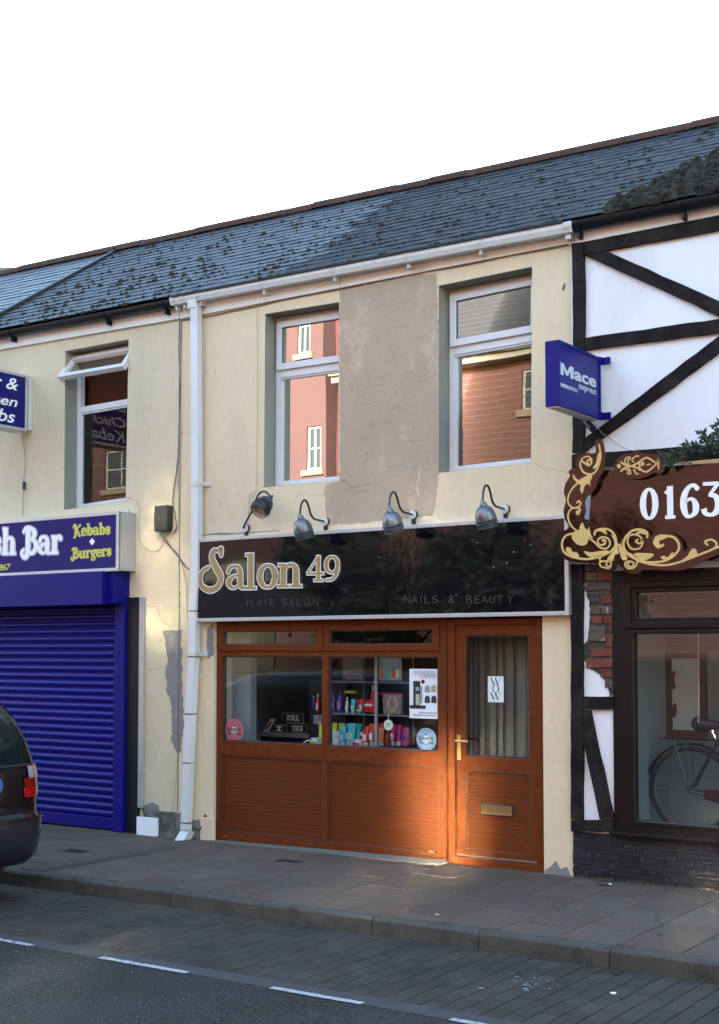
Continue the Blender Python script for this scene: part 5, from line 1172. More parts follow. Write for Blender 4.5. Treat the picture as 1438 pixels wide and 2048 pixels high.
mw = wM*.36; m.prism([[(p0.y+mw*a, zM+hM*b_) for a, b_ in ((0, 0), (0, 1), (.26, 1), (.5, .42), (.74, 1), (1, 1), (1, 0), (.76, 0), (.76, .62), (.58, .1), (.42, .1), (.24, .62), (.24, 0))]], XM+.001, XM+.0025, lambda y, z, x: (x, y, z))
text_into(m, 'ace', (V((XM+.001, p0.y+mw*1.06, zM)), V((0, wM-mw*1.06, 0)), V((0, 0, hM*.76)), V((1, 0, 0))), th=.0015, bold=.03)
M_pale = mat('pale lettering', (.50, .58, .62), .5); m.build('lettering', M_pale, ms, label='pale bold word Mace'); m = MB()
a = PX(1157, 776, XM); b_ = PX(1192, 789, XM); text_into(m, 'express', (V((XM+.001, a.y, (a.z+b_.z)/2-.02)), V((0, b_.y-a.y, 0)), V((0, 0, h*.55)), V((1, 0, 0))), th=.0015, bold=.01)
m.build('lettering', M_pale, ms, label='pale small word express'); m = MB()
a = PX(1120, 763, XM); b_ = PX(1156, 773, XM)
for i in range(11):
    y = a.y+(b_.y-a.y)*i/11; wd = (b_.y-a.y)/11*(.8-.045*i); m.box(XM+.001, XM+.0025, y, y+wd, a.z-.035, a.z-.008)
m.build('dashed_bar', M_pale, ms, kind='stuff')
# cctv camera
ct = thing('cctv_camera', 'small dark security camera under the blue projecting sign', 'camera', P(1176, 850, -.06))
a = P(1172, 843, -.10); b_ = P(1186, 858, -.22)
m = MB(); m.tube([a, b_], .028, 12); m.build('body', M_galvd, ct, smooth=True)
m = MB(); m.tube([P(1171, 838, -.03), P(1175, 848, -.12)], .012, 8); m.build('mount', M_blackm, ct)
m = MB(); d = (b_-a).normalized(); m.tube([b_, b_+d*.012], .024, 12); m.build('lens_glass', mat('camera window', (.01, .01, .012), .1), ct)
m = MB(); 
cable('cable', [(1178, 834), (1190, 848), (1206, 868), (1222, 878), (1235, 890), (1255, 899), (1270, 902)], .0028, M_cable, 'thin wire sagging from the blue projecting sign to the ornate sign', Y=-.05)
# plant growing above the sign
rn = random.Random(21)
pl = thing('climbing_plant', 'dusty green leafy plant trailing over the top of the ornate sign', 'plant', P(1400, 890, -.2))
m = MB(); lv = MB()
stems = [[(1445, 905), (1425, 897), (1400, 893), (1380, 892), (1370, 888)], [(1440, 900), (1420, 885), (1410, 872), (1402, 866)], [(1400, 895), (1375, 900), (1350, 908), (1330, 914), (1318, 912)], [(1370, 905), (1350, 916), (1340, 922), (1330, 924)], [(1445, 890), (1436, 875), (1434, 862), (1436, 845)], [(1375, 892), (1368, 905), (1372, 925)], [(1450, 900), (1436, 890), (1428, 880), (1415, 880)]]
for s in stems:
    y0 = -.15-rn.random()*.1; pts = [P(a, b_, y0-.02*i) for i, (a, b_) in enumerate(s)]; sp = smooth_path(pts, 5); m.tube(sp, .003, 5)
    for p in sp[1:]:
        for _ in range(3):
            c = V(p)+V((rn.uniform(-.015, .015),)*1+(rn.uniform(-.02, .02), rn.uniform(-.015, .015))); a = rn.uniform(0, 2*pi); L = rn.uniform(.03, .065); d = V((cos(a), rn.uniform(-.8, .2), sin(a)*.8+.1)).normalized(); sd_ = d.cross(V((rn.uniform(-.3, .3), -1, .3))).normalized()*L*.2; up = d.cross(sd_).normalized()*L*.1
            lv.add([c, c+d*L*.45+sd_+up, c+d*L+up*-1, c+d*L*.45-sd_+up], [(0, 1, 2), (0, 2, 3)])
m.build('stem', M_bark, pl); lv.build('leaves', M_leaf, pl, kind='stuff')
# dry weeds at the foot of the plinth
rn = random.Random(5); m = MB()
for cx, n, s in ((1200, 60, 10), (1212, 40, 8), (1275, 50, 16), (1340, 40, 22), (1395, 50, 22), (1160, 26, 8), (1430, 30, 15), (1240, 15, 30)):
    for _ in range(n):
        u = rn.gauss(cx, s); g_ = P(u, 1700, -.045-abs(rn.gauss(0, .03))); x, y = g_.x, g_.y; z = gz(x); a = rn.uniform(0, 2*pi); l = rn.uniform(.02, .075); e = rn.uniform(.1, .7)
        p0 = V((x, y, z)); p1 = p0+V((cos(a)*l, sin(a)*l*.6, l*e*.6)); pm = (p0+p1)/2+V((0, 0, l*.25)); w_ = V((-sin(a), cos(a), .3))*.0016
        m.add([p0-w_, p0+w_, pm+w_, pm-w_, p1], [(0, 1, 2, 3), (3, 2, 4)])
tag(m.build('dry_weeds', M_straw, kind='stuff'), 'dry straw coloured weeds along the foot of the slate plinth', 'weeds')
rn = random.Random(6)
def flat_bit(px, py, r, m_, label, cat, z=.004, base=0.0, name='litter'):
    c = G(px, py, base); mm = MB(); n = 7; lp = [(c.x+r*rn.uniform(.5, 1.2)*cos(2*pi*k/n), c.y+r*.6*rn.uniform(.5, 1.2)*sin(2*pi*k/n)) for k in range(n)]
    zz = gz(c.x)+base; mm.add([(x, y, zz+z+rn.uniform(0, .006)) for x, y in lp]+[(x, y, zz+z-.003) for x, y in lp], [tuple(range(n)), tuple(range(2*n-1, n-1, -1))]+[(i, (i+1) % n, n+(i+1) % n, n+i) for i in range(n)])
    o = mm.build(name, m_); tag(o, label, cat); return o
flat_bit(1205, 1771, .05, M_blackm, 'dark flattened scrap by the weeds at the plinth', 'litter'); flat_bit(1220, 1770, .016, M_whitev, 'tiny white paper scrap beside the dark scrap', 'litter', z=.008)
flat_bit(875, 1830, .016, mat('cream scrap', (.5, .45, .33), .8), 'small pale scrap lying on the pavement slabs below the door', 'litter'); flat_bit(1227, 1988, .018, M_whitev, 'small white scrap on the block paving at the right', 'litter', base=-.11)
m = MB()
for k in range(45):
    c = G(rn.gauss(1060, 26), rn.gauss(1969, 9), -.11); r = abs(rn.gauss(0, .009))+.003; n = 6
    m.add([(c.x+r*rn.uniform(.4, 1.2)*cos(2*pi*i/n), c.y+r*.7*rn.uniform(.4, 1.2)*sin(2*pi*i/n), gz(c.x)-.1035+k*.00002) for i in range(n)], [tuple(range(n))])
m.build('bird_droppings', mat('chalky droppings', (.24, .28, .30), .9), bay, kind='stuff')
m = MB()
for k in range(170):
    u, v = rn.uniform(-50, 1480), rn.uniform(1700, 2060); 
    c = G(u, v, 0)
    if c.y < YK+.02: c = G(u, v, -.11); base = -.1035 if c.y > YL else -.1085
    elif c.y > -.08: continue
    else: base = .004
    if c.y > YK-.03 and base < 0: continue
    r = rn.uniform(.003, .009); n = 5; m.add([(c.x+r*cos(2*pi*i/n)*rn.uniform(.5, 1), c.y+r*sin(2*pi*i/n)*rn.uniform(.5, 1), gz(c.x)+base+.0008) for i in range(n)], [tuple(range(n))])
m.build('specks', mat('grit speck', (.28, .28, .27), .9), pave, kind='stuff')

m = MB()
for k in range(90):
    c = G(rn.uniform(0, 1438), rn.uniform(1690, 1915), 0)
    if c.y < YK+.14 or c.y > -.1: continue
    r = rn.uniform(.008, .02); n = 8; m.add([(c.x+r*cos(2*pi*i/n)*rn.uniform(.7, 1), c.y+r*sin(2*pi*i/n)*rn.uniform(.7, 1), gz(c.x)+.0044) for i in range(n)], [tuple(range(n))])
m.build('gum_spots', mat('trodden gum', (.035, .033, .032), .9), pave, kind='stuff')
# ================================================================== SALON INTERIOR
GZ = gz(-7)
yg = YF+.029
def sticker(px, py, rx, mA, mB_, label, words, n=26):
    c = P(px, py, yg); r = P(px+rx, py, yg).x-c.x; t = thing('window_sticker', label, 'sticker', (c.x, yg, c.z))
    rz = r*1.0; m = MB(); m.prism([[(c.x+r*cos(2*pi*k/48), c.z+rz*sin(2*pi*k/48)) for k in range(48)]], yg-.0028, yg-.0022); m.build('disc', mA, t)
    m = MB()
    for k in range(n):
        a = 2*pi*k/n; pts = [(c.x+r*q*cos(a+q*1.1), c.z+rz*q*sin(a+q*1.1), .0015+r*.14*q) for q in (.38, .6, .8, .985)]
        stroke(m, pts, lambda x, z, d: (x, yg-d, z), .0028, .0032, n=3, caps=False)
    m.build('swirl', mB_, t)
    m = MB(); f = lambda x0, z0, x1, z1: (V((c.x+r*x0, yg, c.z+rz*z0)), V((r*(x1-x0), 0, 0)), V((0, 0, rz*(z1-z0))), V((0, -1, 0)))
    text_into(m, 'CANDY', f(-.78, -.08, .78, .26), th=.0004, bold=.045, up=.0038); text_into(m, 'FIXATIONS', f(-.72, -.38, .72, -.14), th=.0004, bold=.03, up=.0038)
    m.prism([[(c.x-.22*r, c.z+.36*rz), (c.x+.22*r, c.z+.36*rz), (c.x, c.z+.5*rz)]], yg-.0042, yg-.0036); m.prism([[(c.x-.16*r, c.z-.46*rz), (c.x+.16*r, c.z-.46*rz), (c.x, c.z-.54*rz)]], yg-.0042, yg-.0036)
    m.build('lettering', M_blackv, t, label='black words Candy Fixations')
M_pink = mat('pale pink print', (.68, .56, .57), .5); M_pinkd = mat('crimson print', (.33, .03, .05), .5); M_lb = mat('pale blue print', (.60, .70, .78), .5); M_lbd = mat('steel blue print', (.11, .2, .33), .5)
sticker(469, 1461, 17.5, M_pink, M_pinkd, 'round pink swirl sticker on the left shop window', '')
sticker(853, 1479, 19.5, M_lb, M_lbd, 'round blue swirl sticker on the right shop window', '')
c = P(777, 1450, yg); m = MB(); r = P(786, 1450, yg).x-c.x; m.prism([[(c.x+r*cos(2*pi*k/24), c.z+r*sin(2*pi*k/24)) for k in range(24)]], yg-.0028, yg-.0022)
hg = thing('hanging_disc', 'small pale green round tag hanging before the products in the right shop window', 'tag', (c.x, yg, c.z)); m.build('disc', mat('pale green card', (.45, .52, .45), .5), hg)
m = MB(); m.box(c.x-.001, c.x+.001, yg-.0025, yg-.0015, c.z+r, c.z+r+.05); m.build('string', M_whitev, hg); m = MB()
for k, (a, b_) in enumerate(((.35, .4), (.1, .55), (-.3, .45))): m.box(c.x-r*b_, c.x+r*b_, yg-.0036, yg-.003, c.z+r*a-.004, c.z+r*a+.004)
m.build('print', M_green, hg)
# poster
ps = thing('poster', 'white poster of a dark hair device with four small portraits on the right shop window', 'poster', P(847, 1400, yg))
def pr(m, u0, v0, u1, v1, lay, m_=None, nm=None, th=.0004):
    """flat printed rectangle given by pixels on the glass; lay = layer"""
    a, b_ = P(u0, v1, yg), P(u1, v0, yg); m.box(a.x, b_.x, yg-.003-lay*.0007-th, yg-.003-lay*.0007, a.z, b_.z)
def txp(m, s, l, b_, r_, t_, lay=2, bold=0.0, **kw):
    a, e = P(l, b_, yg), P(r_, t_, yg); text_into(m, s, (V((a.x, yg-.003-lay*.0007, a.z)), V((e.x-a.x, 0, 0)), V((0, 0, e.z-a.z)), V((0, -1, 0))), th=.0003, bold=bold, **kw)
m = MB(); pr(m, 819.5, 1338, 875, 1436, 0); m.build('sheet', mat('poster paper', (.70, .74, .80), .5), ps)
m = MB(); txp(m, 'THE NEXT HAND HELD DEVICE', 827, 1349.5, 872, 1342, bold=-.01); m.build('headline', mat('grey print', (.07, .07, .09), .6), ps); m = MB(); txp(m, 'TO CHANGE YOUR LIFE', 839, 1356.5, 872, 1350, bold=-.01); m.build('second_line', MATS['grey print'], ps)
m = MB(); pr(m, 827, 1362, 841, 1412, 1); pr(m, 820, 1411, 852, 1417, 1); m.build('device_print', mat('black print', (.015, .015, .022), .5), ps); m = MB(); txp(m, 'WOW', 832, 1382, 838.5, 1374, lay=3); m.build('device_word', M_whitev, ps)
m = MB(); pr(m, 832, 1388, 839.5, 1410, 2); m.build('device_label', mat('pale yellow print', (.42, .45, .28), .5), ps)
m = MB(); pr(m, 841.5, 1371, 845, 1406, 2); m.build('device_handle', mat('blue grey print', (.2, .28, .35), .5), ps)
for u, v, col in ((850, 1370, (.42, .34, .27)), (862.5, 1369, (.48, .42, .33)), (850, 1391, (.05, .04, .04)), (863, 1391, (.03, .03, .035))):
    m = MB(); a = P(u, v+15, yg); b_ = P(u+10.5, v, yg); w_ = b_.x-a.x; h = b_.z-a.z
    m.prism([[(a.x, a.z), (a.x+w_, a.z), (a.x+w_, a.z+h*.6), (a.x+w_*.85, a.z+h*.88), (a.x+w_*.5, a.z+h), (a.x+w_*.15, a.z+h*.88), (a.x, a.z+h*.6)]], yg-.0048, yg-.0044); m.build('portrait', mat('portrait print', col, .6, var=.5, vs=40), ps)
m = MB(); q = P(846.5, 1363.5, yg); rr = .019; m.prism([[(q.x+rr*cos(2*pi*k/20), q.z+rr*sin(2*pi*k/20)) for k in range(20)]], yg-.0055, yg-.005); m.build('red_dot', M_lensred, ps)
m = MB(); pr(m, 838, 1425, 874, 1427, 1); pr(m, 827, 1430, 873, 1431.5, 1); m.build('small_print', mat('pale grey print', (.3, .32, .36), .6), ps)
# room: left inner wall, back partition, ceiling edge
m = MB(); a = P(443, 1400, .35); b_ = P(501, 1400, .75)
m.box(P(440, 1400, .12).x-.05, P(440, 1400, .12).x+.02, .12, .3, 0, 2.3); m.box(P(440, 1400, .3).x-.2, P(500, 1400, .3).x, .31, .40, 0, 2.3)
m.build('inner_pier', mat('pale grey plaster', (.30, .33, .36), .8), sa)
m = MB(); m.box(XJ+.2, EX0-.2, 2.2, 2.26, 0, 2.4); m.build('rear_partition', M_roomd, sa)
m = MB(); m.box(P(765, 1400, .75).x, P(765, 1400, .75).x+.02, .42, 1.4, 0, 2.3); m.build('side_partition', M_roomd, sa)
# pale vertical strips behind the door (blind)
vb = MB()
for u, w_ in ((936, 8), (947, 5), (960, 9), (979, 12), (997, 8), (1012, 14), (1034, 16), (1052, 18)):
    a = P(u, 1400, .5); b_ = P(u+w_, 1400, .5); vb.box(a.x, b_.x, .5+.01*(u % 3), .505+.01*(u % 3), .45, 1.95)
vb2 = MB(); vb2.box(P(925, 1400, .53).x, P(1085, 1400, .53).x, .545, .55, .4, 2.0); tag(vb2.build('door_curtain', mat('grey green curtain', (.19, .205, .20), .9)), 'plain grey green curtain behind the blind strips of the door', 'curtain')
tag(vb.build('vertical_blind', mat('grey blind strip', (.26, .275, .27), .8)), 'grey vertical blind strips hanging behind the door glass', 'blind')
# display shelves
YSH = .40
def PS(px, py, y=YSH): return P(px, py, y)
su = thing('display_shelves', 'dark display shelving with steel posts behind the right shop window', 'shelf unit', PS(760, 1500))
M_shelf = mat('steel shelf edge', (.22, .23, .25), .35, metal=.5)
x0, x1 = PS(650, 1400).x, PS(905, 1400).x
zs_ = [PS(760, 1363.5).z, PS(760, 1429).z, PS(760, 1495).z]
for z in zs_:
    m = MB(); m.box(x0, x1, YSH-.03, YSH+.26, z-.012, z); m.build('shelf', M_shelf, su, bevel=.002)
for px in (752.5,): a = PS(px, 1400, .30); m = MB(); m.box(a.x-.014, a.x+.014, .29, .31, zs_[2]-.1, PS(760, 1305).z); m.build('post', mat('grey steel post', (.32, .34, .36), .4, metal=.4), su, bevel=.002)
for px in (664, 795): a = PS(px, 1400); m = MB(); m.box(a.x-.008, a.x+.008, YSH+.26, YSH+.275, zs_[2]-.1, PS(760, 1305).z); m.build('rear_post', M_shelf, su)
m = MB(); m.box(x0, x1, YSH+.28, YSH+.30, zs_[2]-.3, zs_[0]+.0); m.build('back_panel', mat('black shelf back', (.012, .014, .022), .4), su)
m = MB(); m.box(PS(655, 1400).x, PS(748, 1400).x, YSH+.25, YSH+.26, zs_[0]+.01, zs_[0]+.36); m.build('mirror_panel', mat('dull steel panel', (.18, .18, .19), .3, metal=.6), su)
CM = {}
def cm(n, c, r=.3, me=0, coat=0):
    if n not in CM: CM[n] = mat(n, c, r, metal=me, coat=coat)
    return CM[n]
C_turq = cm('turquoise plastic', (.02, .40, .46), .25, .3); C_red = cm('red plastic', (.50, .02, .025), .25); C_lime = cm('lime plastic', (.38, .48, .06), .3, .2); C_pur = cm('purple plastic', (.055, .025, .26), .25)
C_whi = cm('white plastic jar', (.62, .64, .64), .3); C_mag = cm('magenta plastic', (.36, .015, .16), .25); C_ora = cm('orange plastic', (.42, .13, .03), .3); C_tquc = cm('pale blue label', (.35, .52, .58), .35); C_sil = cm('silver plastic', (.45, .47, .46), .3, .6); C_gry = cm('grey cap', (.35, .37, .4), .35)
def unit_tube():
    m = MB(); n = 16; vs = []; secs = []
    for i in range(6):
        t = i/5; rx = .5+.06*t; ry = .5*(1-t)**.8+.015; z = .2+.8*t; secs.append((rx, ry, z))
    for rx, ry, z in secs:
        for k in range(n): a = 2*pi*k/n; vs.append((rx*cos(a), ry*sin(a), z))
    m.add(vs, [(i*n+k, i*n+(k+1) % n, (i+1)*n+(k+1) % n, (i+1)*n+k) for i in range(5) for k in range(n)]+[tuple(reversed(range(n))), tuple(5*n+k for k in range(n))])
    return m
TUB = unit_tube()
def place(name, label, cat, group, px, py, y, parts, h, r, tilt=0):
    """parts: list of (part name, MB in unit space, material); scaled by r*2 in x,y and h in z"""
    b_ = PS(px, py, y); t = thing(name, label, cat, (b_.x, y, b_.z), group)
    for nm, mb_, mm in parts:
        M = Matrix.Translation((b_.x, y, b_.z)) @ Matrix.Rotation(tilt, 4, 'Y') @ Matrix.Diagonal((r*2, r*2, h, 1)); m = MB(); m.add([M@V(v) for v in mb_.v], mb_.f); m.build(nm, mm, t, smooth=True)
    return t
def tubep(body, cap=C_gry, lab=None):
    c = MB(); c.lathe([(.44, 0), (.46, .2), (.3, .201)], n=14); out = [('tube', TUB, body), ('cap', c, cap)]
    if lab: l = MB(); l.box(-.32, .32, -.53, -.50, .28, .58); out.append(('label_print', l, lab))
    return out
def bottle(body, cap, lab=None):
    b_ = MB(); b_.lathe([(.46, 0), (.5, .03), (.5, .62), (.42, .74), (.2, .8), (.19, .83)], n=16); c = MB(); c.lathe([(.22, .831), (.22, 1.0), (.16, 1.02)], n=12); out = [('bottle', b_, body), ('cap', c, cap)]
    if lab: l = MB(); l.box(-.3, .3, -.53, -.51, .12, .5); out.append(('label_print', l, lab))
    return out
def jar(body, cap, lab=None):
    b_ = MB(); b_.lathe([(.47, 0), (.49, .04), (.49, .62), (.46, .63)], n=18); c = MB(); c.lathe([(.5, .631), (.5, .97), (.46, 1)], n=18); out = [('jar', b_, body), ('lid', c, cap)]
    if lab: l = MB(); l.box(-.42, .42, -.505, -.49, .12, .5); out.append(('label_print', l, lab))
    return out
L = 1494
k_ = 1/232.
def it(kind, label, px0, px1, pyb, pyt, y, parts, grp): 
    place(kind, label, kind.replace('_', ' '), grp, (px0+px1)/2, pyb, y, parts, (pyb-pyt)*k_, (px1-px0)*k_*.5*1.13)
gA = 'hair products on the bottom shelf'; gB = 'hair products on the middle shelf'
it('tube', 'lime green tube at the left end of the bottom shelf', 661, 675, L-2, 1441, .52, tubep(C_lime), gA)
it('tube', 'lime green tube, second on the bottom shelf behind the white jars', 676, 690, L-2, 1442, .54, tubep(C_lime), gA)
it('tube', 'front turquoise tube nearest the stacked white jars', 680, 692, L-3, 1449, .45, tubep(C_turq, C_gry, C_tquc), gA)
it('tube', 'turquoise tube in the middle of the three front turquoise tubes', 692, 703, L-3, 1443, .48, tubep(C_turq, C_gry, C_tquc), gA)
it('tube', 'rightmost of the three front turquoise tubes', 699, 711, L-3, 1443, .44, tubep(C_turq, C_gry, C_tquc), gA)
it('tube', 'plain turquoise tube standing behind the white and red jar', 710, 722, L-3, 1444, .52, tubep(C_turq), gA)
it('tube', 'dim turquoise tube at the back left of the red tubes', 722, 733, L-3, 1444, .56, tubep(C_turq), gA)
it('jar', 'lower white jar of the stacked pair on the bottom shelf', 666.5, 679.5, L-4, 1476, .42, jar(C_whi, C_whi, C_tquc), gA)
it('jar', 'upper white jar of the stacked pair on the bottom shelf', 666.5, 679.5, 1476, 1461, .42, jar(C_whi, C_whi, C_tquc), gA)
it('jar', 'white jar with red label before the plain turquoise tube', 708, 726, L-3, 1478, .42, jar(C_whi, C_whi, C_red), gA)
it('jar', 'small white lidded jar just behind the left red tube', 720, 728, L-12, 1463, .5, jar(C_red, C_whi), gA)
it('tube', 'left red tube beside the steel post', 726, 738, L-2, 1449, .43, tubep(C_red, C_gry, C_whi), gA)
it('tube', 'right red tube touching the steel post', 739, 750, L-2, 1444, .43, tubep(C_red, C_gry, C_whi), gA)
it('tube', 'orange tube just right of the steel post', 757, 769, L-3, 1453, .44, tubep(C_ora), gA)
it('tube', 'dull red tube behind the orange tube', 756, 768, L-3, 1444, .52, tubep(C_red), gA)
it('bottle', 'dark red slim bottle under the pale green tag', 771, 781, L-1, 1460, .43, bottle(cm('brown red plastic', (.22, .03, .015)), C_red), gA)
it('tube', 'magenta tube right of the dark red slim bottle', 781, 791, L-3, 1446, .48, tubep(C_mag, C_gry, C_whi), gA)
it('tube', 'magenta tube, middle of the three beside the blue sticker', 792, 803, L-3, 1447, .5, tubep(C_mag), gA)
it('tube', 'magenta tube nearest the blue sticker', 804, 819, L-3, 1452, .52, tubep(C_mag, C_mag, C_pur), gA)
Lm = 1428
it('bottle', 'purple bottle at the left end of the middle shelf', 662, 672, Lm-4, 1378, .46, bottle(C_pur, M_blackm, C_sil), gB)
it('bottle', 'second purple bottle on the middle shelf', 675, 686, Lm-4, 1377, .46, bottle(C_pur, M_blackm, C_sil), gB)
it('can', 'slim grey spray can beside the second purple bottle', 691, 698, Lm-2, 1392, .45, bottle(C_sil, C_sil, C_whi), gB)
it('tube', 'small turquoise tube on the middle shelf', 702, 711, Lm-2, 1396, .46, tubep(C_turq, C_gry, C_tquc), gB)
it('tube', 'small dark red tube on the middle shelf', 712, 719, Lm-4, 1397, .52, tubep(C_red), gB)
it('tube', 'small bright red tube left of the red carton', 719, 728, Lm-4, 1396, .48, tubep(C_red, C_whi, C_whi), gB)
it('jar', 'low teal jar before the small red tubes', 713, 724, Lm-2, 1418, .42, jar(C_turq, C_whi), gB)
it('bottle', 'tall red pump bottle above the red carton, left one', 728, 739, Lm-2, 1368, .50, bottle(C_red, C_whi, C_whi), gB)
it('bottle', 'tall red pump bottle above the red carton, touching the steel post', 741, 751, Lm-2, 1368, .50, bottle(C_red, C_whi, C_whi), gB)
a, b_ = PS(728, 1425, .42), PS(751, 1400, .42); m = MB(); m.box(a.x, b_.x, .42, .46, a.z+.004, b_.z)
cb = thing('carton', 'red carton with white word on the middle shelf', 'box', (a.x, .42, a.z), gB); m.build('carton', C_red, cb, bevel=.002); m = MB(); text_into(m, 'rehab', (V((a.x+.005, .4195, a.z+.06)), V(((b_.x-a.x)*.7, 0, 0)), V((0, 0, .03)), V((0, -1, 0))), th=.0005, bold=.03); m.build('lettering', M_whitev, cb)
a, b_ = PS(691, 1385, .47), PS(711, 1382, .47); m = MB(); m.box(a.x, b_.x, .45, .5, a.z-.006, b_.z); tag(m.build('comb', C_lime), 'thin lime green comb lying above the grey spray can', 'comb', None)
bag = thing('gift_bag', 'silvery gift bag with magenta top strip hanging right of the steel post', 'bag', PS(785, 1427, .36))
a, b_ = PS(765, 1428, .36), PS(804, 1389, .36); m = MB(); m.prism([[(a.x+.01, a.z), (b_.x-.01, a.z), (b_.x, b_.z), (a.x, b_.z)]], .36, .40); m.build('bag', mat('iridescent foil', (.20, .2, .24), .3, metal=.3, col2=(.34, .24, .2), vs=22), bag, bevel=.003)
m = MB(); m.box(a.x-.04, b_.x+.01, .352, .408, b_.z, b_.z+.012); m.build('top_strip', C_mag, bag)
m = MB(); 
for s in (-1, 1):
    c0 = (a.x+b_.x)/2; stroke(m, [(c0, b_.z-.01, .004), (c0+s*.03, b_.z-.04, .018), (c0+s*.05, b_.z-.09, .022), (c0+s*.04, b_.z-.13, .012)], lambda x, z, d: (x, .36-d, z), .0005, .0015)
m.build('print', mat('pale gold print', (.5, .38, .3), .4), bag)
m = MB(); stroke(m, [(c0-.02, a.z+.025, .02), (c0, a.z+.045, .03), (c0+.03, a.z+.03, .02)], lambda x, z, d: (x, .36-d, z), .0017, .0025); m.build('print', C_lime, bag)
bx2 = thing('product_poster', 'beach coloured product card at the top of the right shop window', 'card', PS(780, 1360, .36))
a, b_ = PS(759, 1361, .36), PS(803, 1315, .36); m = MB(); m.box(a.x, b_.x, .36, .366, a.z, b_.z+.02); m.build('card', mat('sand and sky print', (.35, .33, .26), .4, col2=(.10, .25, .30), vs=5), bx2)
for u, c_ in ((762, C_red), (769, C_turq), (775, C_turq), (785, C_red), (792, C_whi)):
    q0, q1 = PS(u, 1355, .36), PS(u+5.5, 1340, .36); m = MB(); m.box(q0.x, q1.x, .3585, .3595, q0.z, q1.z); m.build('print', c_, bx2)
# left window: counter, boxes
YC = .95
ct_ = thing('reception_counter', 'dark counter with steel edged top behind the left shop window', 'counter', P(570, 1490, YC))
a, b_ = P(513, 1466, YC), P(665, 1459, YC); m = MB(); m.box(a.x, b_.x+.2, YC, YC+.55, a.z-.03, a.z+.012); m.build('top', mat('steel counter edge', (.4, .4, .38), .35, metal=.5), ct_, bevel=.004)
m = MB(); m.box(a.x+.03, b_.x+.18, YC+.03, YC+.5, GZ, a.z-.031); m.build('front', mat('dark brown front', (.02, .012, .01), .4), ct_); m = MB(); m.box(a.x, a.x+.03, YC, YC+.03, GZ, a.z-.031); m.build('leg', M_grey, ct_)
zc = a.z+.013
def sbox(l, b__, r_, t_, word, label, flip=False, z0=None):
    p0, p1 = P(l, b__, YC+.02), P(r_, t_, YC+.02); z0 = zc if z0 is None else z0; h = p1.z-p0.z
    t = thing('carton', label, 'box', (p0.x, YC, z0)); m = MB(); m.box(p0.x, p1.x, YC+.02, YC+.14, z0, z0+h); m.build('carton', M_blackm, t, bevel=.003)
    m = MB(); m.prism([[(p0.x+.004, z0+.004), (p1.x-.004, z0+.004), (p1.x-.004, z0+h-.004), (p0.x+.004, z0+h-.004)], [(p0.x+.007, z0+.007), (p1.x-.007, z0+.007), (p1.x-.007, z0+h-.007), (p0.x+.007, z0+h-.007)]], YC+.0185, YC+.0195); m.build('edge_line', C_gry, t)
    w_ = (p1.x-p0.x)*.55; o = V(((p0.x+p1.x)/2-w_/2, YC+.0195, z0+h*.25)); U = V((w_, 0, 0)); W_ = V((0, 0, h*.5))
    if flip: o = o+U+W_; U = -U; W_ = -W_
    m = MB(); serif(m, word, (o, U, W_, V((0, -1, 0))), .0003, .0008, grow=.001); m.build('lettering', M_whitev, t); return z0+h
zt_ = sbox(574.5, 1461.5, 615, 1443, 'TIGI', 'black carton with upright white capitals on the counter')
sbox(563.5, 1441.5, 608.5, 1422.5, 'TIGI', 'black carton lying upside down on top of the other black carton', True, zt_+.001)
sbox(544, 1461, 573, 1446, 'I', 'dark carton left of the black carton with upright capitals')
lh = thing('leaflet_holder', 'small white leaflet stand at the left end of the counter', 'leaflet stand', (P(540, 1458, YC+.1).x, YC, zc)); a = P(532, 1458, YC+.1); m = MB(); m.quadbox([(a.x, YC+.06, zc), (a.x+.06, YC+.06, zc), (a.x+.09, YC+.14, zc+.13), (a.x+.03, YC+.14, zc+.13)], (0, .01, 0)); m.build('card', M_whitev, lh)
m = MB(); m.quadbox([(a.x+.02, YC+.055, zc+.02), (a.x+.045, YC+.055, zc+.02), (a.x+.07, YC+.13, zc+.11), (a.x+.045, YC+.13, zc+.11)], (0, .003, 0)); m.build('print', C_red, lh)
sd_ = thing('display_stand', 'black product stand with pale lettering behind the left window, beside the mullion', 'stand', P(636, 1445, .6)); a, b_ = P(616, 1490, .6), P(690, 1361, .6); m = MB(); m.box(a.x, b_.x, .62, .8, a.z, b_.z); m.build('stand', cm('black stand', (.012, .013, .02), .35), sd_)
m = MB()
for s, v in (('BED', 1437.5), ('HEAD', 1447)):
    o = P(627.5, v+1, .62); e = P(646 if s == 'HEAD' else 643, v-7, .62); text_into(m, s, (V((o.x, .6195, o.z)), V((e.x-o.x, 0, 0)), V((0, 0, e.z-o.z)), V((0, -1, 0))), th=.0005, bold=.03)
m.build('lettering', mat('dim white print', (.4, .4, .38), .6), sd_)
it('jar', 'white and green jar at the bottom right of the left shop window', 622, 641, 1490, 1474, .38, jar(C_whi, C_whi, C_lime), None)
it('tube', 'lime green tube behind the white and green jar', 637, 650, 1487, 1443, .45, tubep(C_lime, C_whi), None)
it('bottle', 'small red and white spray bottle at the right edge of the left shop window', 632, 640, 1424, 1384, .6, bottle(C_red, C_whi, C_whi), None)
it('bottle', 'dim purple bottle at the right edge of the left shop window', 624, 631, 1417, 1389, .6, bottle(C_pur, C_gry), None)
m = MB(); m.box(P(600, 1490, .45).x, P(655, 1490, .45).x, .36, .7, P(620, 1490, .38).z-.01, P(620, 1490, .38).z-.0005); m.build('sill_board', M_roomd, sa)
m = MB(); m.tube(smooth_path([P(609, 1494, .36), P(608, 1486, .36), P(615, 1481, .36), P(622, 1482, .36)], 5), .008, 6); tag(m.build('mug_handle', C_whi), 'cream curved handle beside the white and green jar', 'handle')
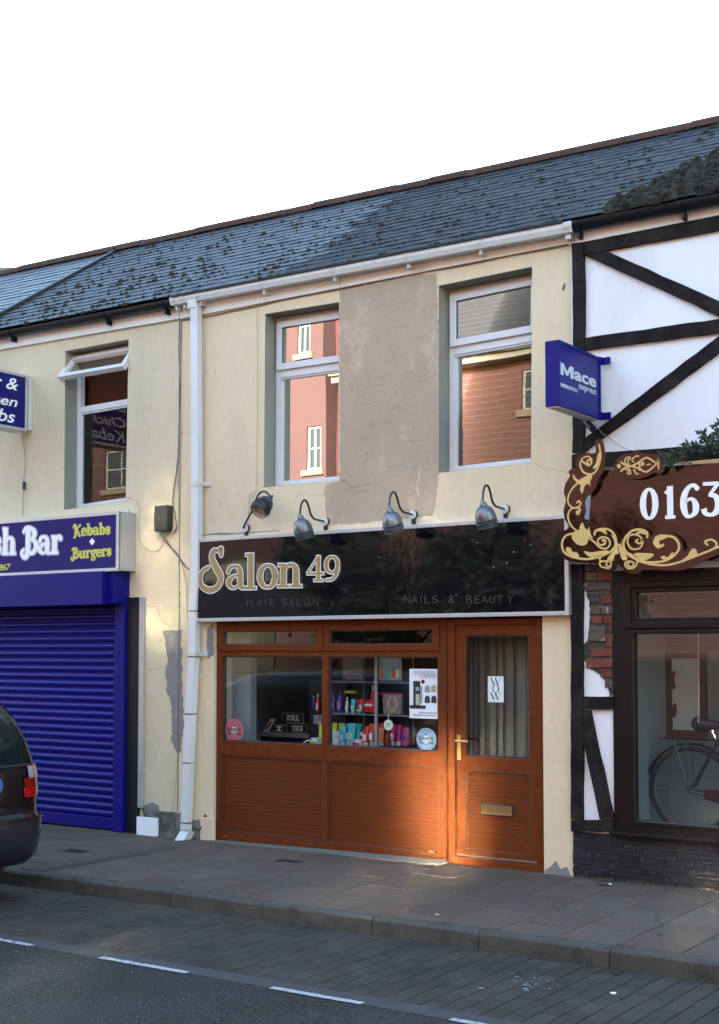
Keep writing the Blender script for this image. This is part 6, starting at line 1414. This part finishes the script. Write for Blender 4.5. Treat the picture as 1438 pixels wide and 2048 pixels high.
# ================================================================== TIMBERED SHOP INTERIOR
YI = .42
zf = P(1382, 1670, YI).z
m = MB(); m.box(EX0+.2, XR-.2, .27, 2.8, zf-.05, zf); m.build('display_floor', mat('grey painted board', (.14, .15, .15), .7), ti)
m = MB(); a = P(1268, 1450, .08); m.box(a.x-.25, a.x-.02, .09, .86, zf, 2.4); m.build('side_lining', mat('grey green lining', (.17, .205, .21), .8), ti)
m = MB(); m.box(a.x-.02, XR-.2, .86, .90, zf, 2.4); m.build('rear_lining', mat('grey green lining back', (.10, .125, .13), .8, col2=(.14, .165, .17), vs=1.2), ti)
pc = thing('picture_panel', 'framed white panel with dark red shapes inside the timbered shop', 'picture', P(1345, 1400, .8)); a, b_ = P(1334, 1470, .82), P(1411, 1305, .82)
m = MB(); ring(m, [(a.x, b_.z), (b_.x, b_.z), (b_.x, a.z), (a.x, a.z)], .045, .80, .855); m.build('frame', mat('maroon frame', (.025, .008, .008), .5), pc); m = MB(); m.box(a.x+.046, b_.x-.046, .83, .85, a.z+.046, b_.z-.046); m.build('panel', mat('pale panel', (.33, .35, .35), .7), pc)
m = MB()
for pts in ([(1348, 1345, .03), (1342, 1360, .06), (1346, 1373, .05)], [(1350, 1410, .03), (1346, 1425, .07), (1350, 1433, .02)]): stroke(m, [(P(u, v, .83).x, P(u, v, .83).z, w_) for u, v, w_ in pts], lambda x, z, d: (x, .83-d, z), .001, .003)
m.build('shapes', mat('dark red print', (.05, .008, .01), .6), pc)
# bicycle parallel to the window
bk = thing('bicycle', 'old dark roadster bicycle standing inside the timbered shop window', 'bicycle', (P(1382, 1670, YI).x, YI, zf))
rw = .345; cx = P(1383, 1582, YI).x; cz = zf+rw+.003; cf = cx+1.10
M_rim = mat('dull rim', (.16, .15, .14), .4, metal=.6); M_bframe = mat('black enamel', (.012, .012, .018), .3, coat=.5)
for c in (cx, cf):
    m = MB(); n = 40; m.tube([(c+(rw-.016)*cos(2*pi*k/n), YI, cz+(rw-.016)*sin(2*pi*k/n)) for k in range(n+1)], .017, 8, cap=False); wh = m.build('wheel', M_rubber, bk, smooth=True)
    m = MB(); m.tube([(c+(rw-.045)*cos(2*pi*k/n), YI, cz+(rw-.045)*sin(2*pi*k/n)) for k in range(n+1)], .009, 6, cap=False); m.build('rim', M_rim, wh, smooth=True)
    m = MB()
    for k in range(28):
        a = 2*pi*k/28; a2 = a+(.35 if k % 2 else -.35); m.tube([(c+.02*cos(a2), YI+(.02 if k % 4 < 2 else -.02), cz+.02*sin(a2)), (c+(rw-.05)*cos(a), YI, cz+(rw-.05)*sin(a))], .0014, 4)
    m.tube([(c, YI-.05, cz), (c, YI+.05, cz)], .022, 10); m.build('spokes', M_rim, wh)
    m = MB(); a0, a1 = (R(10), R(188)) if c == cx else (R(30), R(200)); n = 24
    vs = []; 
    for k in range(n+1):
        a = a0+(a1-a0)*k/n
        for r_, dy in ((rw+.018, -.032), (rw+.034, -.015), (rw+.034, .015), (rw+.018, .032)): vs.append((c+r_*cos(a), YI+dy, cz+r_*sin(a)))
    m.add(vs, [(k*4+j, k*4+j+1, k*4+5+j, k*4+4+j) for k in range(n) for j in range(3)]); m.build('mudguard', M_bframe, bk, smooth=True)
bb = V((cx+.45, YI, cz-.06)); st0 = V((cx+.20, YI, cz+.42)); hd0 = V((cf-.24, YI, cz+.50)); hd1 = V((cf-.17, YI, cz+.33)); ax = V((cx, YI, cz))
m = MB(); m.tube([bb, st0], .015, 10); m.tube([st0+(bb-st0)*.08, hd0], .014, 10); m.tube([bb, hd1], .016, 10); m.tube([hd0+V((-.02, 0, .05)), hd1], .018, 10)
for s in (-.05, .05): m.tube([ax+V((0, s, 0)), bb+V((0, s*.6, 0))], .010, 8); m.tube([ax+V((0, s, 0)), st0+(bb-st0)*.06], .008, 8); m.tube([hd1, V((cf-.03, YI+s, cz+.1)), V((cf, YI+s, cz))], .010, 8)
m.build('frame', M_bframe, bk, smooth=True)
m = MB(); m.tube([st0, st0+V((-.04, 0, .09))], .013, 8); m.build('seat_post', M_chrome, bk)
m = MB(); c0 = st0+V((-.06, 0, .10)); m.tube([c0+V((-.12, 0, .02)), c0+V((-.08, 0, .01)), c0, c0+V((.1, 0, .0)), c0+V((.16, 0, .0))], [.04, .065, .05, .025, .015], 12); m.build('saddle', mat('navy saddle', (.008, .011, .035), .5), bk, smooth=True)
m = MB(); hh = hd0+V((-.03, 0, .16)); m.tube([hd0, hh], .012, 8); m.tube(smooth_path([hh+V((-.2, -.26, .0)), hh+V((-.05, -.24, .02)), hh+V((.05, -.1, .0)), hh, hh+V((.05, .1, 0)), hh+V((-.05, .24, .02)), hh+V((-.2, .26, 0))], 4), .011, 8); m.build('handlebar', M_chrome, bk, smooth=True)
m = MB(); rk = V((cx-.12, YI, cz+rw+.06)); 
for s in (-.06, .06): m.tube([rk+V((-.12, s, 0)), rk+V((.40, s, .0))], .006, 6); m.tube([rk+V((-.0, s, 0)), ax+V((0, s, 0))], .005, 6); m.tube([rk+V((.10, s, 0)), ax+V((0, s, 0))], .005, 6)
for i in range(5): m.tube([rk+V((-.12+.13*i, -.06, 0)), rk+V((-.12+.13*i, .06, 0))], .004, 5)
m.build('luggage_rack', M_bframe, bk)
m = MB(); m.tube([V((cx-rw-.03, YI, cz+.05)), V((cx-rw-.065, YI, cz+.05))], .025, 12); m.build('rear_reflector', M_lensred, bk)
m = MB(); Mx = Matrix.Translation(bb+V((0, -.06, 0))) @ Matrix.Rotation(pi/2, 4, 'X'); m.lathe([(.03, 0), (.1, 0), (.1, .004), (.03, .004)], Mx, 28); m.tube([bb+V((0, -.08, 0)), bb+V((.12, -.08, -.12))], .01, 8); m.box(bb.x+.08, bb.x+.17, YI-.18, YI-.09, bb.z-.14, bb.z-.115); m.build('crank', M_rim, bk)
m = MB(); m.quadbox([(cx+.12, YI-.055, cz-.05), (bb.x+.1, YI-.055, bb.z-.1), (bb.x+.1, YI-.055, bb.z+.1), (cx+.12, YI-.055, cz+.02)], (0, .006, 0)); m.build('chain_case', mat('maroon chain case', (.05, .008, .01), .3, coat=.5), bk)
m = MB(); a = P(1290, 1652, .3); m.box(a.x-.02, a.x+.16, .30, .36, zf+.001, zf+.03); tag(m.build('paper_roll', M_whitev), 'small white box on the display floor by the bicycle wheel', 'box')
m = MB(); m.tube([P(1396.5, 1265, .3), P(1397, 1445, .3)], .004, 5); tag(m.build('cord', M_cablew), 'pale hanging cord above the bicycle', 'cord')
# ================================================================== PARKED CAR
Yk = -2.50; Yc = Yk-.90; Xr = -7.84; Xf = Xr-4.6; zr0 = gz(-10)-.11
car = thing('parked_car', 'dark people carrier parked at the kerb, cut off by the left edge', 'car', ((Xr+Xf)/2, Yc, zr0))
# horizontal slices: z, half width, rear offset, front offset, corner radius
SLC = [(.30, .80, .10, .25, .25), (.34, .86, .03, .12, .28), (.50, .90, .00, .02, .30), (.66, .905, .005, .0, .28), (.70, .90, .035, .03, .28), (.88, .905, .03, .08, .30), (1.02, .905, .035, .22, .32), (1.10, .885, .06, .9, .30), (1.24, .855, .11, 1.15, .28), (1.40, .81, .19, 1.45, .28), (1.54, .76, .30, 1.75, .30), (1.64, .69, .46, 2.0, .34), (1.70, .55, .75, 2.3, .40), (1.715, .3, 1.3, 2.6, .25)]
def slice_pts(z, W_, ro, fo, r, ins=0.0, n=7):
    x1 = Xr-ro-ins; x0 = Xf+fo+ins; y1 = Yc+W_-ins; y0 = Yc-W_+ins; r = max(r-ins, .05); out = []
    for cx_, cy_, a0 in ((x1-r, y1-r, 0), (x0+r, y1-r, 90), (x0+r, y0+r, 180), (x1-r, y0+r, 270)):
        for k in range(n+1): a = R(a0+90*k/n); out.append(V((cx_+r*cos(a), cy_+r*sin(a), zr0+z)))
    return out
def sl_at(z):
    for a, b_ in zip(SLC, SLC[1:]):
        if z <= b_[0]: t = max(0, (z-a[0])/(b_[0]-a[0])); return tuple(p+(q-p)*t for p, q in zip(a, b_))
    return SLC[-1]
zs2 = []
for a, b_ in zip(SLC, SLC[1:]):
    for k in range(3): zs2.append(a[0]+(b_[0]-a[0])*k/3)
zs2.append(SLC[-1][0])
def loft(m, slices, cap=True):
    n = len(slices[0]); vs = [p for s in slices for p in s]
    m.add(vs, [(i*n+k, i*n+(k+1) % n, (i+1)*n+(k+1) % n, (i+1)*n+k) for i in range(len(slices)-1) for k in range(n)]+([tuple(reversed(range(n))), tuple((len(slices)-1)*n+k for k in range(n))] if cap else []))
m = MB(); loft(m, [slice_pts(*sl_at(z)) for z in zs2]); body = m.build('body', M_carpaint, car, smooth=True)
def patch(nm, z0, z1, k0, k1, m_, par, out=.004, nz=5, **kw):
    """body-hugging panel; k indexes the slice points (0..7 is the rear kerb-side corner, 24..31 the rear road-side corner)"""
    rows = []
    for i in range(nz+1):
        s = slice_pts(*sl_at(z0+(z1-z0)*i/nz), ins=-out); N_ = len(s); row = []
        k = k0
        while k < k1-1e-6: a = s[int(math.floor(k)) % N_]; b_ = s[(int(math.floor(k))+1) % N_]; row.append(a.lerp(b_, k-math.floor(k))); k += .5
        k = k1; a = s[int(math.floor(k)) % N_]; b_ = s[(int(math.floor(k))+1) % N_]; row.append(a.lerp(b_, k-math.floor(k))); rows.append(row)
    m = MB(); n = len(rows[0]); m.add([p for r_ in rows for p in r_], [(i*n+k, i*n+k+1, (i+1)*n+k+1, (i+1)*n+k) for i in range(nz) for k in range(n-1)]); return m.build(nm, m_, par, smooth=True, **kw)
patch('rear_window', 1.08, 1.50, -2.7, 2.2, mat('dark tinted glass', (.006, .010, .009), .08, spec=.35), car, label='dark tinted rear window')
patch('window_rubber', 1.06, 1.075, -2.8, 2.6, M_rubber, car)
patch('side_window', 1.10, 1.46, 7.05, 7.85, MATS['dark tinted glass'], car)
patch('side_window', 1.10, 1.46, 23.15, 23.95, MATS['dark tinted glass'], car)
tl_ = patch('tail_light', .89, .965, .2, 4.6, M_lensred, car, .012); patch('lens_red_band', .82, .89, .05, 4.6, mat('deep red lens', (.35, .006, .006), .12, coat=1), tl_, .012)
patch('lens_clear', .965, 1.055, .9, 1.9, M_lensclr, tl_, .014); patch('lens_amber', .965, 1.055, 2.0, 4.2, M_lensamb, tl_, .014); patch('lens_rim', 1.055, 1.068, .7, 4.6, M_lensred, tl_, .012)
patch('lens_seam', .82, 1.06, 1.9, 2.0, M_rubber, tl_, .0155)
t2 = patch('tail_light', .82, 1.06, 27.4, 30.8, M_lensred, car, .012)
for k in (-.9,): pass
patch('bumper', .31, .655, -9.0+8, 7.6, M_carplast, car, .018); patch('bumper_ledge', .655, .67, -1, 7.4, M_carpaint, car, .028)
patch('tailgate_seam', .67, .70, -.9, .0, M_rubber, car, .003)
sx = V((Xr-.03, 0, zr0)); m = MB(); Mb = Matrix.Translation((Xr-.02, -3.09, zr0+.93)) @ Matrix.Rotation(pi/2, 4, 'Y') @ Matrix.Diagonal((1, 1.15, 1, 1)); m.lathe([(.075, -.03), (.08, .0), (.07, .012)], Mb, 28); m.build('badge', M_badge, car, smooth=True)
m = MB(); text_into(m, 'TDI', (V((Xr-.005, Yk-.29, zr0+.66+.0)), V((0, .06, 0)), V((0, 0, .03)), V((1, 0, 0))), th=.004, bold=.02); m.build('badge_letters', M_lensred, car)
m = MB(); m.box(Xr+.02, Xr+.03, Yc-.26, Yc+.26, zr0+.42, zr0+.53); m.build('number_plate', mat('yellow plate', (.6, .45, .05), .4), car)
for xw in (Xr-.85, Xf+.9):
    for s in (-1, 1):
        m = MB(); Mw = Matrix.Translation((xw, Yc+s*.80, zr0+.315)) @ Matrix.Rotation(-s*pi/2, 4, 'X'); m.lathe([(.19, -.11), (.29, -.11), (.315, -.08), (.315, .08), (.29, .105), (.2, .105), (.19, .09)], Mw, 28, closed=True); wh = m.build('wheel', M_rubber, car, smooth=True)
        m = MB(); m.lathe([(.02, .09), (.18, .08), (.2, .095), (.2, -.05), (.02, -.05)], Mw, 24); m.build('rim', M_grey, wh, smooth=True)
# ================================================================== OPPOSITE SIDE OF THE STREET (seen mirrored in the glass)
YO_ = -16.0; YM = 2*.2-YO_          # mirror image of that plane behind the upstairs glass
def xm(px, py=800): return P(px, py, YM).x
def zm(px, py): return P(px, py, YM).z
xs = xm(690); ze = zm(985, 728)
bb_ = thing('brick_building', 'red brick building across the street with white windows', 'building', (-12, YO_, 0))
sb = thing('salmon_building', 'salmon red rendered building across the street with white windows', 'building', (-22, YO_, 0))
wins = []
def wallwin(parent, m_, x0, x1, z1, ws, depth=7):
    mb = MB(); holes = [[(a, c), (b_, c), (b_, d), (a, d)] for a, b_, c, d in ws]
    mb.prism([[(x0, -.3), (x0, z1), (x1, z1), (x1, -.3)]]+holes, YO_-.25, YO_); mb.box(x0, x1, YO_-depth, YO_-depth+.2, -.3, z1); mb.box(x0, x0+.2, YO_-depth+.21, YO_-.26, -.3, z1); mb.box(x1-.2, x1, YO_-depth+.21, YO_-.26, -.3, z1)
    mb.build('wall', m_, parent)
    for a, b_, c, d in ws:
        m = MB(); i_ = ring(m, [(a, d), (b_, d), (b_, c), (a, c)], .06, YO_-.13, YO_-.06); m.box(i_[0][0], i_[1][0], YO_-.12, YO_-.07, (c+d)/2-.02, (c+d)/2+.02); m.box((a+b_)/2-.025, (a+b_)/2+.025, YO_-.115, YO_-.065, c+.07, d-.07)
        wn = m.build('window', MATS.get('far window paint') or mat('far window paint', (.38, .38, .34), .5), parent); m = MB(); m.box(a+.07, b_-.07, YO_-.10, YO_-.098, c+.07, d-.07); m.build('pane', mat('dark window glass', (.02, .024, .026), .05, spec=.8) if 'dark window glass' not in MATS else MATS['dark window glass'], wn)
        m = MB(); m.box(a-.1, b_+.1, YO_-.02, YO_+.08, c-.14, c-.001); m.build('sill', M_buff, wn)
xw1 = xm(1046, 800); zw0, zw1 = zm(1046, 822), zm(1046, 722)
ws = []
x = xw1
while x < 16: ws += [(x, x+1.15, zw0, min(zw1+.1, ze-.25))]; x += 3.6
x = -8.6
while x < 16:
    ws += [(x, x+1.9, 1.0, 2.55)]; x += 4.2
BX0 = xs; 
ws = [w_ for w_ in ws if w_[0] > BX0+.3]
# mirror panes added to the brick front to throw light patches on the terrace
gws = []
qd = P(880, 1668)
for q, w_, h in ((qd, .60, 1.4), (P(328, 1130), .46, 1.5), (G(40, 1975, -.11), .7, .8), (P(1434, 1745), .45, 1.5)):
    dr = V((-sd.x, sd.y, -sd.z)); c_ = q-dr*((q.y-YO_+.04)/dr.y); gws.append((c_.x-w_/2-.07, c_.x+w_/2+.07, c_.z-h/2-.07, c_.z+h/2+.07))
ws = [w_ for w_ in ws if all(w_[1] < g[0]-.1 or w_[0] > g[1]+.1 or w_[3] < g[2]-.1 or w_[2] > g[3]+.1 for g in gws)]
wallwin(bb_, M_bricko, BX0, 18, ze, ws)
M_mirror = mat('bronze patch mirror', (.66, .63, .55), .065, metal=1); M_mirror2 = mat('dull patch mirror', (.26, .245, .2), .06, metal=1)  # polished metal standing in for window glass, added to reflect the sun
for gi, (a, b_, c, d) in enumerate(gws):
    m = MB(); ring(m, [(a, d), (b_, d), (b_, c), (a, c)], .07, YO_+.002, YO_+.05); wn = m.build('window', M_whitev, bb_)
    m = MB(); m.box(a+.07, b_-.07, YO_+.03, YO_+.04, c+.07, d-.07); m.build('pane', (M_mirror, M_mirror2, M_mirror, M_mirror)[gi], wn)
for dx_ in (-1.0, 1.0):                                        # further mirror panes added beside it, each turned to strengthen the door patch
    g = gws[0]; c_ = V(((g[0]+g[1])/2+dx_, YO_+.09, (g[2]+g[3])/2)); nn = ((qd-c_).normalized()+sd).normalized()
    Mq = Matrix.Translation(c_) @ nn.to_track_quat('-Y', 'Z').to_matrix().to_4x4() @ Matrix.Rotation(pi, 4, 'Z')
    Mq = Matrix.Translation(c_) @ (-nn).to_track_quat('Y', 'Z').to_matrix().to_4x4()
    m = MB(); m.prism([[(-.36, -.76), (.36, -.76), (.36, .76), (-.36, .76)], [(-.29, -.69), (.29, -.69), (.29, .69), (-.29, .69)]], -.02, .02, lambda x, z, y: tuple(Mq@V((x, y, z)))); wn = m.build('window', M_whitev, bb_)
    m = MB(); m.box(-.289, .289, -.005, .005, -.689, .689, Mq); m.build('pane', M_mirror, wn)
# brick courses on the far wall, laid as proud string courses and joints
m = MB(); z = .1
while z < ze-.05:
    m.box(BX0+.01, 17.9, YO_+.0005, YO_+.0035, z, z+.009); z += .15
m.build('mortar_joints', mat('pale mortar', (.30, .22, .17), .9), bb_, kind='stuff')
m = MB(); m.box(BX0-.1, 18.1, YO_-.2, YO_+.45, ze+.0, ze+.08); m.box(BX0-.1, 18.1, YO_+.40, YO_+.45, ze+.081, ze+.26); m.box(BX0-.1, 18.1, YO_+.451, YO_+.57, ze+.14, ze+.24); m.build('eaves', M_creamo, bb_)
m = MB(); m.quadbox([(BX0-.1, YO_+.45, ze+.27), (18.1, YO_+.45, ze+.27), (18.1, YO_-3.6, ze+3.2), (BX0-.1, YO_-3.6, ze+3.2)], (0, 0, -.12)); m.quadbox([(BX0-.1, YO_-3.61, ze+3.2), (18.1, YO_-3.61, ze+3.2), (18.1, YO_-7.5, ze+.27), (BX0-.1, YO_-7.5, ze+.27)], (0, 0, -.12))
for i in range(16): t = i/16; m.box(BX0-.1, 18.1, YO_+.45-4.05*t-.03, YO_+.45-4.05*t, ze+.27+2.93*t, ze+.27+2.93*t+.035)
m.build('roof', M_roofo, bb_)
zs0, zs1 = zm(622, 940), zm(622, 852); wsx = xm(610, 900)
wse = xm(640, 900)
ws = [(wsx, wse, zs0, zs1), (xm(598), xm(625), zm(600, 712), zm(600, 600)), (wsx-3.4, wsx-2.2, zs0, zs1), (wsx-3.4, wsx-2.2, zs0+3, zs1+3), (wsx-7, wsx-5.8, zs0, zs1)]
SX = xm(651)
wallwin(sb, M_salmon, -42, SX, 11.5, ws)
m = MB(); m.box(SX+.01, BX0-.01, YO_-1.2, YO_-.5, -.3, 11.5); m.build('recess_wall', mat('shaded maroon render', (.10, .03, .03), .8), sb)  # shade of the recess put into the darker maroon colour
m = MB(); m.box(-42.3, SX, YO_-7.3, YO_+.4, 11.51, 11.8); m.build('roof', M_roofo, sb)
m = MB(); z = zs0-.5; m.box(-42, SX, YO_+.002, YO_+.06, 3.3, 3.75); m.build('cornice', M_creamo, sb)
m = MB(); m.box(-40, BX0-4, YO_+.07, YO_+.30, 3.32, 3.4); 
for i in range(16): m.box(-40+i*1.1, -39.6+i*1.1, YO_+.301, YO_+.38, 3.30, 3.42)
m.build('shop_canopy', M_creamo, sb)
# dark bands added along the foot of the salmon building to dim its reflection
m = MB(); x = -41.5
while x < SX-2.2:
    m.box(x, x+2.05, YO_+.002, YO_+.05, .25, 3.0); x += 2.4
m.build('dark_foot_band', MATS['dark window glass'], sb, kind='stuff')
m = MB(); m.box(-42, SX-.05, YO_+.0605, YO_+.14, 2.55, 3.29); m.build('dark_upper_band', mat('dark band', (.02, .022, .03), .5), sb)  # upper dark band, also added to dim the reflection
# street trees opposite
def tree(x, y, h, r, seed, label):
    rn = random.Random(seed); t = thing('street_tree', label, 'tree', (x, y, 0), 'trees across the street')
    m = MB(); m.tube([(x, y, -.1), (x+.05, y, h*.4), (x, y+.05, h*.7)], [.13, .10, .05], 8)
    for k in range(7): a = k*.9; m.tube([(x, y, h*(.4+.04*k)), (x+cos(a)*r*.6, y+sin(a)*r*.6, h*(.6+.05*k))], [.05, .015], 6)
    m.build('trunk', M_bark, t); m = MB()
    cl = [V((x, y, h*.72))+V((rn.gauss(0, r*.5), rn.gauss(0, r*.5), rn.gauss(0, h*.14))) for _ in range(26)]
    for _ in range(2600):
        c = rn.choice(cl)+V((rn.gauss(0, .28), rn.gauss(0, .28), rn.gauss(0, .25))); d = V((rn.gauss(0, 1), rn.gauss(0, 1), rn.gauss(0, .6))).normalized()*.12; s = d.cross(V((rn.gauss(0, 1), rn.gauss(0, 1), rn.gauss(0, 1)))).normalized()*.05
        m.add([c-d, c+s, c+d, c-s], [(0, 1, 2, 3)])
    m.build('crown', M_leafo, t)
tree(-13.5, -14.6, 4.5, 1.0, 1, 'small leafy street tree across the street, middle one before the brick building')
tree(-16.0, -14.6, 4.6, 1.1, 2, 'small leafy street tree across the street, at the left end of the brick building')
tree(-11.4, -14.6, 4.3, .9, 3, 'small leafy street tree across the street, farthest right of the row')
tree(-18.0, -14.9, 5.3, .5, 4, 'taller leafy street tree before the salmon building')
print('objects', len(bpy.data.objects))
